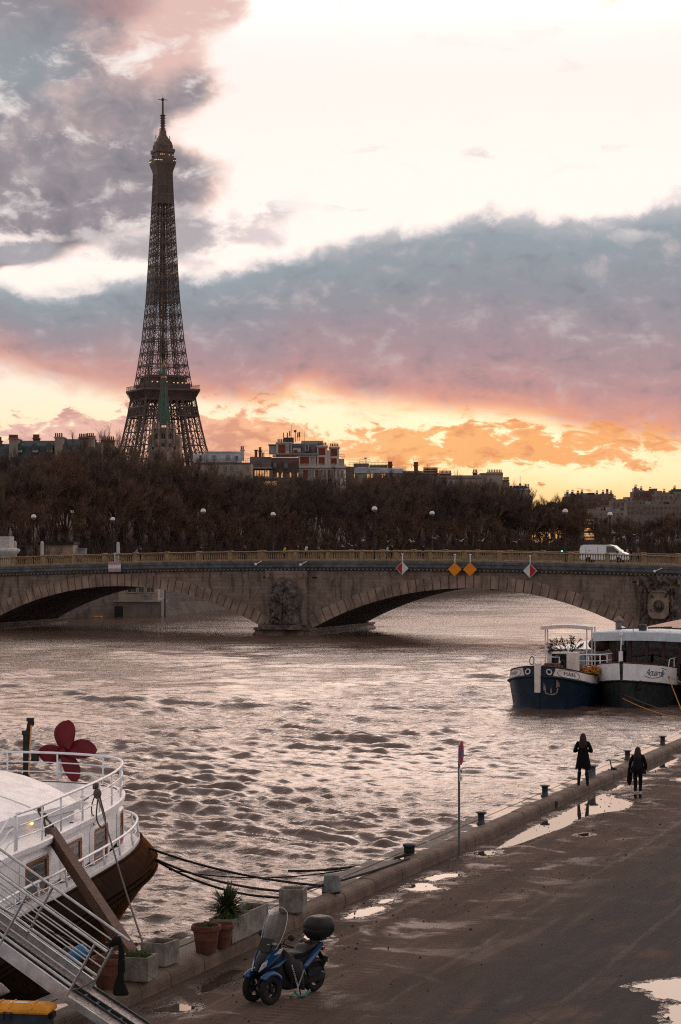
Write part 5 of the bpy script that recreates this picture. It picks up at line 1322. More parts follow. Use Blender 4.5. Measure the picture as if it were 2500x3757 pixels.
    if coat_len:
        R = []; z0 = 1.20; n = 22
        for u in np.linspace(0, 1, 9):
            z = z0 - (z0 - (0.97 - coat_len)) * u; w = 0.165 + 0.10 * u ** 1.2; dpt = 0.135 + 0.05 * u
            R.append([P(w * math.cos(a) * (1 + 0.05 * u * math.sin(5 * a + 1)), dpt * math.sin(a) * (1 + 0.08 * u * math.sin(7 * a)) + 0.0, z + 0.025 * u * math.sin(3 * a + 0.6)) for a in np.linspace(0, 2 * PI, n, endpoint=False)])
        MB().loft(R, caps=False).build('coat_skirt', jm, t, world=False, smooth=True)
    hm = mat('hair%g' % hair[0], hair, 0.5, var=0.4, scale=14, bump=0.5, bscale=60)
    mb = MB().ball(P(0, 0.0, 1.615), (0.098 * k, 0.115 * k, 0.115 * k), 16, 10)
    if longhair:
        R = []
        for z, w, d_, yy in ((1.66, 0.085, 0.075, -0.02), (1.58, 0.108, 0.085, -0.045), (1.48, 0.125, 0.075, -0.075), (1.38, 0.135, 0.065, -0.095), (1.28, 0.115, 0.055, -0.11), (1.20, 0.07, 0.035, -0.12)):
            R.append([P(w * math.cos(a) * (1 + 0.06 * math.sin(4 * a + z * 20)), yy + d_ * math.sin(a), z) for a in np.linspace(0, 2 * PI, 16, endpoint=False)])
        mb.loft(R)
    mb.build('hair', hm, t, world=False, smooth=True)
    # face
    mb = MB().ball(P(0, 0.135, 1.605), (0.012 * k, 0.018 * k, 0.02 * k), 8, 6); mb.build('nose', SKIN, body, world=False, smooth=True)
    mb = MB()
    for s_ in (-1, 1): mb.ball(P(s_ * 0.032, 0.115, 1.63), (0.012 * k, 0.008 * k, 0.007 * k), 8, 6)
    mb.ball(P(0, 0.122, 1.565), (0.022 * k, 0.006 * k, 0.006 * k), 8, 6); mb.build('face', mat('dark_features', (0.05, 0.02, 0.018), 0.6, bump=0), body, world=False, smooth=True)
    if bag:
        R = []
        for z, w, d_ in ((0.92, 0.10, 0.05), (0.95, 0.135, 0.075), (1.1, 0.145, 0.085), (1.28, 0.13, 0.07), (1.38, 0.09, 0.04)):
            R.append([P(w * math.copysign(abs(math.cos(a)) ** 0.6, math.cos(a)), -0.17 + d_ * math.sin(a), z) for a in np.linspace(0, 2 * PI, 16, endpoint=False)])
        bg_ = MB().loft(R).build('backpack', cloth('backpack', bag), t, world=False, smooth=50)
        mbs = MB()
        for s_ in (-1, 1): mbs.tube(smooth_curve([P(s_ * 0.09, -0.12, 1.36), P(s_ * 0.12, 0.0, 1.47), P(s_ * 0.13, 0.12, 1.36), P(s_ * 0.15, 0.02, 1.05), P(s_ * 0.11, -0.13, 1.0)]), 0.016, 6)
        mbs.build('strap', cloth('backpack', bag), bg_, world=False, smooth=True)
    return t
p1 = gz(2140, 2882, 0.303)
person('woman with long dark hair standing on the kerb in a long flared black coat', p1, math.radians(-6), 1.70, hair=(0.028, 0.012, 0.010), jacket=(0.0085, 0.0075, 0.008), coat_len=0.42, stance=0.145, stride=-0.07, arms='front', skinleg=True, shoes=(0.011, 0.010, 0.010))
p2 = gz(2341, 2928, 0.0)
t2 = person('woman with long dark hair walking away in a short dark jacket with a backpack', p2, math.radians(-14), 1.64, hair=(0.022, 0.012, 0.011), jacket=(0.0095, 0.0085, 0.010), trousers=(0.009, 0.009, 0.010), shoes=(0.015, 0.013, 0.013), socks=(0.42, 0.40, 0.39), coat_len=0.12, stance=0.075, stride=0.06, arms='down', bag=(0.013, 0.012, 0.013))
mb = MB()
R = []
for z, w, y in ((0.99, 0.05, 0.0), (0.9, 0.07, 0.02), (0.7, 0.08, 0.03), (0.55, 0.085, 0.03), (0.48, 0.06, 0.03), (0.40, 0.02, 0.03)):
    R.append([(-0.275 + w * math.cos(a) * (1 + 0.15 * math.sin(3 * a + 9 * z)), 0.05 + y + 0.05 * math.sin(a), z) for a in np.linspace(0, 2 * PI, 12, endpoint=False)])
mb.loft(R)
o = mb.build('draped_coat', cloth('draped', (0.009, 0.008, 0.009)), None, world=False, smooth=True)
o.location = t2.location; o.rotation_euler = t2.rotation_euler
tag(o, 'dark coat hanging from the left arm of the walking woman', 'coat')
# ================================================================ STONE BRIDGE
B0 = V3((14.6, 234.0, 0)); BS = V3((math.cos(A20), -math.sin(A20), 0)); BW = V3((math.sin(A20), math.cos(A20), 0))
def b(s, w, z): return B0 + BS * s + BW * w + V3((0, 0, z))
def s_of(px, w=0.0):
    tt_ = (px - CX) / F; o = B0 + BW * w
    return (tt_ * o.y - o.x) / (BS.x - tt_ * BS.y)
def d_of(s, w=0.0): return (B0 + BS * s + BW * w).y
def bz(py, s, w=0.0): return HC - (py - YH) * d_of(s, w) / F
WID = 18.0
def zrail(s): return 7.36 + 0.00755 * (s + 22) - 0.000415 * (s + 22) ** 2 if s > -70 else 6.1
SL, SR = -85.0, 62.0
ZS = -1.2
a1 = (s_of(-50), s_of(966)); a2 = (s_of(1148), s_of(2332)); W2 = a2[1] - a2[0]
pw = a2[0] - a1[1]
a0 = (a1[0] - pw - 34, a1[0] - pw); a3 = (a2[1] + pw, a2[1] + pw + 34)
ARCH = [a0, a1, a2, a3]
crown = {0: 3.3, 1: 3.30, 2: 3.36, 3: 3.2}
def arc(i):
    l, r = ARCH[i]; a = (r - l) / 2; h = crown[i] - ZS; R = (a * a + h * h) / (2 * h)
    return (l + r) / 2, crown[i] - R, R, math.asin(a / R)
M_BSTONE = None
def ashlar(name, c, var, bw, rh, mortar=0.7, stain=0.8):
    m = bpy.data.materials.new(name); m.use_nodes = True
    t = NT(m.node_tree); out = t.n('ShaderNodeOutputMaterial'); bs = t.n('ShaderNodeBsdfPrincipled'); t.link(bs.outputs[0], out.inputs[0])
    co = t.n('ShaderNodeTexCoord').outputs['Object']
    sp = t.n('ShaderNodeSeparateXYZ'); t.link(co, sp.inputs[0])
    u = t.m('ADD', t.m('MULTIPLY', sp.outputs[0], BS.x), t.m('MULTIPLY', sp.outputs[1], BS.y))
    v = t.vec(u, sp.outputs[2], 0.0)
    br = t.n('ShaderNodeTexBrick'); t.link(v, br.inputs[0]); br.inputs['Scale'].default_value = 1.0; br.inputs['Brick Width'].default_value = bw; br.inputs['Row Height'].default_value = rh; br.inputs['Mortar Size'].default_value = 0.018; br.inputs['Bias'].default_value = -0.2
    br.inputs['Color1'].default_value = (*c, 1); br.inputs['Color2'].default_value = (*[x * (1 - var) for x in c], 1); br.inputs['Mortar'].default_value = (*[x * mortar for x in c], 1)
    f = t.noise(co, 0.7, 7, 0.65); g = t.noise(t.vec(t.m('MULTIPLY', u, 1.6), t.m('MULTIPLY', sp.outputs[2], 0.28)), 1.0, 6, 0.62)
    cc = t.mix(t.sstep(f, 0.42, 0.7), br.outputs['Color'], tuple(x * 0.62 for x in c))
    cc = t.mix(t.m('MULTIPLY', t.sstep(g, 0.50, 0.66), stain), cc, tuple(x * 0.28 for x in c))
    cc = t.mix(t.m('MULTIPLY', t.sstep(t.noise(co, 2.7, 6, 0.7), 0.55, 0.72), 0.5), cc, tuple(min(1, x * 1.6) for x in c))
    t.put(bs.inputs['Base Color'], cc); bs.inputs['Roughness'].default_value = 0.85; bs.inputs['Specular IOR Level'].default_value = 0.25
    bp = t.n('ShaderNodeBump'); bp.inputs['Strength'].default_value = 0.6; bp.inputs['Distance'].default_value = 0.05
    t.link(t.m('ADD', t.m('MULTIPLY', br.outputs['Fac'], -0.5), f), bp.inputs['Height']); t.link(bp.outputs[0], bs.inputs['Normal'])
    return m
M_ASH = ashlar('bridge_ashlar', (0.215, 0.165, 0.132), 0.35, 1.05, 0.42)
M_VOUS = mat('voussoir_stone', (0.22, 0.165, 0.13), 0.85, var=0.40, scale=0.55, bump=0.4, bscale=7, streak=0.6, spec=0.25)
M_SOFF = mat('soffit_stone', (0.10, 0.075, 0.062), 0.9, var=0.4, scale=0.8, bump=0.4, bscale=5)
M_CORN = mat('slate_grey_cornice', (0.090, 0.095, 0.105), 0.8, var=0.35, scale=1.2, bump=0.3, bscale=9, streak=0.4)
M_PARA = mat('ochre_parapet_stone', (0.235, 0.165, 0.095), 0.8, var=0.28, scale=2.2, bump=0.2, bscale=12, streak=0.4)
M_SCULP = mat('sculpted_stone', (0.10, 0.082, 0.070), 0.9, var=0.6, scale=1.4, bump=0.7, bscale=6, streak=0.7, dist=0.08)
M_DECK = mat('bridge_asphalt', (0.06, 0.057, 0.056), 0.9)
bridge = thing('stone_bridge', 'long stone arch bridge with ochre balustrade crossing the whole river', 'bridge', b(-22, 9, WZ))
# spandrel walls with arch openings
def under(s):
    for i in range(4):
        l, r = ARCH[i]
        if l < s < r:
            c, zc, R, al = arc(i); return zc + math.sqrt(R * R - (s - c) ** 2)
    return WZ - 1.0
xs = set(np.linspace(SL, SR, 120))
for l, r in ARCH:
    for u in np.linspace(0, 1, 60): xs.add(l + (r - l) * (0.5 - 0.5 * math.cos(PI * u)))
    xs.add(l - 0.001); xs.add(r + 0.001)
xs = sorted(x for x in xs if SL <= x <= SR)
for w, nm in ((0.0, 'spandrel_wall'), (WID, 'spandrel_wall')):
    MB().grid([[b(s, w, under(s)) for s in xs], [b(s, w, (under(s) + zrail(s) - 2.2) / 2) for s in xs], [b(s, w, zrail(s) - 2.2) for s in xs]]).build(nm, M_ASH, bridge)
mbv = {}
for i in range(4):
    c, zc, R, al = arc(i)
    mb = MB(); N = 41 if i in (1, 2) else 37; th = 1.38
    rv = random.Random(i)
    for k in range(N):
        t0 = -al + 2 * al * k / N + 0.0017; t1 = -al + 2 * al * (k + 1) / N - 0.0017
        pr = 0.10 + rv.uniform(-0.015, 0.015); ht = th
        P = []
        for tt_, rr in ((t0, R - 0.01), (t1, R - 0.01), (t1, R + ht), (t0, R + ht)):
            P.append(b(c + rr * math.sin(tt_), -pr, zc + rr * math.cos(tt_)))
        mb.prism(P, BW * 0.6)
    mb.build('arch_ring', M_VOUS, bridge)
    ts = np.linspace(-al, al, 50)
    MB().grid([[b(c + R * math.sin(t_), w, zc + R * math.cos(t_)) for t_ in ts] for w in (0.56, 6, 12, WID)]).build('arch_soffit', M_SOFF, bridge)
# pier bases
for l, r in ((a0[1], a1[0]), (a1[1], a2[0]), (a2[1], a3[0])):
    mb = MB(); R = []
    for z, e in ((WZ - 1.5, 0.55), (WZ + 0.15, 0.5), (WZ + 0.4, 0.35), (ZS - 0.25, 0.30), (ZS - 0.22, 0.45), (ZS, 0.45), (ZS + 0.05, 0.3)):
        R.append([b(l - e, -1.3 - e, z), b(r + e, -1.3 - e, z), b(r + e, WID + 1.5 + e, z), b(l - e, WID + 1.5 + e, z)])
    mb.loft(R).build('pier_base', mat('wet_pier_stone', (0.12, 0.082, 0.062), 0.6, var=0.5, scale=0.8, bump=0.4, bscale=5, streak=0.5), bridge)
    MB().box(b((l + r) / 2, -0.10, (ZS + zrail((l + r) / 2) - 2.2) / 2), (pw - 1.0, 0.9, zrail((l + r) / 2) - 2.2 - ZS), M=Matrix.Rotation(-A20, 3, 'Z')).build('pilaster', M_ASH, bridge)
# cornice, dentils, parapet
ss = np.linspace(SL, SR, 90)
for w0, sg in ((0.0, -1), (WID, 1)):
    prof = [(0.0, -2.25), (0.10, -2.22), (0.12, -2.08), (0.34, -2.04), (0.50, -1.84), (0.56, -1.80), (0.56, -1.50), (0.62, -1.42), (0.62, -1.16), (0.50, -1.10), (-0.2, -1.10)]
    MB().grid([[b(s, w0 + sg * o, zrail(s) + z) for s in ss] for o, z in prof]).build('cornice', M_CORN, bridge)
    if sg < 0:
        mb = MB(); s = SL
        while s < SR:
            mb.box(b(s, w0 + sg * 0.24, zrail(s) - 2.02), (0.22, 0.26, 0.20), M=Matrix.Rotation(-A20, 3, 'Z')); s += 0.46
        mb.build('dentils', M_PARA, bridge)
    pq = [(0.34, -1.10), (0.34, -0.97), (0.28, -0.94), (-0.10, -0.94), (-0.10, -1.10)]
    MB().grid([[b(s, w0 + sg * o, zrail(s) + z) for s in ss] for o, z in pq]).build('plinth', M_PARA, bridge)
    pr = [(0.32, -0.13), (0.36, -0.10), (0.36, -0.04), (0.26, 0.0), (-0.08, 0.0), (-0.16, -0.04), (-0.16, -0.10), (-0.12, -0.13), (0.32, -0.13)]
    MB().grid([[b(s, w0 + sg * o, zrail(s) + z) for s in ss] for o, z in pr]).build('hand_rail', M_PARA, bridge)
    posts = np.arange(SL + 1.2, SR, 3.92) + 0.3
    zs_ = 0.82 if sg < 0 else 1
    for k, s in enumerate(posts):
        mbb = MB(); mbp = MB()
        mbp.box(b(s, w0 + sg * 0.1, zrail(s) - 0.52), (0.50, 0.44, 1.0), M=Matrix.Rotation(-A20, 3, 'Z'))
        mbp.box(b(s, w0 + sg * 0.1, zrail(s) + 0.04), (0.62, 0.56, 0.10), M=Matrix.Rotation(-A20, 3, 'Z'), taper=0.7)
        nb_ = 12
        for j in range(nb_):
            s2 = s + 0.42 + (3.92 - 0.84) * j / (nb_ - 1)
            if s2 > SR: continue
            c0 = b(s2, w0 + sg * 0.1, zrail(s2) - 0.94)
            mbb.lathe([(0.07, 0), (0.07, 0.05), (0.035, 0.12), (0.066, 0.24), (0.072, 0.32), (0.038, 0.50), (0.038, 0.58), (0.07, 0.70), (0.07, 0.82)] if sg < 0 else [(0.08, 0), (0.09, 0.3), (0.06, 0.82)], c0, 7 if sg < 0 else 5, caps=False)
        mbp.build('parapet_post', M_PARA, bridge); mbb.build('balusters', M_PARA, bridge, smooth=60)
MB().grid([[b(s, w, zrail(s) - 1.05 + (0.04 if 3 < w < 15 else 0)) for s in ss] for w in (-0.2, 0.4, 9, WID)]).build('deck', M_DECK, bridge)
# sculpted groups on the piers: relief surfaces built on a height field
def relief(name, s0, s1, z0, z1, fn, label=None, n=70, m_=90):
    rows = []
    for i in range(m_ + 1):
        z = z0 + (z1 - z0) * i / m_; row = []
        for j in range(n + 1):
            s = s0 + (s1 - s0) * j / n
            u = (j / n) * 2 - 1; v = i / m_
            h = fn(u, v)
            row.append(b(s, -0.56 - h * 1.45, z))
        rows.append(row)
    return MB().grid(rows).build(name, M_SCULP, bridge, smooth=True, label=label)
def gau(u, v, cu, cv, su, sv): return math.exp(-((u - cu) / su) ** 2 - ((v - cv) / sv) ** 2)
def fr_(u, v, k, sd): return mnoise.fractal(V3((u * k, v * k * 1.6, sd)), 0.9, 2.1, 6)
def victory(u, v):
    hgt = 0.55 * gau(u, v, 0.05, 0.93, 0.16, 0.07) + 0.9 * gau(u, v, 0.02, 0.70, 0.34, 0.2) + 0.8 * gau(u, v, -0.45, 0.55, 0.28, 0.32) + 0.75 * gau(u, v, 0.5, 0.62, 0.22, 0.25) + 1.0 * gau(u, v, 0.05, 0.35, 0.55, 0.24) + 0.9 * gau(u, v, 0.1, 0.08, 0.75, 0.16)
    hgt += 0.25 * gau(u, v, 0.12, 0.5, 0.1, 0.3) * math.sin(u * 42) + 0.12 * math.sin(u * 30 + 5 * fr_(u, v, 2, 4)) * (1 - v) * max(0, 1 - u * u)
    out = lerp_tab([(0, 0.97), (0.12, 0.9), (0.3, 0.84), (0.5, 0.9), (0.72, 0.86), (0.86, 0.7), (0.94, 0.42), (1.0, 0.2)], v + 0.05 * fr_(u, v, 4, 8)) - abs(u)
    if out < 0: return -0.35
    return max(-0.1, hgt * 1.0 * (1 if out > 0 else 0.2) + 0.32 * fr_(u, v, 3.2, 2) + 0.14 * fr_(u, v, 9, 5)) * min(1, max(0.0, out * 6)) * (1 if v < 0.97 else 0.3)
pm = (a1[1] + a2[0]) / 2
relief('victory_sculpture', s_of(985), s_of(1122), ZS, bz(2118, pm), victory, 'dark weathered winged figure sculpture on the middle pier')
MB().box(b(pm - 0.1, -1.2, ZS + 0.12), (5.0, 2.4, 0.5), M=Matrix.Rotation(-A20, 3, 'Z')).build('sculpture_plinth', M_SCULP, bridge)
pm2 = (a2[1] + a3[0]) / 2
S0, S1 = s_of(2350), s_of(2502); zb, zt = -1.0, bz(2112, S0)
def trophy(u, v):
    h = 0.15 + 0.22 * fr_(u, v, 4, 9) + 0.1 * fr_(u, v, 11, 3)
    for s_ in (-1, 1):
        q_ = s_ * u
        drape = math.exp(-((q_ - 0.80 + 0.15 * math.sin(v * 3)) / 0.16) ** 2) * (1 if 0.12 < v < 0.80 else 0.1)
        h += drape * (0.45 + 0.16 * math.sin(q_ * 45 + v * 6))
        h += 0.35 * math.exp(-(((q_ - 0.45) - (v - 0.72) * 1.6) / 0.07) ** 2) * (1 if v > 0.6 else 0)
    h += 0.6 * gau(u, v, 0, 0.93, 0.18, 0.1) + 0.3 * gau(u, v, 0, 0.05, 0.5, 0.06)
    return max(-0.05, h) * min(1, max(0, (0.99 - abs(u)) * 9))
relief('trophy_sculpture', S0, S1, zb, zt, trophy, 'carved trophy of flags around an octagonal shield on the right pier')
sc_, sw = (S0 + S1) / 2 - 0.02, 1.06
zc0, zc1 = bz(2268, sc_), bz(2166, sc_)
def octo(w, z0, z1, off, ch=0.42):
    return [b(sc_ - w + ch, -off, z0), b(sc_ + w - ch, -off, z0), b(sc_ + w, -off, z0 + ch), b(sc_ + w, -off, z1 - ch), b(sc_ + w - ch, -off, z1), b(sc_ - w + ch, -off, z1), b(sc_ - w, -off, z1 - ch), b(sc_ - w, -off, z0 + ch)]
sh = MB().prism(octo(sw, zc0, zc1, 1.05), BW * 0.4).build('shield', M_VOUS, bridge)
MB().loft([octo(sw + 0.01, zc0 - 0.01, zc1 + 0.01, 1.04), octo(sw + 0.01, zc0 - 0.01, zc1 + 0.01, 1.18), octo(sw - 0.13, zc0 + 0.13, zc1 - 0.13, 1.18, 0.36), octo(sw - 0.16, zc0 + 0.16, zc1 - 0.16, 1.06, 0.35)], caps=False).build('shield_rim', M_VOUS, sh)
mb = MB(); zf = (zc0 * 0.55 + zc1 * 0.45); fb = lambda ds, off, dz: b(sc_ + ds, -1.05 - off, zf + dz)
mb.ball(fb(0, 0.0, 0), (0.36, 0.30, 0.48), 16, 12)
mb.ball(fb(0, 0.28, -0.02), (0.07, 0.10, 0.14), 10, 8)
for s_ in (-1, 1): mb.ball(fb(s_ * 0.15, 0.22, 0.10), (0.11, 0.08, 0.05), 10, 6); mb.ball(fb(s_ * 0.16, 0.2, -0.1), (0.13, 0.1, 0.12), 10, 6)
mb.ball(fb(0, 0.22, -0.24), (0.14, 0.09, 0.06), 10, 6)
for k in range(14):
    a = 2 * PI * k / 14; mb.ball(fb(0.46 * math.cos(a), 0.02, 0.55 * math.sin(a)), (0.14, 0.12, 0.14), 8, 6)
mb.build('mask_face', M_SCULP, sh, smooth=True)
# small fittings on the face
mb = MB()
for px, py in ((993, 2112), (1114, 2112), (2348, 2136), (2498, 2136)):
    s = s_of(px); mb.box(b(s, -0.75, bz(py, s)), (0.28, 0.4, 0.45), M=Matrix.Rotation(-A20, 3, 'Z'))
mb.build('corbels', M_PARA, bridge)
mb = MB()
for px, py in ((975, 2118), (1156, 2118), (2330, 2135)):
    s = s_of(px); mb.box(b(s, -0.06, bz(py, s)), (0.5, 0.12, 0.12), M=Matrix.Rotation(-A20, 3, 'Z'))
mb.build('drain_slots', mat('slot_dark', (0.01, 0.009, 0.008), 0.9, bump=0), bridge)
mb = MB()
for px, py in ((948, 2066), (1112, 2068), (2408, 2092)):
    s = s_of(px); mb.bar(b(s, -0.62, bz(py + 4, s)), b(s + 0.85, -1.1, bz(py - 8, s)), 0.05).ball(b(s, -0.72, bz(py + 4, s)), 0.16, 8, 6)
mb.build('floodlight', M_WRAIL, bridge)
# waterside timbers near the middle pier
# ---- navigation signs hanging on the face
M_ORANGE = mat('orange_sign', (0.62, 0.21, 0.012), 0.5, var=0.12, bump=0); M_PINK = mat('faded_red_sign', (0.36, 0.22, 0.26), 0.55, var=0.12, bump=0); M_PALE = mat('pale_sign', (0.50, 0.54, 0.55), 0.5, var=0.12, bump=0)
def nav(px, py, half, cols, label, group=None):
    s = s_of(px, -1.0); z = bz(py, s, -1.0); c = b(s, -0.95, z)
    t = thing('navigation_sign', label, 'navigation sign', c, 0, group)
    Y_ = BW * -1
    def P(a, h, o): return c + BS * a + V3((0, 0, h)) + Y_ * o
    h = half
    if cols[0] != 'rect':
        MB().prism([P(-h - 0.07, 0, 0), P(0, -h - 0.07, 0), P(h + 0.07, 0, 0), P(0, h + 0.07, 0)], Y_ * 0.05).build('board', M_PALE if cols[0] != cols[1] else M_ORANGE, t)
        o = 0.053
        MB().prism([P(-h, 0, o), P(0, -h, o), P(0, h, o)], Y_ * 0.01).build('left_half', cols[0], t)
        MB().prism([P(0, -h, o), P(h, 0, o), P(0, h, o)], Y_ * 0.01).build('right_half', cols[1], t)
    else:
        w_, h_ = 0.80, 0.58
        MB().prism([P(-w_, -h_, 0), P(w_, -h_, 0), P(w_, h_, 0), P(-w_, h_, 0)], Y_ * 0.05).build('board', M_PINK, t)
        MB().prism([P(-w_ + 0.02, -h_ * 0.36, 0.053), P(w_ - 0.02, -h_ * 0.36, 0.053), P(w_ - 0.02, h_ * 0.36, 0.053), P(-w_ + 0.02, h_ * 0.36, 0.053)], Y_ * 0.01).build('white_stripe', M_PALE, t)
    MB().bar(P(0, half * 0.9, -0.05), P(0, half + 0.95, -0.05), 0.045).bar(P(-0.12, half + 0.9, -0.05), P(0.12, half + 0.9, -0.05), 0.04).build('bracket', M_WRAIL, t)
nav(1476, 2085, 0.66, (M_SRED, M_PALE), 'diamond sign with a red left half, left of the orange pair', 'diamond signs on the bridge')
nav(1669, 2089, 0.70, (M_ORANGE, M_ORANGE), 'left one of the two orange diamond signs over the arch', 'diamond signs on the bridge')
nav(1725, 2089, 0.70, (M_ORANGE, M_ORANGE), 'right one of the two orange diamond signs over the arch', 'diamond signs on the bridge')
nav(1945, 2094, 0.70, (M_PALE, M_SRED), 'diamond sign with a red right half, right of the orange pair', 'diamond signs on the bridge')
nav(421, 2079, 0.62, ('rect', 0), 'rectangular faded red and white barred navigation sign over the left arch')
# ---- globe lamps
M_GLOBE = mat('frosted_globe', (0.62, 0.55, 0.52), 0.35, var=0.1, bump=0, spec=0.6); M_GDARK = mat('globe_lower', (0.20, 0.17, 0.155), 0.4, bump=0)
lamp_px = [(118, 1897, 0.55), (409, 1906, 17.4), (741, 1876, 0.55), (998, 1888, 17.4), (1370, 1868, 0.55), (1582, 1884, 17.4), (2071, 1877, 0.55), (2236, 1888, 17.4)]
lab = ['leftmost globe street lamp on the bridge, above the low kiosk', 'globe street lamp on the bridge beside the right white obelisk', 'globe street lamp on the bridge below the right foot of the iron tower', 'globe street lamp on the bridge below the red brick building', 'globe street lamp on the bridge above the left red and white diamond', 'globe street lamp on the bridge above the orange diamond signs', 'globe street lamp on the bridge left of the white van', 'globe street lamp on the bridge rising behind the white van']
proto = None
for (px, py, w), L in zip(lamp_px, lab):
    s = s_of(px, w); base = b(s, w + 0.4, zrail(s) - 1.05)
    if proto is None:
        proto = thing('street_lamp', L, 'street lamp', base, 0, 'globe street lamps on the bridge'); hh = 5.45
        MB().lathe([(0.16, 0), (0.16, 0.5), (0.11, 0.6), (0.09, 0.7), (0.075, hh - 0.4), (0.12, hh - 0.33), (0.12, hh - 0.28)], n=10).build('pole', M_BLACK, proto, world=False, smooth=40)
        g_ = MB().ball((0, 0, hh), 0.30, 20, 14).build('globe', M_GLOBE, proto, world=False, smooth=True)
        MB().lathe([(0.285, hh - 0.115), (0.305, hh - 0.07), (0.305, hh - 0.045), (0.285, hh - 0.02)], n=20).build('band', M_GDARK, g_, world=False, smooth=40)
        MB().lathe([(0.12, hh - 0.3), (0.24, hh - 0.2), (0.30, hh - 0.11), (0.2, hh - 0.2)], n=20).build('cup', M_GDARK, g_, world=False, smooth=40)
        o = proto
    else:
        o = copy_tree(proto); o['label'] = L
    o.location = base
    zt_ = bz(py, s, w + 0.4); o.scale = (1, 1, (zt_ - base.z) / 5.45)
    k = (zt_ - base.z) / 5.45
    for ch in o.children:
        if ch.name.startswith('globe'):
            pass
# ---- white van on the bridge
s = s_of(2221, 4.0); c = b(s, 4.0, zrail(s) - 1.05 + 0.045)
van = thing('white_van', 'white panel van driving right across the bridge', 'van', c, -A20)
M_VAN = mat('van_white', (0.66, 0.70, 0.74), 0.3, var=0.06, bump=0, spec=0.5)
prof = [(-2.6, 0.32), (-2.62, 0.6), (-2.58, 1.55), (-2.45, 1.88), (-2.2, 1.95), (0.55, 1.94), (1.0, 1.86), (1.75, 1.25), (2.35, 1.02), (2.52, 0.85), (2.55, 0.5), (2.45, 0.32)]
R = []
for y, k in ((-0.93, 0.985), (-0.96, 1.0), (0.96, 1.0), (0.93, 0.985)): R.append([(x, y * (1 if z < 1.0 else 1 - 0.07 * (z - 1.0)), 0.32 + (z - 0.32) * k) for x, z in prof])
MB().loft(R).build('body', M_VAN, van, world=False, smooth=35)
for s_ in (-1, 1):
    MB().prism([(0.35, s_ * 0.93, 1.12), (1.72, s_ * 0.945, 1.12), (1.60, s_ * 0.94, 1.26), (1.02, s_ * 0.905, 1.76), (0.35, s_ * 0.90, 1.78)], (0, s_ * 0.025, 0)).build('side_window', M_PANE, van, world=False)
    for x in (-1.6, 1.65):
        MB().lathe([(0.1, -0.1), (0.31, -0.1), (0.33, 0), (0.31, 0.1), (0.1, 0.1)], (x, s_ * 0.86, 0.33), 20, Matrix.Rotation(PI / 2, 3, 'X')).build('wheel', M_TYRE, van, world=False, smooth=40)
    MB().box((1.55, s_ * 1.06, 1.16), (0.14, 0.18, 0.22)).build('mirror', M_BLACK, van, world=False)
MB().prism([(1.05, -0.8, 1.83), (1.05, 0.8, 1.83), (1.74, 0.84, 1.27), (1.74, -0.84, 1.27)], (0.03, 0, 0.03)).build('windscreen', M_PANE, van, world=False)
for s_ in (-1, 1): MB().box((-2.61, s_ * 0.88, 1.05), (0.05, 0.1, 0.5)).build('tail_light', M_SRED, van, world=False)
for s_ in (-1, 1): MB().box((2.45, s_ * 0.72, 0.86), (0.14, 0.3, 0.14)).build('headlight', M_LAMP, van, world=False)
MB().box((-1.9, -0.955, 1.0), (0.02, 0.02, 1.1)).box((-0.6, -0.965, 1.05), (0.02, 0.02, 1.3)).box((-1.5, -0.968, 1.32), (0.08, 0.02, 0.08)).build('door_seams', M_BLACK, van, world=False)
# ---- people crossing the bridge
pp = [(502, 'person in a light jacket on the bridge just right of the right obelisk', (0.18, 0.20, 0.22), 0), (517, 'person in dark clothes on the bridge beside the one in a light jacket', (0.02, 0.02, 0.025), 0), (737, 'person in black standing by the lamp left of the middle pier', (0.012, 0.012, 0.012), 0), (899, 'person in black with reddish hair on the bridge, left of the yellow jacket', (0.015, 0.012, 0.012), 2), (1043, 'cyclist in a bright yellow jacket on the bridge', (0.50, 0.36, 0.01), 0), (1095, 'person in dark grey on the bridge between the yellow and the white jackets', (0.03, 0.03, 0.035), 0), (1122, 'person in a white top leaning forward on the bridge', (0.48, 0.46, 0.46), 0), (1170, 'person in a teal jacket on the bridge right of the white top', (0.03, 0.10, 0.10), 0), (1422, 'person in a pale blue top on the bridge above the red and white diamond', (0.33, 0.42, 0.45), 0), (1439, 'person in black on the bridge next to the pale blue top', (0.012, 0.012, 0.013), 0), (1553, 'person with a dark coat and loose hair on the bridge left of the orange diamonds', (0.014, 0.011, 0.011), 2), (2303, 'person in a pale coat walking just ahead of the van', (0.28, 0.25, 0.23), 0), (2316, 'person in black walking between the two pale coats ahead of the van', (0.014, 0.013, 0.013), 0), (2342, 'person with brown hair and a pale scarf ahead of the van, rightmost on the bridge', (0.16, 0.11, 0.09), 2)]
for i, (px, L, jc, hair_) in enumerate(pp):
    w = 1.6 + (i * 0.37) % 1.3 if px < 2300 else 16.0
    s = s_of(px, w)
    person(L, b(s, w, zrail(s) - 1.05 + 0.02), -A20 + (PI / 2 if i % 2 else -PI / 2), 1.62 + 0.06 * ((i * 7) % 4), hair=(0.07, 0.018, 0.012) if px == 899 else ((0.06, 0.03, 0.02) if px == 2342 else (0.018, 0.014, 0.012)), jacket=jc, trousers=(0.013, 0.013, 0.016), longhair=bool(hair_), stance=0.09, stride=0.14, group='people crossing the bridge', lean=0.25 if px in (1043, 1122) else 0.05)
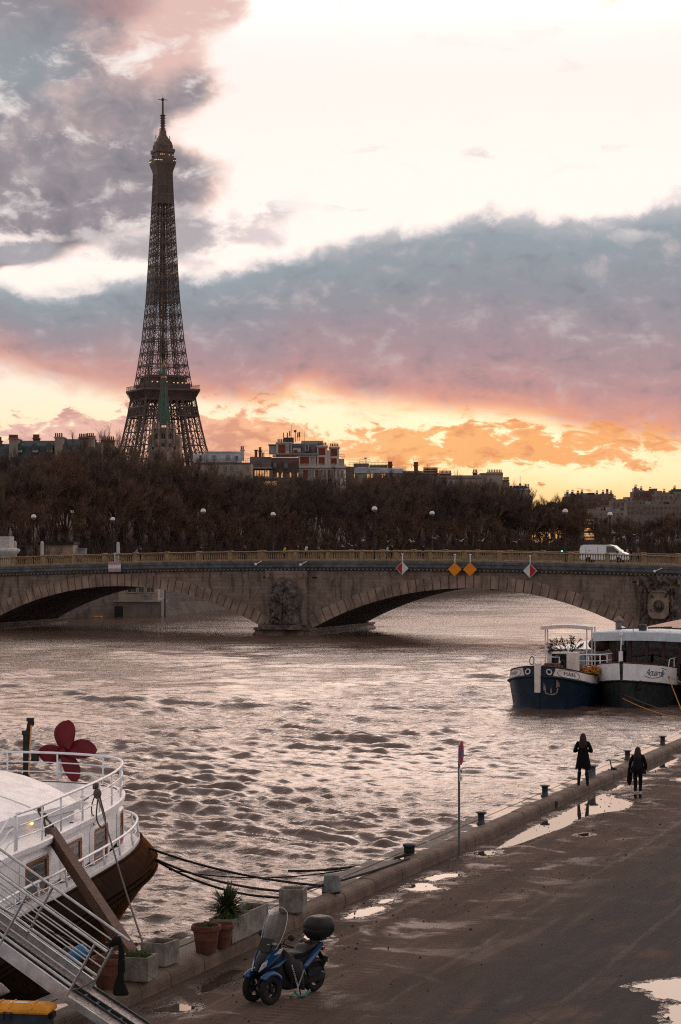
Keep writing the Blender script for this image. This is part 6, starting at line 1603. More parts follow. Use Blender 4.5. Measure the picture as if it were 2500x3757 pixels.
# ---- traffic lights with a green lamp
for px, py, L in ((2062, 2023, 'small traffic light showing green left of the white van'), (2284, 2021, 'small traffic light showing green in front of the white van')):
    w = 20.0; s = s_of(px, w); base = b(s, w, 4.8); z = bz(py, s, w)
    t = thing('traffic_light', L, 'traffic light', base, 0, 'traffic lights beyond the bridge')
    MB().bar((0, 0, 0), (0, 0, z - base.z - 0.2), 0.05).build('pole', M_BLACK, t, world=False)
    MB().box((0, 0.02, z - base.z + 0.15), (0.24, 0.2, 0.75)).build('housing', M_BLACK, t, world=False)
    MB().lathe([(0.001, 0), (0.11, 0)], (0, -0.09, z - base.z), 14, Matrix.Rotation(PI / 2, 3, 'X'), caps=False).build('green_lamp', mat('green_light', (0.1, 0.8, 0.5), 0.4, bump=0, emit=(0.10, 0.95, 0.50), estr=2.5), t, world=False)

# ---- left end of the bridge: white obelisk posts, carved pedestal
M_OBE = mat('pale_stone', (0.42, 0.40, 0.38), 0.8, var=0.2, scale=3, bump=0.2, streak=0.3)
for px, y0, y1, L in ((56, 1985, 2050, 'white stone obelisk post beside the carved pedestal, leftmost of three'), (155, 1985, 2048, 'white stone obelisk post in front of the low kiosk'), (434, 1988, 2042, 'white stone obelisk post standing alone right of the kiosk')):
    w = 17.6; s = s_of(px, w); zt2 = bz(y0, s, w); z0 = zrail(s) - 1.05
    t = thing('obelisk_post', L, 'obelisk', b(s, w, z0), 0, 'white obelisk posts at the bridge head'); h = zt2 - z0
    MB().box((0, 0, 0.15), (0.5, 0.5, 0.3)).lathe([(0.23, 0.3), (0.20, h - 0.16), (0.10, h - 0.04), (0.01, h)], n=8).build('shaft', M_OBE, t, world=False)
s = s_of(26, 14); w = 14; c = b(s, w, zrail(s) - 1.05); zt2 = bz(1968, s, w) - c.z
t = thing('carved_pedestal', 'pale carved stone pedestal with a square block on top at the left bridge end', 'pedestal', c, -A20)
mb = MB().box((0, 0, zt2 - 0.7), (1.35, 1.2, 1.4)); mb.build('block', M_OBE, t, world=False)
R = []
for z, r in ((0, 0.75), (0.5, 0.75), (zt2 - 2.4, 0.95), (zt2 - 1.9, 1.45), (zt2 - 1.6, 1.45), (zt2 - 1.4, 0.9)):
    R.append([(r * (1 + 0.08 * math.sin(9 * a + z * 3)) * math.copysign(abs(math.cos(a)) ** 0.7, math.cos(a)), r * (1 + 0.08 * math.cos(7 * a)) * math.copysign(abs(math.sin(a)) ** 0.7, math.sin(a)), z) for a in np.linspace(0, 2 * PI, 40, endpoint=False)])
o = MB().loft(R).build('carved_base', M_OBE, t, world=False, smooth=True)

# ================================================================ BARGES ON THE RIGHT
M_NAVY = mat('navy_hull_paint', (0.007, 0.022, 0.040), 0.4, var=0.4, scale=0.9, bump=0.15, bscale=4, streak=0.5, spec=0.25)
M_HBLACK = mat('tarred_hull', (0.014, 0.012, 0.012), 0.55, var=0.5, scale=1.2, bump=0.25, bscale=5)
M_OFFW = mat('offwhite_boat_paint', (0.66, 0.60, 0.56), 0.5, var=0.15, scale=2, bump=0.05, streak=0.35)
M_CWHITE = mat('cool_white_paint', (0.72, 0.73, 0.76), 0.45, var=0.12, scale=2, bump=0.05, streak=0.25)
M_RUST = mat('rusty_deck', (0.13, 0.06, 0.045), 0.8, var=0.4, scale=3)
M_DKGREEN = mat('dark_green_grey', (0.022, 0.027, 0.030), 0.6, var=0.4, scale=2, streak=0.5)
def barge_frame(px, py):
    o = gz(px, py, WZ); return o
def hull_rings(stations, zfun):
    """stations: list of (y aft of the stem, half width waterline, half width sheer, sheer z)"""
    return [[zfun(st, k) for k in range(len(zfun.levels))] for st in stations]
# --- blue barge
o1 = barge_frame(1974, 2603)
mars = thing('blue_barge', 'navy blue river barge with white bulwark and a bare bush on deck', 'barge', o1, ARZ)
ST = [(0.0, 0.06, 0.10, 2.62), (0.18, 0.55, 0.85, 2.60), (0.5, 1.05, 1.45, 2.52), (1.0, 1.55, 1.95, 2.40), (1.8, 2.05, 2.35, 2.24), (3.0, 2.40, 2.55, 2.05), (5.0, 2.52, 2.60, 1.86), (8.0, 2.55, 2.60, 1.74), (14, 2.55, 2.6, 1.72), (30, 2.55, 2.6, 1.72), (36, 1.9, 2.1, 2.1)]
lv = [(-1.0, 0.92, 0), (0.0, 0.97, 0), (0.45, 0.99, 0.2), (1.0, 1.0, 0.6), (1.55, 1.0, 0.98)]
def side_pts(st, sgn_, zs):
    y, ww, ws, zsh = st
    return [V3((sgn_ * (ww + (ws - ww) * min(1, max(0, z / max(0.1, zsh - 0.45)))), y, z)) for z in zs]
def zrub(st): return st[3] - 0.62
rings = []
for st in ST:
    zs = [-1.0, 0.0, 0.5, 1.0, zrub(st) - 0.12, zrub(st)]
    rings.append(side_pts(st, -1, zs) + list(reversed(side_pts(st, 1, zs))))
MB().loft(rings, caps=True, closed=True).build('hull', M_NAVY, mars, world=False, smooth=40)
for sg in (-1, 1):
    MB().tube([V3((sg * (st[2] + 0.03), st[0] - 0.02, zrub(st) + 0.02)) for st in ST], 0.085, 8).build('rubbing_strake', M_NAVY, mars, world=False, smooth=True)
    MB().grid([[V3((sg * (st[2] - 0.005), st[0], zrub(st) + 0.03)) for st in ST], [V3((sg * (st[2] - 0.09), st[0] + 0.03, st[3])) for st in ST], [V3((sg * (st[2] - 0.15), st[0] + 0.09, st[3])) for st in ST], [V3((sg * (st[2] - 0.13), st[0] + 0.09, zrub(st) + 0.2)) for st in ST]]).build('bulwark', M_OFFW, mars, world=False, smooth=40)
    MB().tube([V3((sg * (st[2] - 0.11), st[0] + 0.03, st[3] + 0.02)) for st in ST], 0.05, 7).build('cap_rail', M_HBLACK, mars, world=False, smooth=True)
def on_side(sg, y, f, off=0.012):
    ys = [(st[0], st) for st in ST]
    ws = lerp_tab([(st[0], st[2]) for st in ST], y); zr = lerp_tab([(st[0], zrub(st)) for st in ST], y); zt_ = lerp_tab([(st[0], st[3]) for st in ST], y)
    return V3((sg * (ws + off - 0.085 * f), y - 0.015, zr + 0.03 + (zt_ - zr - 0.03) * f))
def side_arc(sg, u, f, off=0.012):
    """u: distance measured along the sheer line from the stem"""
    acc = 0; 
    for k in range(len(ST) - 1):
        (y0, w0), (y1, w1) = (ST[k][0], ST[k][2]), (ST[k + 1][0], ST[k + 1][2]); L = math.hypot(y1 - y0, w1 - w0)
        if acc + L >= u:
            return on_side(sg, y0 + (y1 - y0) * (u - acc) / L, f, off)
        acc += L
    return on_side(sg, 5, f, off)
M_INK = mat('dark_lettering', (0.03, 0.035, 0.04), 0.6, bump=0)
for sg in (-1, 1):
    MB().grid([[side_arc(sg, u, f, 0.008) for u in np.linspace(0.12, 0.95 - 0.12 * math.cos(f * PI), 8)] for f in np.linspace(0.02, 0.98, 6)]).build('blue_patch', M_NAVY, mars, world=False)
    c = side_arc(sg, 0.62, 0.52, 0.02); cx_ = side_arc(sg, 0.70, 0.52, 0.02) - side_arc(sg, 0.54, 0.52, 0.02); cx_.normalize(); up_ = (side_arc(sg, 0.62, 0.8, 0.02) - side_arc(sg, 0.62, 0.2, 0.02)).normalized()
    ha = MB().loft([[c + (cx_ * math.cos(a) + up_ * math.sin(a)) * r for a in np.linspace(0, 2 * PI, 20, endpoint=False)] for r in (0.19, 0.12)], caps=False).build('hawse_ring', M_OFFW, mars, world=False)
    MB().add([c - cx_ * 0 + (cx_ * math.cos(a) + up_ * math.sin(a)) * 0.12 for a in np.linspace(0, 2 * PI, 20, endpoint=False)], [tuple(range(20))]).build('hawse_hole', M_BLACK, ha, world=False)
    put_text('MARS', 0.36, lambda a, b_, sg=sg: side_arc(sg, 2.02 + (a if sg > 0 else -a), 0.5 + b_ / 0.62, 0.018), 'name_lettering', M_INK, mars, world=False, shear=0.1, spacing=1.05)
    el = [side_arc(sg, 2.02 + 0.86 * math.copysign(abs(math.cos(a)) ** 0.6, math.cos(a)), 0.5 + 0.42 * math.sin(a), 0.014) for a in np.linspace(0, 2 * PI, 36, endpoint=False)]
    MB().tube(el, 0.012, 4, close=True).build('name_frame', M_INK, mars, world=False)
MB().prism([(-0.17, -0.16, 1.05), (0.17, -0.16, 1.05), (0.2, -0.12, 2.85), (-0.2, -0.12, 2.85)], (0, 0.34, 0)).build('stem_post', M_OFFW, mars, world=False)
MB().prism([(-0.11, -0.13, -0.6), (0.11, -0.13, -0.6), (0.14, -0.15, 1.06), (-0.14, -0.15, 1.06)], (0, 0.3, 0)).build('stem', M_NAVY, mars, world=False)
# anchor housed on the bow
ac = V3((0.78, 0.10, 1.18))
def hb(x, z): # point on starboard bow surface
    y = lerp_tab([(st[1] + (st[2] - st[1]) * 0.55, st[0]) for st in ST], x); return V3((x + 0.02, y - 0.09, z))
mb = MB(); mb.tube([hb(0.78, 1.36), hb(0.78, 1.02)], 0.045, 8); mb.tube(smooth_curve([hb(0.42, 1.22), hb(0.50, 1.0), hb(0.78, 0.92), hb(1.06, 1.0), hb(1.16, 1.3)]), 0.045, 8)
mb.prism([hb(0.34, 1.2), hb(0.50, 1.18), hb(0.46, 1.45), hb(0.36, 1.68)], (0, -0.05, 0)); mb.prism([hb(1.06, 1.35), hb(1.28, 1.4), hb(1.24, 1.62), hb(1.10, 1.85)], (0, -0.05, 0))
mb.build('anchor', mat('dull_anchor', (0.20, 0.16, 0.13), 0.8, var=0.5, scale=5), mars, world=False, smooth=40)
# deck and fittings
MB().prism([V3((-(st[2] - 0.12), st[0] + 0.1, 1.62)) for st in ST] + [V3((st[2] - 0.12, st[0] + 0.1, 1.62)) for st in reversed(ST)], (0, 0, 0.03)).build('deck', M_RUST, mars, world=False)
MB().prism([V3((-(st[2] - 0.14), st[0] + 0.12, 2.05)) for st in ST[:6]] + [V3((st[2] - 0.14, st[0] + 0.12, 2.05)) for st in reversed(ST[:6])], (0, 0, 0.03)).build('fore_deck', M_RUST, mars, world=False)
MB().lathe([(0.14, 0), (0.14, 0.25), (0.2, 0.27), (0.2, 0.33), (0.01, 0.34)], (-2.1, 2.2, 2.05), 12).build('bollard', M_BLACK, mars, world=False, smooth=40)
MB().lathe([(0.08, 0), (0.08, 0.9), (0.13, 0.92), (0.13, 1.15), (0.06, 1.2)], (0.65, 2.3, 2.05), 12).build('bow_lamp', M_BLACK, mars, world=False, smooth=40)
for x_, z_ in ((-0.62, 2.95), (1.35, 2.75)): MB().tube([V3((x_ + 0.14 * math.cos(a), 0.9, z_ + 0.26 * math.sin(a))) for a in np.linspace(0, 2 * PI, 16)], 0.03, 5).build('hand_wheel', M_BLACK, mars, world=False, smooth=40)
MB().box((0.5, 1.6, 2.55), (0.9, 0.5, 0.45)).bar((-0.1, 1.5, 2.5), (1.2, 1.5, 2.5), 0.16, n=12).build('windlass', M_RUST, mars, world=False)
mb = MB(); mb.tube([(-0.7, 1.6, 2.1), (-0.7, 1.6, 3.1), (0.4, 1.8, 3.15), (0.9, 1.8, 3.15), (0.9, 1.8, 2.2)], 0.03, 6); mb.build('bow_rail', M_WRAIL, mars, world=False)
# awning, cabin, pergola, chimney
MB().box((0.2, 17, 2.45), (4.4, 14, 1.5)).build('cabin', M_OFFW, mars, world=False)
MB().box((0.2, 17, 3.24), (4.75, 14.4, 0.10)).build('cabin_roof', M_CWHITE, mars, world=False)
for x in (-1.0, 1.5):
    wn = MB().prism([(x - 0.55, 9.96, 2.0), (x + 0.55, 9.96, 2.0), (x + 0.55, 9.96, 2.72), (x + 0.3, 9.96, 2.88), (x - 0.3, 9.96, 2.88), (x - 0.55, 9.96, 2.72)], (0, -0.05, 0)).build('cabin_window', mat('red_frame', (0.22, 0.04, 0.025), 0.6), mars, world=False)
    MB().prism([(x - 0.45, 9.90, 2.06), (x + 0.45, 9.90, 2.06), (x + 0.45, 9.90, 2.68), (x - 0.45, 9.90, 2.68)], (0, -0.02, 0)).build('pane', M_PANE, wn, world=False)
for x in (-1.55, -1.4, -1.25, 1.35, 1.55, 1.75):
    MB().bar((x, 7.2 + (0.6 if abs(x) > 1.45 else 0), 1.65), (x, 7.2 + (0.6 if abs(x) > 1.45 else 0), 4.9), 0.045).build('pergola_post', M_WRAIL, mars, world=False)
MB().grid([[(x, y, 4.85 + 0.12 * math.sin((x + 1.6) / 3.4 * PI) + (0 if y < 7 else 0.05)) for x in np.linspace(-1.65, 1.85, 8)] for y in (6.9, 6.95, 8.0)]).grid([[(x, 6.9, z + 0.12 * math.sin((x + 1.6) / 3.4 * PI)) for x in np.linspace(-1.65, 1.85, 8)] for z in (4.85, 4.62)]).build('pergola_canopy', M_OFFW, mars, world=False)
MB().box((0.0, 8.6, 2.5), (2.3, 1.2, 1.3), taper=0.8).build('tarpaulin', mat('grey_blue_tarp', (0.26, 0.31, 0.35), 0.7, var=0.25, bump=0.4, bscale=4), mars, world=False)
MB().bar((2.9, 9.6, 1.7), (2.9, 9.6, 5.1), 0.20, n=14).lathe([(0.36, 5.15), (0.36, 5.2), (0.06, 5.5), (0.01, 5.52)], (2.9, 9.6, 0), 14).bar((2.9, 9.6, 5.0), (2.9, 9.6, 5.2), 0.07).build('chimney', mat('grey_tin', (0.17, 0.15, 0.14), 0.6, metal=0.3, var=0.35, streak=0.4), mars, world=False, smooth=40)
MB().bar((3.6, 10.2, 1.7), (3.6, 10.2, 4.0), 0.03).box((3.6, 10.2, 4.05), (0.45, 0.1, 0.2)).box((3.5, 10.1, 3.3), (0.4, 0.3, 0.6), taper=0.6).build('mast_gear', M_CWHITE, mars, world=False)
mb = MB()
for z, r in ((3.15, 0.045), (2.75, 0.03), (2.4, 0.03)):
    mb.tube(smooth_curve([(1.15, 5.2, z - 1.2 if z > 3 else z - 0.2), (1.2, 5.2, z - 0.25 if z > 3 else z), (1.5, 5.25, z), (2.6, 5.6, z), (3.2, 7.6, z + 0.05), (3.4, 9.4, z + 0.1)], 4), r, 6)
for x, y in ((1.9, 5.35), (2.6, 5.6), (2.85, 6.5), (3.1, 7.4)): mb.bar((x, y, 1.7), (x, y, 3.15), 0.035)
mb.build('deck_rail', M_WRAIL, mars, world=False, smooth=True)
MB().bar((0.85, 4.6, 1.7), (0.75, 4.6, 3.7), 0.05).build('white_stanchion', M_WRAIL, mars, world=False)
MB().ball((0.9, 5.4, 2.2), (0.9, 0.6, 0.4), 14, 8).ball((1.7, 5.9, 2.1), (0.6, 0.5, 0.3)).build('heaped_tarp', mat('brown_tarp', (0.12, 0.065, 0.055), 0.85, var=0.4, bump=0.6, bscale=6), mars, world=False, smooth=True)
# things standing on the barge
def mloc(x, y, z): return o1 + NQ * x + TQ * y + V3((0, 0, z))
t = thing('air_conditioner', 'white boxed air conditioner with a round dark fan on the blue barge bow', 'air conditioner', mloc(0.95, 3.2, 2.08), ARZ)
MB().box((0, 0, 0.72), (1.65, 0.6, 1.2)).box((0, 0, 0.06), (1.5, 0.4, 0.12)).build('casing', M_OFFW, t, world=False)
f = MB().lathe([(0.001, 0), (0.42, 0), (0.44, 0.02)], (-0.34, -0.315, 0.72), 24, Matrix.Rotation(PI / 2, 3, 'X'), caps=False).box((-0.34, -0.307, 0.72), (0.95, 0.012, 1.0)).build('fan_grille', M_DARK, t, world=False)
MB().lathe([(0.001, 0), (0.12, 0.0)], (-0.34, -0.345, 0.70), 16, Matrix.Rotation(PI / 2, 3, 'X'), caps=False).build('fan_hub', M_SWHITE, f, world=False)
def bare_branches(rnd, base, dir_, L, r, depth, out, spread=0.6, minr=0.008, twig=None):
    p = V3(base); d = V3(dir_).normalized(); pts = [p.copy()]; rs = [r]
    n = 3
    for k in range(n):
        d = (d + V3((rnd.gauss(0, 0.12), rnd.gauss(0, 0.12), rnd.gauss(0.03, 0.08)))).normalized()
        p = p + d * L / n; pts.append(p.copy()); rs.append(r * (1 - 0.4 * (k + 1) / n))
    out.append((pts, rs, depth))
    if depth <= 0: return
    m = rnd.choice((2, 3, 3))
    for k in range(m):
        a = rnd.uniform(0, 2 * PI); s_ = rnd.uniform(0.5, 1) * spread
        ax = d.orthogonal().normalized(); ay = d.cross(ax)
        nd = (d * math.cos(s_) + (ax * math.cos(a) + ay * math.sin(a)) * math.sin(s_)).normalized()
        q_ = pts[rnd.choice((2, 3, 3))] if k else pts[-1]
        bare_branches(rnd, q_, nd, L * rnd.uniform(0.62, 0.85), max(minr, r * 0.6), depth - 1, out, spread, minr)
t = thing('potted_bush', 'leafless round bush in a dark tub under the white pergola of the blue barge', 'bush', mloc(0.35, 6.0, 1.66), ARZ)
out = []; rnd = random.Random(21)
bare_branches(rnd, (0, 0, 0.6), (0.02, 0, 1), 0.8, 0.07, 0, out)
for k in range(5):
    a = 2 * PI * k / 5; bare_branches(rnd, (0, 0, 1.25), (0.8 * math.cos(a), 0.8 * math.sin(a), 0.9), 0.55, 0.045, 4, out, 0.75, 0.02)
mb = MB()
for pts, rs, dp in out: mb.tube(pts, rs, 5, caps=False)
mb.build('branches', mat('bare_bark', (0.035, 0.022, 0.018), 0.9), t, world=False)
MB().lathe([(0.3, 0), (0.42, 0.6), (0.45, 0.62), (0.40, 0.63), (0.01, 0.6)], n=16).build('tub', M_DARK, t, world=False, smooth=40)
p = mloc(2.0, 9.0, 3.30)
t = thing('covered_heap', 'mossy brown covered heap on the cabin roof of the blue barge', 'covered heap', p, ARZ)
MB().ball((-0.2, 0, 0.35), (0.8, 0.6, 0.45), 14, 8).build('cover', mat('brown_cover', (0.10, 0.06, 0.045), 0.85, bump=0.5), t, world=False, smooth=True)
MB().ball((0.75, 0.1, 0.3), (0.5, 0.5, 0.4), 12, 8).build('moss_bag', mat('olive_bag', (0.10, 0.10, 0.03), 0.85, bump=0.5), t, world=False, smooth=True)
# --- white bowed boat
o2 = barge_frame(2281, 2600)
aqu = thing('white_barge', 'white and black barge with a sharp bow and a brown windowed wheelhouse', 'barge', o2, ARZ)
SA = [(0.0, 0.04, 0.05, 2.85), (0.5, 0.42, 0.60, 2.80), (1.2, 0.95, 1.25, 2.72), (2.4, 1.65, 1.95, 2.58), (4.0, 2.2, 2.45, 2.38), (6.5, 2.5, 2.65, 2.15), (12, 2.55, 2.65, 2.1), (30, 2.5, 2.6, 2.1)]
def zb2(st): return st[3] - 1.12
rings = []
for st in SA:
    zs = [-1.0, 0.0, 0.6, 1.1, zb2(st)]
    rings.append(side_pts(st, -1, zs) + list(reversed(side_pts(st, 1, zs))))
MB().loft(rings).build('hull', M_DKGREEN, aqu, world=False, smooth=30)
def apt(sg, y, f, off=0.0):
    ws = lerp_tab([(st[0], st[2]) for st in SA], y); w0 = lerp_tab([(st[0], st[1] + (st[2] - st[1]) * 0.75) for st in SA], y); z0 = lerp_tab([(st[0], zb2(st)) for st in SA], y); z1 = lerp_tab([(st[0], st[3]) for st in SA], y)
    return V3((sg * (w0 + (ws + 0.08 - w0) * f + off), y - 0.03, z0 + (z1 - z0) * f))
for sg in (-1, 1):
    ys = [st[0] for st in SA]
    MB().grid([[apt(sg, y, f, o_) for y in ys] for f, o_ in ((0, 0.03), (1, 0.0), (1.0, -0.1), (0.3, -0.1))]).build('bow_side', M_CWHITE, aqu, world=False, smooth=30)
    MB().tube([apt(sg, y, 0, 0.05) for y in ys], 0.06, 6).build('rubbing_strake', M_HBLACK, aqu, world=False)
    MB().tube([apt(sg, y, 1, -0.04) for y in ys], 0.05, 6).build('cap_rail', M_WOOD, aqu, world=False)
def name_pt(a, b_): 
    y = 1.95 + a * 0.83; return apt(1, y, 0.56 + b_ / 1.12, 0.02)
put_text('Aquarelle', 0.62, name_pt, 'name_lettering', M_INK, aqu, world=False, shear=0.45, spacing=0.82)
MB().tube([name_pt(a, -0.24 - 0.10 * math.sin((a + 1.0) * 2.2)) for a in np.linspace(-1.0, 0.9, 14)], 0.02, 5).tube([name_pt(a, 0.30 + 0.04 * math.sin(a * 3)) for a in np.linspace(0.5, 1.15, 8)], 0.018, 5).build('name_flourish', M_INK, aqu, world=False)
MB().prism([(-0.06, -0.08, -0.5), (0.06, -0.08, -0.5), (0.06, -0.10, 2.95), (-0.06, -0.10, 2.95)], (0, 0.2, 0)).build('stem_post', M_BLACK, aqu, world=False)
MB().prism([V3((-(st[2] - 0.1), st[0] + 0.1, 1.95)) for st in SA] + [V3((st[2] - 0.1, st[0] + 0.1, 1.95)) for st in reversed(SA)], (0, 0, 0.03)).build('deck', M_RUST, aqu, world=False)
ap_ = MB(); ap_.tube([apt(1, 0.9, 0.06, 0.06), apt(1, 0.9, -0.35, 0.06)], 0.06, 6); ap_.prism([apt(1, 0.7, -0.4, 0.08), apt(1, 1.1, -0.4, 0.08), apt(1, 0.95, 0.1, 0.08)], (0.0, -0.05, 0)); ap_.build('anchor', M_BLACK, aqu, world=False)
# wheelhouse
wx0, wx1, wy0, wy1 = -1.55, 2.75, 4.6, 8.0
wh = MB().box(((wx0 + wx1) / 2, (wy0 + wy1) / 2, 2.25), (wx1 - wx0, wy1 - wy0, 0.8)).build('wheelhouse', mat('dark_brown_wood', (0.045, 0.022, 0.016), 0.55), aqu, world=False)
npost = 4
for k in range(npost + 1):
    x = wx0 + (wx1 - wx0) * k / npost
    for y_, w_ in ((wy0, 0.20), (wy1, 0.16)): MB().box((x, y_, 3.35), (w_, 0.13, 1.6)).build('post', MATS['dark_brown_wood'], wh, world=False)
for k in range(npost):
    x0 = wx0 + (wx1 - wx0) * k / npost + 0.1; x1 = wx0 + (wx1 - wx0) * (k + 1) / npost - 0.1
    MB().prism([(x0, wy0 + 0.02, 2.65), (x1, wy0 + 0.02, 2.65), (x1, wy0 + 0.02, 4.12), (x0, wy0 + 0.02, 4.12)], (0, 0.02, 0)).build('pane', MATS.get('wheel_glass') or glass('wheel_glass', (0.35, 0.34, 0.33), 0.35), wh, world=False)
MB().box((wx0, (wy0 + wy1) / 2, 3.1), (0.08, wy1 - wy0 - 0.2, 1.0)).build('side_panel', MATS['dark_brown_wood'], wh, world=False)
R = []
for y, dz in ((wy0 - 0.45, -0.02), (wy0 - 0.35, 0.05), (wy1 + 0.3, 0.08)):
    R.append([(x, y, z) for x, z in [(wx0 - 1.25 + (wx1 - wx0 + 1.9) * u, 4.30 + 0.28 * math.sin(PI * min(1, u * 0.5 + 0.25)) + dz) for u in np.linspace(0, 1, 12)]] )
top_ = [[V3(p) for p in r] for r in R]; bot_ = [[V3(p) - V3((0, 0, 0.52)) for p in r] for r in R]
mb = MB().grid(top_).grid(bot_)
mb.grid([top_[0], bot_[0]]).grid([top_[2], bot_[2]]).grid([[r[0] for r in top_], [r[0] for r in bot_]]).grid([[r[-1] for r in top_], [r[-1] for r in bot_]])
mb.build('wheelhouse_roof', mat('pale_blue_roof', (0.50, 0.57, 0.62), 0.5, var=0.12, scale=2, streak=0.2), wh, world=False)
mb = MB().box((0.2, 5.3, 4.85), (0.45, 0.4, 0.4)); mb.bar((-0.2, 4.3, 4.5), (-0.22, 4.3, 5.0), 0.02).bar((0.5, 5.5, 4.8), (2.0, 5.8, 4.85), 0.06).bar((1.2, 6.0, 4.8), (3.2, 5.6, 4.75), 0.05).bar((-1.4, 5.2, 4.75), (0.2, 5.2, 4.8), 0.04); mb.build('roof_gear', M_IRON, wh, world=False)
ms = MB().bar((-1.0, 4.0, 1.9), (-0.9, 4.0, 4.4), 0.04).build('mast', M_CWHITE, aqu, world=False); MB().box((-0.9, 3.95, 4.5), (0.2, 0.12, 0.25)).build('mast_lamp', M_CWHITE, ms, world=False); MB().box((-0.95, 4.05, 2.6), (0.25, 0.15, 1.5)).build('mast_locker', M_CWHITE, ms, world=False)
MB().tube([(2.3, 3.0, 2.3), (2.4, 3.0, 2.95), (2.5, 5.2, 3.0), (2.5, 5.2, 2.2)], 0.03, 6).bar((2.45, 4.2, 2.2), (2.45, 4.2, 2.97), 0.025).build('hand_rail', M_WRAIL, aqu, world=False)
MB().box((0.6, 19.5, 3.1), (4.6, 22, 2.4)).build('cabin', M_OFFW, aqu, world=False)
M_PLANK = mat('orange_deck_planks', (0.36, 0.17, 0.09), 0.55, var=0.3, scale=1.5, streak=0.3)
MB().prism([(-1.9, 8.4, 4.32), (6.0, 8.4, 4.32), (6.0, 31, 4.5), (-1.9, 31, 4.5)], (0, 0, 0.08)).build('plank_roof', M_PLANK, aqu, world=False)
# upturned white dinghy + box on the roof
def aloc(x, y, z): return o2 + NQ * x + TQ * y + V3((0, 0, z))
t = thing('upturned_dinghy', 'white upturned dinghy lying on the orange planked roof', 'dinghy', aloc(3.6, 14.0, 4.48), ARZ + math.radians(5))
R = []
for x, w, h in ((-1.75, 0.45, 0.55), (-1.6, 0.62, 0.78), (-0.8, 0.75, 0.92), (0.6, 0.75, 0.95), (1.6, 0.62, 0.92), (2.2, 0.35, 0.85), (2.5, 0.05, 0.7)):
    R.append([(x, w * math.cos(a), max(0, h * math.sin(a) ** 0.7 if math.sin(a) > 0 else 0)) for a in np.linspace(0, PI, 12)])
MB().loft(R).build('hull', mat('dinghy_white', (0.50, 0.48, 0.47), 0.6, var=0.2, streak=0.4), t, world=False, smooth=50)
MB().box((-1.25, -0.70, 0.38), (0.5, 0.05, 0.45)).build('grey_patch', M_PANE, t, world=False)
MB().tube([(-1.8, -0.78, 0.1), (2.2, -0.5, 0.1)], 0.05, 6).build('gunwale', M_CWHITE, t, world=False)
t = thing('second_dinghy', 'white flat topped boat cover standing behind the upturned dinghy', 'boat cover', aloc(5.2, 19.5, 4.52), ARZ)
MB().box((0, 0, 0.85), (3.6, 1.6, 0.55), taper=0.92).build('cover', MATS['dinghy_white'], t, world=False)
MB().box((0, 0, 0.3), (3.2, 1.2, 0.6)).build('cradle', M_BLACK, t, world=False)
t = thing('deck_bench', 'dark slatted bench on the planked roof behind the dinghy', 'bench', aloc(2.6, 18.6, 4.50), ARZ)
mb = MB()
for k in range(5): mb.box((0, 0, 0.5 + k * 0.11), (1.6, 0.06, 0.07))
for x in (-0.75, 0, 0.75): mb.box((x, 0, 0.5), (0.08, 0.1, 1.0))
mb.build('back', M_BLACK, t, world=False); MB().box((0, -0.3, 0.4), (1.6, 0.5, 0.06)).build('seat', M_BLACK, t, world=False)
# --- dark hull at the right edge
o3 = barge_frame(2462, 2600) + TQ * 3.0
t = thing('dark_boat', 'dark hulled boat cut by the right edge beside the white barge', 'boat', o3 + NQ * 2.2, ARZ)
rings = []
for y, w in ((0, 1.2), (0.3, 2.0), (1.5, 2.4), (5, 2.5), (20, 2.5)): rings.append([(-w, y, -1), (-w, y, 1.6), (-w - 0.05, y, 4.1 if y > 1 else 3.9), (w, y, 4.1 if y > 1 else 3.9), (w, y, 1.6), (w, y, -1)])
MB().loft(rings).build('hull', mat('blue_black_hull', (0.015, 0.022, 0.030), 0.5, var=0.4, streak=0.4), t, world=False, smooth=30)
MB().box((0.0, 3.4, 3.3), (4.2, 3, 0.9)).build('window_band', M_PANE, t, world=False)
# ropes of the barges
def brope(a, b_, sag, label, m=M_ORANGE_ROPE, r=0.035): tag(MB().tube(bez(a, b_, sag, 24), r, 5).build('barge_rope', m, None, smooth=True), label, 'rope', 'mooring ropes of the barges')
e1 = gz(2560, 2640, 0.3)
brope(mloc(1.0, 0.9, 2.55), mloc(3.35, 6.0, 1.65) , 0.15, 'orange rope lying along the blue barge bulwark over its painted name')
brope(at(2168, 2490, 140), at(2560, 2645, 122), 0.5, 'orange rope dipping from the blue barge across the white bow to the quay')
brope(at(2168, 2488, 140.3), at(2560, 2640, 122.5), 0.25, 'pale rope beside the long orange one in front of the white bow', M_ROPE, 0.028)
brope(at(2452, 2482, 136), at(2530, 2680, 130), 0.0, 'orange rope falling steeply from the white barge at the right edge')
brope(at(2452, 2482, 136), at(2560, 2530, 130), 0.0, 'orange rope running right from the white barge corner', M_ORANGE_ROPE, 0.025)
mb = MB(); rnd = random.Random(4)
cpt = mloc(2.5, 4.4, 2.25)
for k in range(7): mb.tube(smooth_curve([cpt + V3((rnd.uniform(-0.8, 0.5), rnd.uniform(-0.5, 0.5), rnd.uniform(-0.25, 0.3))) for _ in range(6)]), 0.04, 5)
tag(mb.build('rope_heap', M_ORANGE_ROPE, None, smooth=True), 'tangled heap of orange rope on the side of the blue barge', 'rope heap')
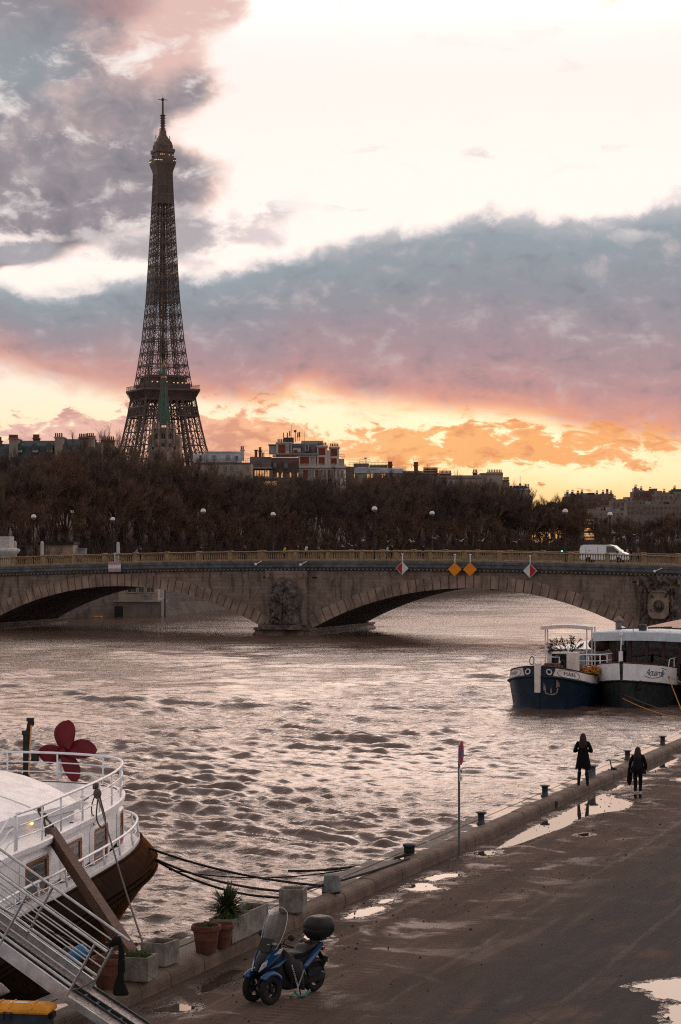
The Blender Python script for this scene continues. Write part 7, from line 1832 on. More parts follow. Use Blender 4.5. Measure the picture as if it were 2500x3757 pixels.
# gulls over the river
M_GULL = mat('gull_white', (0.30, 0.28, 0.27), 0.7, var=0.2, bump=0)
gp_ = [(1258, 2005), (1292, 2003), (1332, 1984), (1424, 1987), (1511, 1988), (1597, 1975), (1692, 1985), (1770, 1985), (1895, 1989), (1970, 1989), (2024, 1988), (2251, 1955), (2270, 1976), (2291, 1974), (2327, 1962), (266, 1880)]
gm = None
for i, (px, py) in enumerate(gp_):
    p = at(px, py, 226 - (i * 13) % 40)
    if gm is None:
        gm = MB().loft([[(x, r * math.cos(a), r * math.sin(a)) for a in np.linspace(0, 2 * PI, 8, endpoint=False)] for x, r in ((-0.2, 0.01), (-0.1, 0.05), (0.05, 0.06), (0.15, 0.04), (0.2, 0.01))])
        for s_ in (-1, 1): gm.add([(0.06, s_ * 0.04, 0.03), (-0.06, s_ * 0.04, 0.03), (-0.08, s_ * 0.3, 0.17), (0.04, s_ * 0.32, 0.19), (-0.14, s_ * 0.62, 0.06)], [(0, 1, 2, 3), (3, 2, 4)])
        o = gm.build('seagull', M_GULL, None, world=False)
    else:
        o = o.copy(); COL.objects.link(o)
    o.location = p; o.rotation_euler = (0.2 * math.sin(i * 2.1), 0.15 * math.cos(i), 1.3 * math.sin(i * 1.7))
    tag(o, 'tiny white gull gliding in front of the dark bare trees', 'gull', 'gulls flying before the trees')
# ================================================================ FAR BANK TERRAIN
BANK = [(-420, 60), (-230, 130), (-140, 190), (-62, 262), (-32, 298), (0, 383), (37, 482), (60, 497), (120, 505), (260, 500), (700, 470)]
def terr(x, y):
    r = math.hypot(x, y)
    h = 4.5 - 3.9 * min(1, max(0, (r - 600) / 700))
    k = min(1, max(0, (r - 560) / 900)); rt = min(1, max(0, (x / max(y, 1) - 0.085) / 0.05))
    return h + 24 * k * k * (3 - 2 * k) * rt
rows = []
for k in (1.0, 1.02, 1.08, 1.2, 1.45, 1.9, 2.6, 3.6, 6, 14, 30):
    row = []
    for i in range(len(BANK) - 1):
        for u in (0, 0.25, 0.5, 0.75) + ((1.0,) if i == len(BANK) - 2 else ()):
            x = BANK[i][0] + (BANK[i + 1][0] - BANK[i][0]) * u; y = BANK[i][1] + (BANK[i + 1][1] - BANK[i][1]) * u
            row.append(V3((x * k, y * k, terr(x * k, y * k))))
    rows.append(row)
M_EARTH = mat('damp_earth', (0.05, 0.040, 0.032), 0.95, var=0.4, scale=0.1, bump=0.3, bscale=1)
struct('ground', MB().grid(rows), M_EARTH, smooth=True)
M_WALL = ashlar('embankment_stone', (0.16, 0.13, 0.11), 0.3, 1.4, 0.5)
front = rows[0]
mb = MB().grid([[V3((p.x, p.y, WZ - 2)) for p in front], [V3((p.x, p.y, 4.6)) for p in front]])
mb.grid([[V3((p.x, p.y, 4.6)) for p in front], [V3((p.x, p.y, 5.5)) for p in front], [V3((p.x * 1.002, p.y * 1.002, 5.5)) for p in front], [V3((p.x * 1.002, p.y * 1.002, 4.6)) for p in front]])
o = mb.build('embankment_wall', M_WALL); tag(o, 'long dark stone embankment wall along the far river bank', 'embankment')
# low quay and ramp seen through the left arch
mb = MB().prism([at(600, 2212, 306), at(700, 2206, 318), at(845, 2203, 336), at(860, 2243, 336), at(700, 2252, 316), at(600, 2262, 303)], (2, 14, -3))
tag(mb.build('quay_ramp', mat('ramp_stone', (0.11, 0.088, 0.075), 0.85, var=0.3, scale=0.4, bump=0.3)), 'low stone ramp slanting into the water seen through the left arch', 'ramp')
M_FGREY = mat('floating_grey', (0.15, 0.125, 0.11), 0.7, var=0.2, scale=0.5, streak=0.4)
M_CREAM = mat('cream_facade', (0.33, 0.275, 0.23), 0.8, var=0.18, scale=0.3, bump=0.1, streak=0.3)
def front_box(px0, px1, y0, y1, d, depth, dz=0.0):
    """box whose front stands at distance d, returned as a mesh builder (top y0, bottom y1 in photo rows)"""
    a = at(px0, y1, d); c = at(px1, y0, d)
    return MB().box(((a.x + c.x) / 2, d + depth / 2, (a.z + c.z) / 2 + dz), (c.x - a.x, depth, c.z - a.z))
def rect_part(name, px0, px1, y0, y1, d, th, m, par):
    return front_box(px0, px1, y0, y1, d - th, th).build(name, m, par)
M_GLD = mat('far_window_glass', (0.030, 0.034, 0.038), 0.15, var=0.5, scale=0.6, bump=0, spec=0.6)
M_GLP = mat('pale_window_glass', (0.16, 0.19, 0.20), 0.2, var=0.4, scale=0.6, bump=0, spec=0.6)
M_SUNPANE = mat('painted_sunset_glass', (0.6, 0.3, 0.12), 0.2, var=0.4, scale=0.8, bump=0, emit=(1.0, 0.50, 0.20), estr=0.75)  # sunset sky in the panes painted as emission, no lamps behind
def win(par, px0, px1, y0, y1, d, pane=None, frame=None, arch=False, th=0.10):
    f = MB(); a = at(px0, y1, d); c = at(px1, y0, d)
    w = max(0.10, (c.x - a.x) * 0.13)
    zt_ = c.z
    fr_ = frame or M_OBE
    f.box(((a.x + c.x) / 2, d - th / 2, a.z - w / 2), (c.x - a.x + 2 * w, th + 0.12, w)); f.box(((a.x + c.x) / 2, d - th / 2, zt_ + w / 2), (c.x - a.x + 2 * w, th, w))
    f.box((a.x - w / 2, d - th / 2, (a.z + zt_) / 2), (w, th, zt_ - a.z)); f.box((c.x + w / 2, d - th / 2, (a.z + zt_) / 2), (w, th, zt_ - a.z))
    f.box(((a.x + c.x) / 2, d - 0.06, (a.z + zt_) / 2), (w * 0.45, 0.05, zt_ - a.z))
    fo = f.build('window', fr_, par)
    MB().box(((a.x + c.x) / 2, d - 0.012, (a.z + zt_) / 2), (c.x - a.x, 0.024, zt_ - a.z)).build('pane', pane or M_GLD, fo)
    return fo
M_SLATE = mat('slate_roof', (0.045, 0.060, 0.066), 0.6, var=0.3, scale=0.9, bump=0.2, bscale=3, streak=0.3)
M_ZINC = mat('zinc_roof', (0.20, 0.21, 0.22), 0.45, var=0.2, scale=0.6, streak=0.3)
M_LIME = mat('limestone_wall', (0.27, 0.215, 0.175), 0.85, var=0.2, scale=0.35, bump=0.15, streak=0.3)
M_BRICK = mat('red_brick', (0.17, 0.042, 0.030), 0.85, var=0.25, scale=1.2, bump=0.2)
M_POTS = mat('chimney_pots', (0.14, 0.055, 0.035), 0.85)
M_WHB = mat('white_render', (0.40, 0.41, 0.44), 0.7, var=0.12, scale=0.4, streak=0.25)
M_GREYB = mat('grey_brown_wall', (0.13, 0.10, 0.088), 0.85, var=0.25, scale=0.4, streak=0.3)
M_RAILD = mat('roof_railing', (0.05, 0.045, 0.045), 0.6)
def pots(par, px0, px1, y0, d, n, h=1.0, m=None):
    mb = MB()
    for k in range(n):
        p = at(px0 + (px1 - px0) * (k + 0.5) / n, y0, d); mb.lathe([(0.20, 0), (0.16, h * 0.8), (0.2, h)], p, 7)
    mb.build('chimney_pots', m or M_POTS, par)
def chimney(par, px0, px1, y0, y1, d, n=6, m=None, depth=1.4, ph=0.9):
    c = front_box(px0, px1, y0, y1, d, depth).build('chimney', m or M_LIME, par)
    a = at(px0, y0, d); e = at(px1, y0, d)
    MB().box(((a.x + e.x) / 2, d + depth / 2, a.z + 0.1), (e.x - a.x + 0.4, depth + 0.4, 0.22)).build('cap', m or M_LIME, c)
    if n: pots(c, px0, px1, y0 - 3, d + depth / 2, n, ph)
def railing(par, px0, px1, y0, y1, d, n=None, m=None):
    mb = MB(); a = at(px0, y1, d); c = at(px1, y0, d)
    for z in (a.z + (c.z - a.z) * 0.5, c.z): mb.beam((a.x, d, z), (c.x, d, z), 0.07)
    n = n or max(3, int((c.x - a.x) / 1.2))
    for k in range(n + 1):
        x = a.x + (c.x - a.x) * k / n; mb.beam((x, d, a.z), (x, d, c.z), 0.06)
    mb.build('railing', m or M_RAILD, par)

# floating pavilion under the left arch
t = thing('floating_pavilion', 'grey floating pavilion with a dark opening and cream upper floor seen through the left arch', 'pavilion', at(405, 2270, 300))
front_box(205, 594, 2205, 2285, 300, 12).build('hull', M_FGREY, t); front_box(320, 580, 2120, 2205, 301, 11).build('upper_floor', M_CREAM, t)
rect_part('dark_opening', 376, 452, 2224, 2285, 300, 0.06, M_BLACK, t)
for a, c_ in ((470, 500), (510, 528), (540, 566)): win(t, a, c_, 2150, 2172, 301, M_GLD, M_CREAM)
win(t, 528, 560, 2182, 2202, 301, M_GLP, M_CREAM)
MB().beam(at(320, 2206, 299.7), at(594, 2206, 299.7), 0.15).beam(at(594, 2206, 299.6), at(594, 2260, 299.6), 0.12).build('edge_trim', M_CREAM, t)
mb = MB(); p0 = at(222, 2283, 296)
for k in range(9): mb.tube([V3((p0.x + k * 0.66, 296 + 0.1 * math.sin(k * 2), WZ + 0.12)), V3((p0.x + k * 0.66 + 0.5, 296 + 0.1 * math.sin(k * 2 + 1), WZ + 0.12))], 0.14, 7)
tag(mb.build('float_boom', mat('orange_floats', (0.62, 0.28, 0.08), 0.6)), 'line of small orange floats on the water before the grey pavilion', 'float boom')
t = thing('mooring_pole', 'thin pole with a small pale board beside the floating pavilion', 'pole', at(603, 2275, 300))
MB().bar(at(606, 2290, 300), at(606, 2165, 300), 0.10).build('pole', M_BLACK, t); MB().box(at(594, 2178, 299.8), (0.5, 0.1, 1.2)).build('board', M_WHB, t)
# landing stage under the right arch
t = thing('landing_stage', 'thin dark floating landing stage seen at the top of the right arch', 'landing stage', at(1780, 2162, 470))
front_box(1695, 1880, 2155, 2160, 470, 5).build('deck', M_FGREY, t)
for px in (1706, 1752, 1868): MB().bar(at(px, 2168, 469), at(px, 2146, 469), 0.25).build('pile', M_BLACK, t)
# kiosk at the left
t = thing('low_kiosk', 'low pale kiosk with a dark flat roof behind the left end of the balustrade', 'kiosk', at(165, 2045, 290))
front_box(62, 268, 1996, 2062, 290, 6).build('wall', M_CREAM, t); front_box(58, 272, 1988, 1997, 289.4, 7).build('roof', M_BLACK, t)
rect_part('door', 70, 95, 2006, 2062, 290, 0.06, M_BLACK, t)
for px in (112, 150, 182, 228): rect_part('panel', px, px + 30, 2008, 2040, 290, 0.08, mat('orange_cream_panel', (0.40, 0.27, 0.20), 0.7, var=0.15), t)  # cream panels in one warm base colour
t = thing('grey_cabinet', 'small pale grey cabinet right of the low kiosk behind the balustrade', 'cabinet', at(299, 2045, 290)); front_box(284, 314, 2015, 2050, 289, 1.5).box(at(299, 2014, 289.7), (1.3, 1.7, 0.15)).build('cabinet', M_ZINC, t)

# ================================================================ IRON LATTICE TOWER
TD = 1535.0; TC = at(598, 2030, TD); PH = math.radians(22.5)
tex = V3((math.cos(PH), math.sin(PH), 0)); tey = V3((-math.sin(PH), math.cos(PH), 0))
def tp(x, y, z): return TC + tex * x + tey * y + V3((0, 0, z))
HO = [(0, 60), (20, 48), (40, 37), (57, 29.5), (65, 26.5), (75, 24), (95, 20.2), (113, 17.5), (117, 16.4), (130, 14.4), (150, 11.9), (180, 9.4), (200, 8.4), (247, 6.15), (268, 5.35), (277, 5.3)]
HI = [(0, 35), (57, 15.5), (75, 12.5), (113, 7.8), (117, 7.2), (150, 4.6), (180, 3.2), (200, 2.9), (247, 2.1), (277, 1.8)]
ho = lambda z: lerp_tab(HO, z); hi = lambda z: lerp_tab(HI, z)
M_TOW = mat('tower_iron', (0.105, 0.074, 0.062), 0.75, var=0.25, scale=0.08, bump=0)
M_TNET = mat('tower_netting', (0.075, 0.062, 0.058), 0.9, var=0.25, scale=0.15, bump=0)
tower = thing('iron_tower', 'tall dark iron lattice tower rising behind the trees against the clouds', 'tower', TC)
LZ1 = [0, 14, 27, 39, 49, 57, 66, 76, 86, 96, 103, 113]
LZ2 = [117, 125, 133, 142, 151, 160, 169, 178, 186, 195, 204, 212, 220, 228, 236, 242, 248, 254, 260, 266, 272]
def legmesh(sx, sy, LZ, cw, bw, hw):
    mb = MB()
    def cor(z): 
        o, i = ho(z), hi(z); return [tp(sx * o, sy * o, z), tp(sx * i, sy * o, z), tp(sx * i, sy * i, z), tp(sx * o, sy * i, z)]
    for z0, z1 in zip(LZ, LZ[1:]):
        A, B_ = cor(z0), cor(z1)
        for k in range(4):
            k2 = (k + 1) % 4
            mb.beam(A[k], B_[k], cw); mb.beam(B_[k], B_[k2], hw)
            mb.beam(A[k], B_[k2], bw); mb.beam(A[k2], B_[k], bw)
            m0 = (A[k] + A[k2]) / 2; m1 = (B_[k] + B_[k2]) / 2; mm = (m0 + m1) / 2
            if LZ[0] < 100: mb.beam((A[k] + B_[k]) / 2, (A[k2] + B_[k2]) / 2, bw * 0.8); mb.beam(m0, mm + (A[k2] - A[k]) * 0.25, bw * 0.6); mb.beam(m0, mm - (A[k2] - A[k]) * 0.25, bw * 0.6); mb.beam(m1, mm + (A[k2] - A[k]) * 0.25, bw * 0.6)
            else: mb.beam(m0, m1, bw * 0.8)
    return mb
for sx in (-1, 1):
    for sy in (-1, 1):
        legmesh(sx, sy, LZ1, 1.0, 0.36, 0.5).build('leg', M_TOW, tower)
        mb = MB()      # lift tracks and stairs running up inside the leg
        for z0, z1 in zip(LZ1, LZ1[1:]):
            for fx, fy in ((0.35, 0.5), (0.65, 0.5), (0.5, 0.3)):
                f0 = lambda z, f: hi(z) + (ho(z) - hi(z)) * f
                mb.beam(tp(sx * f0(z0, fx), sy * f0(z0, fy), z0), tp(sx * f0(z1, fx), sy * f0(z1, fy), z1), 0.55)
        mb.build('lift_track', M_TOW, tower)
mbu = MB()
for sx in (-1, 1):
    for sy in (-1, 1):
        m2 = legmesh(sx, sy, LZ2, 0.50, 0.26, 0.34); mbu.add(m2.v, m2.f)
for z0, z1 in zip(LZ2, LZ2[1:]):
    c0 = [tp(a * ho(z0), b_ * ho(z0), z0) for a, b_ in ((-1, -1), (1, -1), (1, 1), (-1, 1))]
    c1 = [tp(a * ho(z1), b_ * ho(z1), z1) for a, b_ in ((-1, -1), (1, -1), (1, 1), (-1, 1))]
    for k in range(4):
        k2 = (k + 1) % 4
        i0 = hi(z0) / ho(z0); i1 = hi(z1) / ho(z1)
        a0 = c0[k].lerp(c0[k2], 0.5 - i0 / 2); b0 = c0[k].lerp(c0[k2], 0.5 + i0 / 2); a1_ = c1[k].lerp(c1[k2], 0.5 - i1 / 2); b1 = c1[k].lerp(c1[k2], 0.5 + i1 / 2)
        mbu.beam(a0, b1, 0.30); mbu.beam(b0, a1_, 0.30)
        mbu.beam(c1[k], c1[k2], 0.62); mbu.beam(c1[k].lerp(c0[k], 0.12), c1[k2].lerp(c0[k2], 0.12), 0.4)
mbu.build('upper_lattice', M_TOW, tower)
mb = MB()
for z0, z1 in zip(LZ2, LZ2[1:]):
    for x, y, w in ((-1.6, 0, 0.7), (1.6, 0, 0.7), (0, 1.2, 0.9), (0, -1.2, 0.9), (-2.6, 0.6, 0.4), (2.6, -0.6, 0.4)):
        s_ = min(1, hi(z0) / 2.6); s2 = min(1, hi(z1) / 2.6)
        mb.beam(tp(x * s_, y * s_, z0), tp(x * s2, y * s2, z1), w)
    if (z0 // 8) % 2: mb.box(tp(0, 0, z0 + 2), (4.2 * s_, 3.6 * s_, 3.2))
mb.build('lift_shaft', M_TOW, tower)
def sqring(h, z): return [tp(-h, -h, z), tp(h, -h, z), tp(h, h, z), tp(-h, h, z)]
# horizontal lattice girder below the platform and solid girder
mb = MB()
for k in range(4):
    for (za, zb_) in ((96.5, 103),):
        A, B_ = sqring(ho(za) + 0.4, za), sqring(ho(zb_) + 0.4, zb_); k2 = (k + 1) % 4; n = 22
        mb.beam(A[k], A[k2], 0.8); mb.beam(B_[k], B_[k2], 0.8)
        for j in range(n):
            u0, u1 = j / n, (j + 1) / n
            mb.beam(A[k].lerp(A[k2], u0), B_[k].lerp(B_[k2], u1), 0.30); mb.beam(A[k].lerp(A[k2], u1), B_[k].lerp(B_[k2], u0), 0.30)
    A, B_ = sqring(hi(103), 103), sqring(hi(110), 110)
    for j in range(5):
        u0, u1 = j / 5, (j + 1) / 5
        mb.beam(sqring(ho(103), 103)[k].lerp(sqring(ho(103), 103)[k2], 0.2 + 0.6 * u0), sqring(ho(109), 109)[k].lerp(sqring(ho(109), 109)[k2], 0.2 + 0.6 * u1), 0.6)
        mb.beam(sqring(ho(103), 103)[k].lerp(sqring(ho(103), 103)[k2], 0.2 + 0.6 * u1), sqring(ho(109), 109)[k].lerp(sqring(ho(109), 109)[k2], 0.2 + 0.6 * u0), 0.6)
mb.build('lattice_girder', M_TOW, tower)
R = [sqring(h, z) for h, z in ((17.6, 107.5), (17.8, 108), (18.2, 110.5), (19.3, 112.8), (20.6, 114.2), (20.9, 114.4), (20.9, 115.6), (20.2, 115.8))]
plat = MB().loft(R).build('second_platform', M_TOW, tower)
mb = MB()
for k in range(4):
    A, B_ = sqring(20.6, 115.7), sqring(20.6, 118.2); k2 = (k + 1) % 4
    mb.beam(B_[k], B_[k2], 0.22)
    mb.beam(sqring(20.6, 117)[k], sqring(20.6, 117)[k2], 0.15)
    for j in range(26): mb.beam(A[k].lerp(A[k2], j / 26), B_[k].lerp(B_[k2], j / 26), 0.16)
    for j in range(30):
        A2, B2 = sqring(17.9, 108.2), sqring(20.7, 114.3); mb.beam(A2[k].lerp(A2[k2], j / 30), B2[k].lerp(B2[k2], j / 30), 0.25)
mb.build('platform_railing', M_TOW, plat)
mb = MB(); mb.loft([sqring(15.5, 115.8), sqring(15.5, 119.5), sqring(13.5, 120), sqring(12.5, 124.5), sqring(11.5, 125.5)]); mb.build('pavilion', M_TNET, tower)
mb = MB()
for x, y in ((-12.6, -15.6), (-9, -15.6), (3, -15.6), (6, -15.6), (12, -15.6), (-2, -15.6), (9.5, -15.6)): mb.box(tp(x, y, 120.3 if x < 0 else 119.9), (0.9, 0.5, 0.7))
mb.build('platform_lights', mat('tower_lamp', (0.9, 0.5, 0.25), 0.5, bump=0, emit=(1.0, 0.55, 0.28), estr=0.8), tower)
for c_, d_ in (((-6, -15.8, 127), (5, 0.6, 2.2)), ((-4.5, -14, 129), (1.6, 1.2, 4)), ((7, -14.5, 127.2), (7, 0.6, 0.9)), ((-11, -14.5, 126.5), (7, 0.6, 0.8))): MB().box(tp(*c_), d_).build('service_hut', mat('hut_grey', (0.15, 0.15, 0.17), 0.7), tower)
# first platform (mostly behind the trees)
MB().loft([sqring(33.5, 52), sqring(34, 55), sqring(35.3, 57.5), sqring(35.3, 59.5)]).build('first_platform', M_TOW, tower)
# netting wraps
def netting(z0, z1, nm, e=0.1):
    MB().loft([sqring(ho(z) + e, z) for z in np.linspace(z0, z1, 5)], caps=False).build(nm, M_TNET, tower)
mnm = bpy.data.materials.new('open_netting'); mnm.use_nodes = True
t_ = NT(mnm.node_tree); ou = t_.n('ShaderNodeOutputMaterial'); pb_ = t_.n('ShaderNodeBsdfPrincipled'); pb_.inputs['Base Color'].default_value = (0.038, 0.032, 0.03, 1); pb_.inputs['Roughness'].default_value = 0.9
co_ = t_.n('ShaderNodeTexCoord').outputs['Object']; t_.put(pb_.inputs['Alpha'], t_.m('MULTIPLY_ADD', t_.noise(co_, 0.25, 4), 0.6, 0.22)); t_.link(pb_.outputs[0], ou.inputs[0])
MB().loft([sqring(ho(z) + 0.1, z) for z in (178.5, 186, 195, 205)], caps=False).build('netting', mnm, tower)
netting(247, 268, 'netting')
MB().loft([sqring(h, z) for h, z in ((5.45, 267.5), (5.7, 269.5), (6.5, 272.5), (7.3, 275), (7.5, 275.6), (7.5, 279.2), (7.2, 279.4))]).build('top_platform', M_TOW, tower)
mb = MB()
for k in range(4):
    A = sqring(7.52, 277.3)
    for j in range(12): 
        if j < 4 or j > 9: mb.box(A[k].lerp(A[(k + 1) % 4], (j + 0.5) / 12), (0.55, 0.55, 0.5), M=Matrix.Rotation(PH, 3, 'Z'))
mb.build('window_band', mat('pale_lit_band', (0.6, 0.55, 0.5), 0.5, bump=0, emit=(0.9, 0.8, 0.7), estr=0.6), tower)
MB().box(tp(0, 0, 277.2), (15.1, 15.1, 1.1), M=Matrix.Rotation(PH, 3, 'Z')).build('gallery_panel', mat('gallery', (0.085, 0.06, 0.05), 0.7), tower)
mb = MB().loft([sqring(h, z) for h, z in ((6.3, 279.2), (6.3, 283), (6.9, 283.4), (6.9, 285.6), (5.7, 286), (5.6, 288.5), (4.8, 291), (3.3, 293.5), (2.1, 296), (1.9, 299))])
rnd = random.Random(9)
for k in range(170):
    a = rnd.uniform(0, 2 * PI); z = rnd.uniform(279.5, 295); r = (7.3 if z < 283 else (6.9 if z < 290 else 4.6)) * rnd.uniform(0.75, 1.0) * (1 if z < 290 else max(0.45, 1 - (z - 290) / 12))
    p = tp(r * math.cos(a), r * math.sin(a), z); mb.beam(p, p + V3((rnd.uniform(-0.8, 0.8), rnd.uniform(-0.8, 0.8), rnd.uniform(0.6, 2.4))), 0.28)
    if k % 3 == 0: mb.box(p, (rnd.uniform(0.5, 1.3), 0.6, rnd.uniform(0.5, 1.4)))
for x in (-6.6, 6.6): mb.box(tp(x * 0.75, -x * 0.1, 294.5), (0.5, 0.5, 2.6))
mb.build('summit_cabin', M_TOW, tower)
mb = MB().lathe([(1.7, 299), (1.35, 301), (1.3, 309), (1.6, 309.6), (1.0, 310.4), (0.75, 311), (0.62, 320.5), (0.9, 321), (0.9, 322.2), (0.15, 322.6), (0.1, 325)], tp(0, 0, 0), 8)
for z in (300.5, 302.5, 304.5, 306, 308, 310): mb.lathe([(1.2, z), (2.1, z + 0.1), (2.1, z + 0.35), (1.2, z + 0.45)], tp(0, 0, 0), 8)
mb.beam(tp(-3.4, 0, 321.3), tp(3.4, 0, 321.3), 0.55, 0.35); mb.beam(tp(0, -3.0, 321.3), tp(0, 3.0, 321.3), 0.5, 0.35)
for k in range(10): mb.beam(tp(1.8 * math.cos(k), 1.8 * math.sin(k), 298), tp(2.4 * math.cos(k), 2.4 * math.sin(k), 300.6), 0.3)
mb.build('antenna', M_TOW, tower)
mb = MB()
for x, y, z in ((-3.6, -6.6, 281.5), (-2.4, -6.6, 281.6), (2.6, -6.6, 281.3), (5.4, -6.6, 281.2), (-1.2, -6.6, 281.7)): mb.box(tp(x, y, z), (0.5, 0.4, 0.5))
mb.build('platform_lights', MATS['tower_lamp'], tower)
MB().box(tp(-3.5, -6.3, 284.5), (0.7, 0.5, 0.7)).build('red_beacon', mat('red_beacon', (0.8, 0.05, 0.05), 0.4, bump=0, emit=(1.0, 0.06, 0.06), estr=1.2), tower)

# ================================================================ CHURCH SPIRE
CD = 650.0; CC = at(602, 1990, CD)
def cz(y): return HC - (y - YH) * CD / F
ch = thing('church', 'pale gothic church tower with a slender green copper spire in front of the iron tower', 'church', (CC.x, CD, terr(CC.x, CD)))
M_CH = mat('church_stone', (0.22, 0.17, 0.14), 0.9, var=0.3, scale=0.4, bump=0.3, bscale=3, streak=0.4)
M_COP = mat('green_copper', (0.055, 0.095, 0.078), 0.7, var=0.3, scale=0.8, bump=0.1, streak=0.4); M_GILT = mat('gilded_metal', (0.32, 0.17, 0.05), 0.45, metal=0.6)
def octr(r, z, n=8, o=PI / 8): return [(CC.x + r * math.cos(2 * PI * k / n + o), CD + r * math.sin(2 * PI * k / n + o), z) for k in range(n)]
sp = MB().loft([octr(r, cz(y)) for r, y in ((2.05, 1558), (1.95, 1540), (0.72, 1395), (0.70, 1388), (0.50, 1378), (0.48, 1350), (0.30, 1345), (0.28, 1338))]).build('spire', M_COP, ch)
mb = MB()
for k in range(8):
    a = octr(2.08, cz(1553))[k]; c_ = octr(0.74, cz(1395))[k]; mb.beam(a, c_, 0.16)
mb.build('spire_ribs', mat('rib_lead', (0.12, 0.105, 0.085), 0.7), sp)
MB().lathe([(0.4, cz(1388) - 0.2), (0.85, cz(1388)), (0.85, cz(1384)), (0.5, cz(1380))], (CC.x, CD, 0), 10).lathe([(0.42, cz(1345)), (0.5, cz(1341)), (0.25, cz(1336)), (0.30, cz(1333)), (0.12, cz(1328)), (0.10, cz(1320)), (0.16, cz(1318)), (0.02, cz(1316))], (CC.x, CD, 0), 10).build('finial', M_GILT, sp)
tw = MB().loft([octr(r, z) for r, z in ((3.1, 4.0), (3.1, cz(1620)), (3.3, cz(1618)), (2.75, cz(1612)), (2.75, cz(1577)), (3.3, cz(1574)), (3.35, cz(1570)), (2.6, cz(1569)))]).build('bell_tower', M_CH, ch)
mb = MB()
for k in range(8):
    p = octr(3.25, 0)[k]; mb.lathe([(0.32, cz(1640)), (0.34, cz(1580)), (0.42, cz(1576)), (0.30, cz(1570)), (0.24, cz(1558)), (0.02, cz(1545))], (p[0], p[1], 0), 6)
    a, c_ = octr(3.2, cz(1570))[k], octr(3.2, cz(1570))[(k + 1) % 8]
    mb.beam(V3(a) + V3((0, 0, 1.0)), V3(c_) + V3((0, 0, 1.0)), 0.14)
    for j in range(5): p = V3(a).lerp(V3(c_), (j + 0.5) / 5); mb.beam(p, p + V3((0, 0, 1.0)), 0.10)
    m = (V3(octr(3.0, 0)[k]) + V3(octr(3.0, 0)[(k + 1) % 8])) / 2
    mb.beam(V3((a[0], a[1], cz(1602))), V3((m.x, m.y, cz(1578))), 0.2); mb.beam(V3((c_[0], c_[1], cz(1602))), V3((m.x, m.y, cz(1578))), 0.2)
mb.build('pinnacles', M_CH, tw)
for k in range(8):
    a = 2 * PI * (k + 0.5) / 8 + PI / 8; n_ = V3((math.cos(a), math.sin(a), 0)); s_ = V3((-n_.y, n_.x, 0)); c_ = V3((CC.x, CD, 0)) + n_ * 2.56
    for (zb0, zb1, w) in ((cz(1611), cz(1588), 0.55), (cz(1640), cz(1624), 0.5)):
        cc_ = c_ if zb1 > cz(1620) else V3((CC.x, CD, 0)) + n_ * 2.88
        wo = MB().prism([cc_ - s_ * w + V3((0, 0, zb0)), cc_ + s_ * w + V3((0, 0, zb0)), cc_ + s_ * w + V3((0, 0, zb1 - 0.5)), cc_ + V3((0, 0, zb1)), cc_ - s_ * w + V3((0, 0, zb1 - 0.5))], n_ * 0.06).build('window', M_BLACK, tw)
        MB().beam(cc_ + n_ * 0.08 + V3((0, 0, zb0)), cc_ + n_ * 0.08 + V3((0, 0, zb1 - 0.1)), 0.12).build('mullion', M_CH, wo)
nv = front_box(544, 582, 1602, 1990, CD + 0.5, 7).box(((at(563, 0, CD)).x, CD + 3.5, cz(1598)), (2.2, 5, 0.7)).build('transept', M_CH, ch)
nv2 = front_box(622, 662, 1602, 1990, CD + 0.5, 7).box(((at(642, 0, CD)).x, CD + 3.5, cz(1598)), (2.2, 5, 0.7)).build('transept', M_CH, ch)
for px in (563, 641): 
    MB().prism([at(px - 4, 1648, CD + 0.44), at(px + 4, 1648, CD + 0.44), at(px + 4, 1634, CD + 0.44), at(px, 1629, CD + 0.44), at(px - 4, 1634, CD + 0.44)], (0, 0.06, 0)).build('window', M_BLACK, nv if px < 600 else nv2)

# ================================================================ BUILDINGS BEHIND THE TREES
def base_z(px, d): x = at(px, 0, d).x; return terr(x, d)
def bld(name, label, px, d, group=None): return thing(name, label, 'building', (at(px, 0, d).x, d, base_z(px, d)), 0, group)
def yb(d, z): return YH - (z - HC) * F / d     # photo row of height z at distance d
# --- left mansard block
d = 505; t = bld('mansard_building', 'long stone building with a blue slate mansard roof, dormers and chimney walls at upper left', 130, d); zb_ = yb(d, 4)
front_box(-140, 290, 1728, zb_, d, 14).build('wall', M_LIME, t)
def mansard(par, px0, px1, y0, y1, d, depth, lean, m, name='roof'):
    a, c_ = at(px0, y1, d), at(px1, y0, d); l = lean
    MB().loft([[(a.x, d - 0.3, a.z), (c_.x, d - 0.3, a.z), (c_.x, d + depth, a.z), (a.x, d + depth, a.z)], [(a.x + 0.05, d + l * 0.55, a.z + (c_.z - a.z) * 0.72), (c_.x - 0.05, d + l * 0.55, a.z + (c_.z - a.z) * 0.72), (c_.x - 0.05, d + depth - l * 0.5, a.z + (c_.z - a.z) * 0.72), (a.x + 0.05, d + depth - l * 0.5, a.z + (c_.z - a.z) * 0.72)], [(a.x + 0.1, d + l * 1.3, c_.z), (c_.x - 0.1, d + l * 1.3, c_.z), (c_.x - 0.1, d + depth - l, c_.z), (a.x + 0.1, d + depth - l, c_.z)]]).build(name, m, par)
mansard(t, -140, 33, 1626, 1690, d, 13, 3.0, M_SLATE); mansard(t, 38, 200, 1614, 1690, d, 13, 3.0, M_SLATE); mansard(t, 206, 300, 1608, 1690, d, 13, 3.0, M_SLATE)
front_box(-140, 292, 1690, 1728, d - 0.2, 13.5).build('attic_wall', M_SLATE, t)
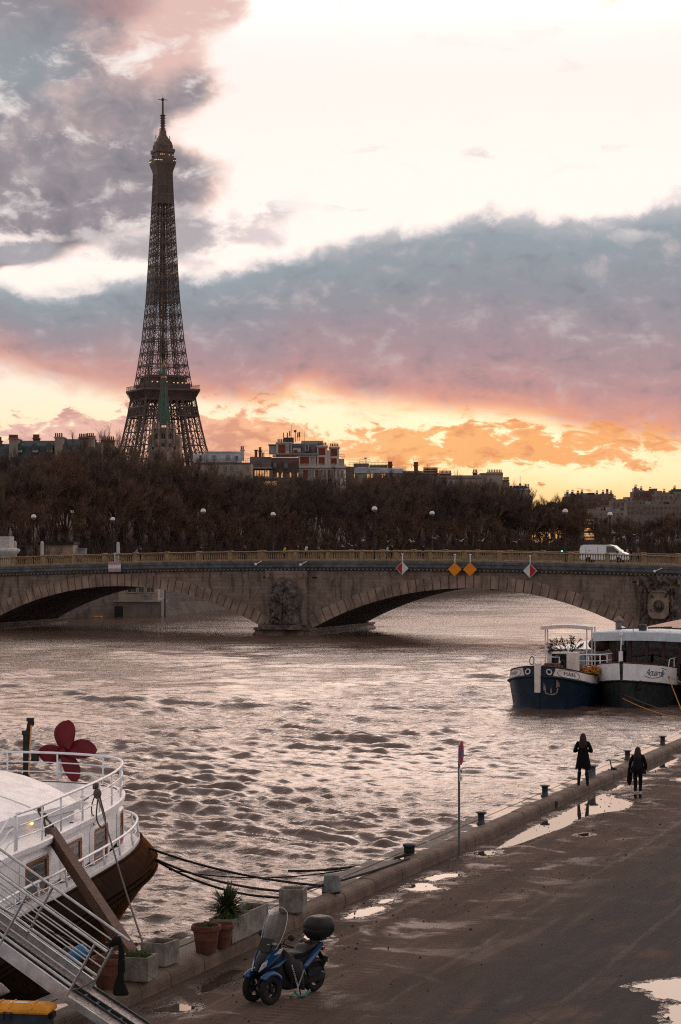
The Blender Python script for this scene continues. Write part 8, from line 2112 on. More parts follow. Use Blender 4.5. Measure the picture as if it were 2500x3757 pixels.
chimney(t, 34, 66, 1612, 1690, d - 0.6, 9, M_LIME, 6); chimney(t, 201, 231, 1606, 1690, d - 0.6, 4, M_LIME, 6); chimney(t, -8, 6, 1620, 1690, d + 3, 3, M_POTS); chimney(t, 122, 145, 1611, 1625, d + 5, 5, M_POTS); chimney(t, 290, 322, 1608, 1640, d + 4, 5, M_POTS); chimney(t, 318, 346, 1606, 1640, d + 6, 4, M_LIME)
M_DORM = mat('dormer_white', (0.36, 0.38, 0.38), 0.6, var=0.1)
def dormer(par, px, y0, y1, d, w=9, pane=None):
    f = front_box(px - w * 1.35, px + w * 1.35, y0 - 2, y1, d, 2.2).build('dormer', M_SLATE, par)
    c = at(px, y0 - 2, d); r = w * 1.5 * d / F
    MB().lathe([(r, 0), (r, 2.3)], (c.x, d - 0.15, c.z - 0.1), 16, Matrix.Rotation(-PI / 2, 3, 'X')).build('dormer_roof', M_SLATE, f)
    a = at(px - w * 0.8, y1 - 2, d); b_ = at(px + w * 0.8, y0, d)
    MB().box(((a.x + b_.x) / 2, d - 0.05, (a.z + b_.z) / 2), (b_.x - a.x + 0.25, 0.1, b_.z - a.z + 0.2)).build('dormer_frame', M_DORM, f)
    mb = MB()
    for s_ in (-0.5, 0.5): mb.box(((a.x + b_.x) / 2 + s_ * (b_.x - a.x) * 0.52, d - 0.11, (a.z + b_.z) / 2 - 0.05), ((b_.x - a.x) * 0.42, 0.04, (b_.z - a.z) * 0.86))
    mb.build('dormer_pane', pane or M_GLP, f)
for px in (73, 130, 183, 244): dormer(t, px, 1640, 1660, d - 0.2, 9)
for px in (4, 50, 82, 112): dormer(t, px, 1690, 1714, d - 0.9, 9)
for px in range(-120, 290, 34): win(t, px, px + 14, 1734, 1765, d, M_GLD, M_LIME)
# --- rounded zinc roofs and gable between the mansard block and the tower
d = 520; t = bld('gabled_building', 'stone building with a rounded grey roof just left of the iron tower', 350, d)
front_box(296, 445, 1665, yb(d, 4), d, 14).build('wall', M_LIME, t)
c_ = at(320, 1662, d); MB().lathe([(0.01, 3.6), (1.4, 3.3), (2.5, 2.2), (3.0, 0.6), (3.05, 0)], (c_.x, d + 3.0, c_.z), 20).build('dome_roof', M_SLATE, t, smooth=60)
a = at(340, 1665, d); e = at(448, 1665, d)
MB().prism([(a.x, d, a.z), (e.x, d, a.z), (e.x - 0.4, d, a.z + 0.9), (at(400, 0, d).x, d, at(0, 1624, d).z), (at(352, 0, d).x, d, at(0, 1622, d).z)], (0, 12, 0)).build('gable', M_LIME, t)
chimney(t, 372, 420, 1618, 1640, d + 4, 7, M_POTS); chimney(t, 318, 352, 1616, 1640, d + 2, 6, M_POTS)
MB().lathe([(2.4, 0), (2.4, 0.3)], (at(333, 0, d).x, d - 0.05, at(0, 1650, d).z), 24, Matrix.Rotation(-PI / 2, 3, 'X')).build('round_pediment', M_GREYB, t)
for px in (312, 352, 395): win(t, px, px + 12, 1682, 1704, d, M_GLD, M_LIME)
# --- street fronts hidden behind the trees
t = bld('street_front_building', 'pale street front half hidden behind the bare trees below the iron tower', 560, 500); front_box(440, 712, 1790, yb(500, 4), 500, 12).build('wall', M_GREYB, t); front_box(438, 714, 1786, 1792, 499.6, 12.6).build('roof', M_SLATE, t)
for px in range(452, 700, 30): win(t, px, px + 12, 1806, 1828, 500, M_GLD, M_GREYB)
# --- white terrace building
d = 540; t = bld('white_building', 'cream apartment block with a white rounded penthouse right of the iron tower', 810, d)
front_box(705, 921, 1699, yb(d, 4), d, 14).build('wall', M_LIME, t)
c0 = at(751, 1696, d); c1 = at(883, 1656, d); R = []
for z in (c0.z, c1.z - 0.3, c1.z - 0.28, c1.z):
    e = 0.25 if z > c1.z - 0.29 else 0
    pl_ = [(c0.x - e, d + 9), (c0.x - e, d + 1.0), (c0.x + 1, d + 0.4 - e), (c1.x - 2.6, d + 0.3 - e), (c1.x - 1.2, d + 0.8 - e), (c1.x - 0.2, d + 2 - e), (c1.x + e, d + 4), (c1.x + e, d + 9)]
    R.append([(x, y, z) for x, y in pl_])
MB().loft(R).build('penthouse', M_WHB, t); front_box(709, 751, 1667, 1699, d + 0.8, 8).build('side_penthouse', M_WHB, t)
front_box(704, 922, 1697, 1701, d - 0.35, 2).build('cornice', M_GREYB, t); railing(t, 710, 918, 1682, 1696, d - 0.15, 26, M_ZINC)
chimney(t, 883, 896, 1653, 1690, d + 3, 2, M_WHB); 
for a, c_ in ((778, 794), (829, 845)): rect_part('shutter', a, c_, 1670, 1688, d + 0.28, 0.05, M_ZINC, t)
rect_part('door', 866, 874, 1672, 1690, d + 0.9, 0.7, M_GLD, t); rect_part('shutter', 735, 743, 1671, 1690, d + 0.8, 0.05, M_ZINC, t)
for a, c_, p_ in ((722, 737, M_GREYB), (776, 790, M_GREYB), (824, 834, M_GLD), (843, 855, M_GLD), (865, 879, M_GLP), (906, 914, M_GLD)): win(t, a, c_, 1711, 1728, d, p_, M_CREAM)
for px in (724, 776, 826, 866, 902): win(t, px, px + 14, 1745, 1764, d, M_GLD, M_CREAM)
# --- stepped terraces with windows painted with sunset glow
d = 556; t = bld('terraced_building', 'stepped apartment building with glowing window bands left of the red brick house', 975, d)
front_box(920, 1000, 1725, yb(d, 4), d, 14).build('wall', M_GREYB, t); front_box(918, 996, 1676, 1725, d + 4, 9).build('upper_storey', M_GREYB, t)
front_box(916, 998, 1714, 1719, d - 0.3, 5).build('balcony', M_ZINC, t); railing(t, 918, 996, 1695, 1714, d - 0.1); railing(t, 935, 990, 1654, 1676, d + 4.2)
chimney(t, 936, 944, 1653, 1676, d + 6, 0, M_POTS); chimney(t, 950, 960, 1656, 1676, d + 6, 2, M_POTS); rect_part('antenna_box', 962, 968, 1660, 1676, d + 6, 0.8, M_LIME, t)
for k in range(7): win(t, 926 + k * 9.4, 932 + k * 9.4, 1726, 1748, d, M_SUNPANE if k not in (0,) else M_GLD, M_GREYB)
for k in range(9): win(t, 960 + k * 6.4, 964.5 + k * 6.4, 1766, 1781, d - 4, M_SUNPANE, M_GREYB)
front_box(945, 1020, 1752, yb(d, 4), d - 4, 4).build('lower_wing', M_GREYB, t); front_box(943, 1022, 1750, 1755, d - 4.4, 4).build('wing_cornice', M_ZINC, t)
win(t, 948, 962, 1694, 1710, d + 4, M_GLD, M_GREYB)
# --- dark brick block
d = 560; t = bld('dark_brick_building', 'dark brown brick block with tall dormers between the glowing bands and the red house', 1043, d)
front_box(992, 1096, 1732, yb(d, 4), d, 12).build('wall', M_GREYB, t); mansard(t, 992, 1096, 1678, 1734, d, 11, 2.0, mat('dark_brown_brick', (0.060, 0.040, 0.034), 0.85, var=0.3, scale=1))
for a, c_ in ((1004, 1014), (1044, 1056)): win(t, a, c_, 1695, 1720, d + 0.4, M_GLP, M_GREYB, th=0.6)
for k, px in enumerate((1008, 1017, 1033, 1045, 1064, 1078, 1090)): win(t, px, px + 5, 1734, 1752, d, M_SUNPANE if k in (1, 2, 4, 6) else M_GLD, M_GREYB)
pots(t, 1000, 1090, 1678, d + 3, 16, 0.7)
# --- red brick house
d = 575; t = bld('red_brick_building', 'ornate red brick and white stone building topped by roof antennas', 1130, d)
M_QUOIN = mat('white_quoins', (0.42, 0.38, 0.34), 0.8, var=0.15, scale=1)
front_box(1094, 1266, 1716, yb(d, 4), d, 16).build('wall', M_QUOIN, t)
front_box(1092, 1270, 1708, 1716, d - 0.7, 17).build('cornice', M_QUOIN, t); railing(t, 1092, 1270, 1702, 1708, d - 0.5, 40, M_QUOIN)
mid = front_box(1094, 1186, 1664, 1709, d + 0.6, 14).build('upper_storey', M_QUOIN, t)
front_box(1010, 1172, 1663, 1668, d - 0.2, 14).build('upper_cornice', M_ZINC, t)
for a, c_ in ((1102, 1134), (1160, 1170)): rect_part('brick_panel', a, c_, 1676, 1708, d + 0.6, 0.08, M_BRICK, mid)
win(t, 1140, 1155, 1677, 1708, d + 0.6, M_GLP, M_QUOIN); 
for a, c_ in ((1113, 1131), (1158, 1169), (1179, 1184), (1203, 1213)): rect_part('brick_panel', a, c_, 1724, 1752, d, 0.08, M_BRICK, t)
win(t, 1097, 1107, 1724, 1734, d, M_GLP, M_QUOIN); win(t, 1136, 1152, 1724, 1750, d, M_GLP, M_QUOIN)
for px in (1171, 1189, 1216, 1238, 1253): win(t, px, px + 7, 1726, 1752, d, M_GLD, M_QUOIN)
pv = front_box(1013, 1072, 1626, 1664, d + 1.5, 9).build('red_pavilion', M_QUOIN, t); rect_part('brick_panel', 1022, 1048, 1631, 1662, d + 1.5, 0.08, M_BRICK, pv); rect_part('brick_panel', 1062, 1067, 1631, 1662, d + 1.5, 0.08, M_BRICK, pv)
front_box(1012, 1074, 1622, 1627, d + 1.1, 10).build('pavilion_cornice', M_QUOIN, pv); win(pv, 1050, 1060, 1634, 1652, d + 1.5, M_GLP, M_QUOIN); pots(pv, 1018, 1050, 1622, d + 4, 5, 0.8)
front_box(988, 1014, 1633, 1664, d + 2.5, 6).build('glass_room', M_GLP, t); front_box(985, 1018, 1630, 1634, d + 2, 7).build('glass_room_roof', M_BLACK, t)
mansard(t, 1072, 1108, 1626, 1664, d + 1, 9, 1.5, M_SLATE); mansard(t, 1104, 1186, 1614, 1664, d + 1, 11, 4.0, mat('grey_slate', (0.075, 0.072, 0.075), 0.6, var=0.25, scale=0.8))
front_box(1076, 1104, 1645, 1664, d + 0.9, 2).build('attic_parapet', M_QUOIN, t); rect_part('brick_panel', 1078, 1092, 1650, 1660, d + 0.9, 0.08, M_BRICK, t)
win(t, 1122, 1132, 1634, 1655, d + 1.2, M_GLD, M_QUOIN, th=1.4); rect_part('brick_panel', 1134, 1144, 1640, 1652, d + 1.2, 1.3, M_BRICK, t)
for (x0, x1, y0, y1, dd) in ((1164, 1201, 1637, 1709, d + 0.2), (1209, 1245, 1641, 1709, d + 1.2)):
    tw_ = front_box(x0, x1, y0, y1, dd, 6).build('chimney_tower', M_QUOIN, t); rect_part('brick_panel', x0 + 5, x1 - 7, y0 + 6, y0 + 32, dd, 0.08, M_BRICK, tw_); rect_part('brick_panel', x0 + 6, x1 - 9, y0 + 40, y1 - 4, dd, 0.08, M_BRICK, tw_)
    front_box(x0 - 2, x1 + 2, y0 - 3, y0 + 2, dd - 0.4, 7).build('tower_cornice', M_QUOIN, tw_); pots(tw_, x0 + 2, x1 - 2, y0 - 4, dd + 3, 5, 0.7)
front_box(1200, 1212, 1652, 1709, d + 0.8, 8).build('link_wall', M_QUOIN, t); front_box(1244, 1264, 1683, 1709, d + 2, 6).build('side_wing', M_LIME, t); railing(t, 1244, 1266, 1668, 1683, d + 2.2)
front_box(1040, 1078, 1605, 1624, d + 5, 3).build('lift_house', M_RAILD, t)
mb = MB()
for px, y0, w in ((1041, 1588, 0.22), (1055, 1588, 0.3), (1064, 1583, 0.35), (1093, 1588, 0.3), (1099, 1586, 0.38)): 
    a = at(px, 1618, d + 5); mb.beam(a, at(px, y0, d + 5), 0.12); c_ = at(px, y0 + 8, d + 4.8); mb.box(c_, (w, w, 1.3))
mb.beam(at(1084, 1622, d + 5), at(1084, 1586, d + 5), 0.2); mb.box(at(1084, 1582, d + 5), (0.65, 0.65, 0.6)); mb.beam(at(1070, 1618, d + 5), at(1070, 1560, d + 5), 0.07); mb.beam(at(1119, 1622, d + 6), at(1119, 1585, d + 6), 0.08); mb.beam(at(1115, 1600, d + 6), at(1123, 1600, d + 6), 0.06)
mb.build('roof_antennas', M_RAILD, t)
# --- long glass roofed building
d = 600; t = bld('long_building', 'long low building with a pale glazed roof right of the red brick house', 1380, d)
front_box(1268, 1300, 1712, yb(d, 4), d - 2, 12).build('end_wall', M_GREYB, t)
front_box(1278, 1480, 1734, yb(d, 4), d, 14).build('wall', M_LIME, t); mansard(t, 1278, 1480, 1712, 1736, d, 13, 4.0, M_ZINC)
ph = front_box(1298, 1354, 1700, 1714, d + 5, 5).build('penthouse', M_GREYB, t); front_box(1356, 1422, 1706, 1714, d + 5, 4).build('penthouse', M_GREYB, t)
railing(t, 1320, 1358, 1686, 1700, d + 5.2); railing(t, 1278, 1430, 1697, 1712, d + 6, 30); MB().beam(at(1342, 1700, d + 5), at(1342, 1680, d + 5), 0.1).box(at(1342, 1681, d + 5), (0.9, 0.2, 0.3)).build('mast', M_RAILD, t); MB().beam(at(1425, 1712, d + 5), at(1425, 1682, d + 5), 0.08).build('mast', M_RAILD, t)
MB().box(at(1330, 1716, d + 2), (2.6, 0.3, 0.35)).box(at(1373, 1719, d + 2), (3.2, 0.3, 0.35)).box(at(1448, 1723, d + 2), (4, 0.3, 0.4)).build('skylights', M_WHB, t)
for k, (a, c_) in enumerate(((1282, 1288), (1295, 1302), (1348, 1356), (1362, 1370), (1378, 1384), (1398, 1406), (1408, 1414))): win(t, a, c_, 1738, 1754, d, M_SUNPANE if k != 4 else M_GLD, M_LIME)
MB().prism([at(1308, 1740, d - 0.05), at(1320, 1740, d - 0.05), at(1321, 1749, d - 1.0), at(1311, 1749, d - 1.0)], (0, 0, 0.06)).build('awning', mat('teal_awning', (0.08, 0.16, 0.17), 0.7), t)
chimney(t, 1424, 1440, 1708, 1716, d + 4, 4, M_POTS)
# --- row stepping down to the right
def simple(name, label, px0, px1, y0, d, depth, wm, wins=None, roof=None, lit=()):
    t = bld(name, label, (px0 + px1) / 2, d); front_box(px0, px1, y0 + (6 if roof else 0), yb(d, base_z(px0, d) - 0.5), d, depth).build('wall', wm, t)
    if roof: mansard(t, px0 - 1, px1 + 1, y0 - 4, y0 + 8, d, depth, depth * 0.25, roof)
    else: front_box(px0 - 1, px1 + 1, y0 - 2, y0 + 2, d - 0.3, depth + 0.6).build('roof', M_ZINC, t)
    for k, (a, c_, u, v) in enumerate(wins or ()): win(t, a, c_, u, v, d, M_SUNPANE if k in lit else M_GLD, wm)
    return t
t = simple('sloping_roof_building', 'dark building with a sloping roof and tall chimney at the middle of the skyline', 1478, 1552, 1730, 625, 12, M_GREYB, [(1488, 1494, 1748, 1760), (1508, 1514, 1748, 1760)], mat('dark_roof', (0.05, 0.04, 0.037), 0.7))
chimney(t, 1520, 1534, 1709, 1745, 622, 4, M_POTS); MB().beam(at(1519, 1712, 626), at(1519, 1680, 626), 0.09).beam(at(1515, 1684, 626), at(1523, 1684, 626), 0.07).beam(at(1511, 1718, 626), at(1511, 1702, 626), 0.07).build('antenna', M_RAILD, t)
t = simple('chimney_row_building', 'dark block with a long row of chimney pots right of the tall chimney', 1550, 1610, 1736, 640, 12, M_GREYB, [(1570, 1576, 1752, 1762), (1590, 1596, 1752, 1762)]); chimney(t, 1554, 1606, 1729, 1738, 643, 12, M_POTS)
t = simple('flat_roof_building', 'low wide grey block with a dormered roof on the skyline above the globe lamp', 1608, 1768, 1746, 655, 14, M_LIME, [(1622, 1632, 1762, 1776), (1650, 1660, 1764, 1776), (1690, 1700, 1766, 1778), (1730, 1738, 1768, 1780)], mat('dark_roof', (0.05, 0.04, 0.037), 0.7)); chimney(t, 1612, 1656, 1739, 1752, 660, 9, M_POTS, ph=0.8); chimney(t, 1736, 1752, 1736, 1750, 662, 3, M_POTS)
front_box(1640, 1672, 1762, 1790, 652, 3).build('light_gable', M_WHB, t); MB().beam(at(1736, 1745, 660), at(1736, 1724, 660), 0.08).build('antenna', M_RAILD, t)
t = simple('stone_gable_building', 'tall pale stone gable building with balconies near the right end of the skyline', 1764, 1846, 1737, 670, 14, M_LIME, [(1776, 1786, 1752, 1764), (1796, 1806, 1756, 1770), (1780, 1790, 1776, 1788), (1806, 1816, 1778, 1790)]); chimney(t, 1788, 1842, 1735, 1742, 676, 9, M_POTS, ph=0.8)
front_box(1798, 1822, 1768, 1800, 667, 4).build('balcony_block', M_GREYB, t)
t = simple('small_dormer_building', 'small building with chimneys beside the pale stone gable', 1845, 1870, 1772, 690, 10, M_LIME, [(1852, 1858, 1780, 1790)]); chimney(t, 1847, 1868, 1763, 1776, 693, 5, M_POTS)
t = simple('ornate_roof_building', 'ornate grey roofed building with a thin flag mast at the right end of the row', 1868, 1944, 1790, 700, 14, M_LIME, [(1878, 1884, 1800, 1812), (1900, 1906, 1802, 1814), (1922, 1928, 1804, 1816)], M_ZINC); MB().beam(at(1909, 1784, 704), at(1909, 1746, 704), 0.14).ball(at(1909, 1777, 704), 0.4, 8, 6).build('flag_mast', M_RAILD, t); front_box(1894, 1922, 1781, 1786, 702, 4).build('terrace_slab', M_WHB, t); chimney(t, 1926, 1942, 1788, 1800, 703, 3, M_POTS)
for k in range(5): dormer(t, 1876 + k * 13, 1788, 1797, 700.5, 3.5, M_GLP)
t = simple('end_building', 'plain brown building closing the right end of the skyline row', 1942, 1953, 1822, 705, 8, M_GREYB, [(1945, 1949, 1830, 1838)])
# --- far hill on the right
far = [('hill_brick_building', 'reddish block with grey gables on the far hill right of the sun glow', 2114, 2252, 1817, 1300, mat('far_brown', (0.14, 0.088, 0.072), 0.9, var=0.25, scale=0.1)), ('hill_grey_building', 'low grey house group on the far hill under the tall blocks', 2248, 2336, 1836, 1250, mat('far_grey', (0.175, 0.138, 0.118), 0.9, var=0.2, scale=0.1)), ('hill_tall_building', 'tall brown blind walled block standing highest on the far hill', 2325, 2412, 1803, 1340, mat('far_brown', (0.15, 0.1, 0.08), 0.9)), ('hill_pale_building', 'pale balconied apartment block on the far hill right of the tall block', 2408, 2472, 1812, 1320, mat('far_pale', (0.21, 0.165, 0.142), 0.9, var=0.2, scale=0.1)), ('hill_edge_building', 'apartment block on the far hill cut by the right edge of the picture', 2468, 2580, 1804, 1360, mat('far_pale', (0.24, 0.195, 0.17), 0.9)), ('hill_front_building', 'low pale facade with regular windows below the far hill blocks', 2140, 2290, 1873, 1000, mat('far_pale', (0.24, 0.195, 0.17), 0.9)), ('hill_middle_building', 'pale terrace houses stepping below the tall block on the far hill', 2300, 2560, 1850, 1150, mat('far_grey', (0.2, 0.165, 0.15), 0.9)), ('hill_small_building', 'small dark house under the sun glow at the left of the far hill', 2075, 2140, 1822, 1280, mat('far_dark', (0.07, 0.05, 0.045), 0.9))]
rnd = random.Random(31)
for name, L, x0, x1, y0, d, m in far:
    t = bld(name, L, (x0 + x1) / 2, d); front_box(x0, x1, y0, yb(d, base_z((x0 + x1) / 2, d) - 2), d, 16).build('wall', m, t)
    x = x0
    while x < x1 - 8:
        w = rnd.uniform(14, 30); h = rnd.uniform(2, 13)
        front_box(x + 1, min(x1, x + w), y0 - h, y0 + 1, d + rnd.uniform(1, 6), 8).build('attic', rnd.choice([M_ZINC, m, M_SLATE]), t)
        if rnd.random() < 0.6: chimney(t, x + 4, x + 12, y0 - h - 5, y0, d + 4, 3, m, 2.0)
        x += w
    nr = 2 if d > 1200 else 2
    x = x0 + 5
    mbw = []
    while x < x1 - 9:
        for r_ in range(nr):
            win(t, x, x + 5, y0 + 9 + r_ * 17, y0 + 18 + r_ * 17, d, rnd.choice([M_GLD, M_GLD, M_GLP]), m, th=0.3)
        x += 15
t = bld('hill_mast_house', 'slim brick chimney stack rising above the far hill roofs', 2230, 1330); front_box(2226, 2233, 1794, 1830, 1330, 3).build('stack', M_BRICK, t); front_box(2225, 2234, 1806, 1809, 1329.6, 3.8).build('collar', M_WHB, t)
# glowing glass front among the right trees
d = 640; t = bld('glass_building', 'glass fronted building glowing in orange bands between the right trees', 2162, d)
front_box(2140, 2190, 1902, yb(d, 2), d, 12).build('wall', M_GREYB, t); front_box(2184, 2210, 1922, 1990, d + 1, 8).build('side_wing', M_GREYB, t)
for y0, y1, lit in ((1906, 1910, 1), (1912, 1917, 0), (1918, 1922, 1), (1938, 1942, 1), (1944, 1947, 1), (1950, 1954, 0), (1957, 1961, 1), (1964, 1968, 1), (1970, 1974, 0), (1976, 1979, 1), (1999, 2003, 1)):
    rect_part('window_band', 2145, 2180, y0, y1, d, 0.1, M_SUNPANE if lit else M_GLP, t)
t = bld('riverside_house', 'small pale house with a gabled wall among the right trees behind the van', 2360, 560); front_box(2335, 2378, 1996, yb(560, 3), 560, 8).build('wall', M_LIME, t); a = at(2330, 1996, 560); e = at(2382, 1996, 560); MB().prism([(a.x, 559.6, a.z), (e.x, 559.6, a.z), ((a.x + e.x) / 2, 559.6, a.z + 2.4)], (0, 9, 0)).build('roof', M_WHB, t); win(t, 2362, 2372, 1980, 1990, 559.6, M_GLD, M_LIME)

# ================================================================ BARE WINTER TREES
M_BARK = mat('tree_bark', (0.075, 0.055, 0.045), 0.9, var=0.35, scale=1.5, bump=0.3)
M_TWIGS = [mat('twigs_dark', (0.076, 0.054, 0.045), 0.95, var=0.35, scale=0.35, bump=0, spec=0.1), mat('twigs_brown', (0.112, 0.078, 0.058), 0.95, var=0.35, scale=0.35, bump=0, spec=0.1), mat('twigs_rust', (0.122, 0.074, 0.053), 0.95, var=0.3, scale=0.35, bump=0, spec=0.1)]
def tree_meshes(seed, H, R_, nt, up=0.5):
    rnd = random.Random(seed); out = []
    bare_branches(rnd, (0, 0, 0), (rnd.uniform(-0.05, 0.05), rnd.uniform(-0.05, 0.05), 1), H * 0.36, H * 0.020, 0, out)
    trunk_top = out[0][0][-1]
    nb = rnd.randint(6, 8)
    for k in range(nb):
        a = 2 * PI * (k + rnd.uniform(-0.3, 0.3)) / nb; s_ = rnd.uniform(0.12, 0.5)
        base = out[0][0][rnd.choice((2, 3, 3))]
        bare_branches(rnd, base, (math.cos(a) * s_, math.sin(a) * s_, 1.0), H * rnd.uniform(0.25, 0.34), H * 0.010, 3, out, 0.45, 0.035)
    tr = MB(); cr_ = MB(); tips = []
    for pts, rs, dp in out:
        (tr if dp == 3 or pts is out[0][0] else cr_).tube(pts, [max(0.03, r) for r in rs], 5 if rs[0] > 0.08 else 3, caps=False)
        if dp <= 2 and pts is not out[0][0]: tips.append(pts)
    for _ in range(nt):
        pts = rnd.choice(tips) if rnd.random() < 0.86 else [v * 1 for v in out[0][0][1:]]; p = pts[rnd.randrange(1, len(pts))].lerp(pts[rnd.randrange(1, len(pts))], rnd.random())
        d = V3((rnd.gauss(0, 0.55), rnd.gauss(0, 0.55), rnd.gauss(up + 0.45, 0.35))).normalized(); L = rnd.uniform(0.6, 1.8) * H / 17
        m_ = p + d * L * 0.5 + V3((rnd.gauss(0, 0.08), rnd.gauss(0, 0.08), rnd.gauss(0, 0.06))); e = p + d * L + V3((rnd.gauss(0, 0.15), rnd.gauss(0, 0.15), rnd.gauss(0, 0.12)))
        s_ = d.cross(V3((rnd.gauss(0, 1), rnd.gauss(0, 1), rnd.gauss(0, 1)))); s_ = s_.normalized() * rnd.uniform(0.008, 0.019)
        cr_.add([p - s_, p + s_, m_ + s_ * 0.8, m_ - s_ * 0.8, e], [(0, 1, 2, 3), (3, 2, 4)])
    return tr, cr_
protos = []
for k, (H_, R_, nt, up, mt) in enumerate(((16, 5, 8500, 0.8, 0), (16, 5, 8500, 0.6, 1), (16, 5.5, 9000, 0.7, 2), (16, 4.5, 8000, 1.0, 1), (15, 5.5, 9000, 0.5, 0), (12, 4, 8000, 0.7, 2))):
    tr, cr_ = tree_meshes(100 + k, H_, R_, nt, up)
    t = thing('bare_tree', '', 'tree', (0, 0, -500)); tr.build('trunk', M_BARK, t, world=False, smooth=True); cr_.build('crown', M_TWIGS[mt], t, world=False)
    zz = sorted(v.z for v in cr_.v); protos.append([t, zz[int(len(zz) * 0.965)], False])
TOP = [(-150, 1700), (0, 1700), (60, 1690), (200, 1668), (300, 1640), (420, 1655), (520, 1672), (600, 1668), (680, 1700), (760, 1738), (900, 1752), (1000, 1765), (1120, 1752), (1250, 1762), (1400, 1752), (1500, 1744), (1620, 1760), (1700, 1775), (1800, 1785), (1900, 1798), (1945, 1815), (1985, 1838), (2060, 1832), (2110, 1845), (2150, 1872), (2190, 1895), (2300, 1895), (2380, 1905), (2460, 1882), (2650, 1870)]
def bank_d(px):
    if px <= 400: return lerp_tab([(-700, 240), (-200, 262), (400, 298)], px)
    if px >= 1860: return lerp_tab([(1860, 482), (2300, 500), (3000, 505)], px)
    k = (px - CX) / F; u = (k * 298 + 32) / (69 - k * 184); return 298 + 184 * u
tcount = 0
def put_tree(px, d, ytop, kind, label, group, rnd):
    global tcount
    P = protos[kind]
    if P[2]: t = copy_tree(P[0])
    else: t = P[0]; P[2] = True
    p = at(px, 0, d); z0 = terr(p.x, d) - 0.1; H_ = (HC - (ytop - YH) * d / F) - z0
    s_ = max(0.35, H_ / P[1]); w = s_ * rnd.uniform(0.75, 1.1)
    t.location = (p.x, d, z0); t.scale = (w, w, s_); t.rotation_euler = (0, 0, rnd.uniform(0, 6.28))
    t['label'] = label; t['group'] = group; tcount += 1
rnd = random.Random(77)
GL, GR = 'bare trees along the far bank', 'bare trees beyond the van'
L1 = 'bare brown winter tree in the dense row on the far bank behind the bridge'; L2 = 'low rusty bare tree in front of the dense row behind the bridge'; L3 = 'bare reddish tree on the far bank beyond the white van'; L4 = 'thin bare tree against the orange sun glow at the right end of the tree row'
px = -170.0
while px < 2130:      # back row makes the skyline
    d = bank_d(px) + rnd.uniform(26, 60)
    put_tree(px, d, lerp_tab(TOP, px) + rnd.uniform(-6, 16), rnd.choice((0, 1, 2, 3, 4)), L1 if px < 1955 else L4, GL if px < 1955 else 'thin trees against the glow', rnd)
    px += rnd.uniform(26, 40) * 400 / d
px = -180.0
while px < 2120:      # middle row
    d = bank_d(px) + rnd.uniform(10, 24)
    put_tree(px, d, lerp_tab(TOP, px) + rnd.uniform(22, 75), rnd.choice((0, 1, 2, 4)), L1 if px < 1955 else L4, GL if px < 1955 else 'thin trees against the glow', rnd)
    px += rnd.uniform(28, 42) * 400 / d
px = -160.0
while px < 2120:      # low front row at the bank edge
    d = bank_d(px) + rnd.uniform(3, 8)
    put_tree(px, d, lerp_tab(TOP, px) + rnd.uniform(115, 190), 5, L2, 'low trees in front of the row', rnd)
    px += rnd.uniform(34, 60) * 400 / d
px = 2120.0
while px < 2640:
    d = rnd.uniform(515, 560)
    yt = lerp_tab(TOP, px) + rnd.uniform(0, 30)
    if 2138 < px < 2186: d += 160; yt += 40
    put_tree(px, d, yt, rnd.choice((1, 2, 2, 4)), L3, GR, rnd)
    px += rnd.uniform(17, 30)
px = 2110.0
while px < 2640:
    if not (2132 < px < 2192): put_tree(px, 508 + rnd.uniform(0, 6), lerp_tab(TOP, px) + rnd.uniform(40, 85), 5, L3, GR, rnd)
    px += rnd.uniform(22, 40)
mb = MB()
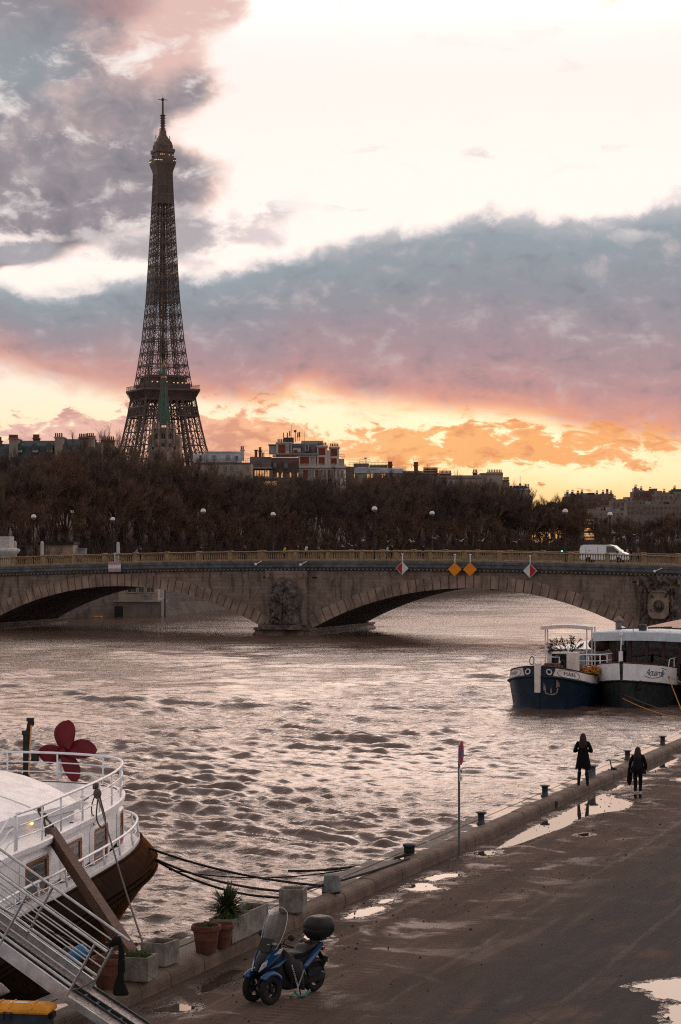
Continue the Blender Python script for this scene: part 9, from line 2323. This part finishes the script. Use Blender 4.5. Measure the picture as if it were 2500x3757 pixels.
for cx_, cy_, rx_, ry_ in ((1985, 1900, 26, 48), (2025, 1885, 30, 44), (2062, 1895, 28, 50), (2098, 1905, 24, 48), (1955, 1915, 20, 45), (2040, 1940, 90, 50)):
    for _ in range(2600):
        v = V3((rnd.gauss(0, 1), rnd.gauss(0, 1), rnd.gauss(0, 1))).normalized() * rnd.uniform(0.75, 1.0) ** 0.4
        c_ = at(cx_ + v.x * rx_, cy_ - v.z * ry_, 585 + 2.0 * v.y); u_ = V3((rnd.gauss(0, 1), rnd.gauss(0, 1), rnd.gauss(0, 1))) * 0.17; w_ = V3((rnd.gauss(0, 1), rnd.gauss(0, 1), rnd.gauss(0, 1))) * 0.17
        mb.add([c_, c_ + u_, c_ + u_ + w_, c_ + w_], [(0, 1, 2, 3)])
tag(mb.build('evergreen_thicket', M_LEAF), 'dark evergreen thicket below the orange sun glow at right', 'shrubs')
for P in protos:
    if not P[2]: bpy.data.objects.remove(P[0])
# thicket of shrubs at the foot of the trees
mb = MB(); rnd = random.Random(8)
for _ in range(40000):
    px = rnd.uniform(-160, 2640); d = bank_d(px) + rnd.uniform(1.5, 60); p = at(px, 0, d); z0 = terr(p.x, d)
    o_ = V3((p.x, d, z0 + rnd.uniform(0, 1.0))); dr_ = V3((rnd.gauss(0, 0.5), rnd.gauss(0, 0.5), 1)).normalized(); L = rnd.uniform(1.5, 5.5); s_ = V3((rnd.uniform(0.02, 0.05), rnd.uniform(-0.03, 0.03), 0))
    mb.add([o_ - s_, o_ + s_, o_ + dr_ * L], [(0, 1, 2)])
o = mb.build('undergrowth', M_TWIGS[0]); o['kind'] = 'stuff'; o['label'] = 'dark leafless undergrowth filling the foot of the tree row'
mb = MB(); rnd = random.Random(15)
for _ in range(900):
    n_ = abs(rnd.gauss(0, 2.2)) + 0.06 if rnd.random() < 0.7 else rnd.uniform(0, 11); t_ = rnd.uniform(36, 105); s_ = rnd.uniform(0.008, 0.032) * (1.6 if rnd.random() < 0.08 else 1)
    c_ = q(t_, n_, 0.005); a = rnd.uniform(0, 6.28); u_ = V3((math.cos(a), math.sin(a), 0)) * s_; w_ = V3((-math.sin(a), math.cos(a), 0)) * s_ * rnd.uniform(0.3, 0.8)
    mb.add([c_ - u_, c_ + w_, c_ + u_, c_ - w_, c_ + V3((0, 0, s_ * 0.9))], [(0, 1, 4), (1, 2, 4), (2, 3, 4), (3, 0, 4)])
o = mb.build('gravel', mat('dark_debris', (0.035, 0.024, 0.018), 0.9, var=0.6, scale=3, bump=0)); o['kind'] = 'stuff'; o['label'] = 'small stones and leaf scraps scattered over the quay road'
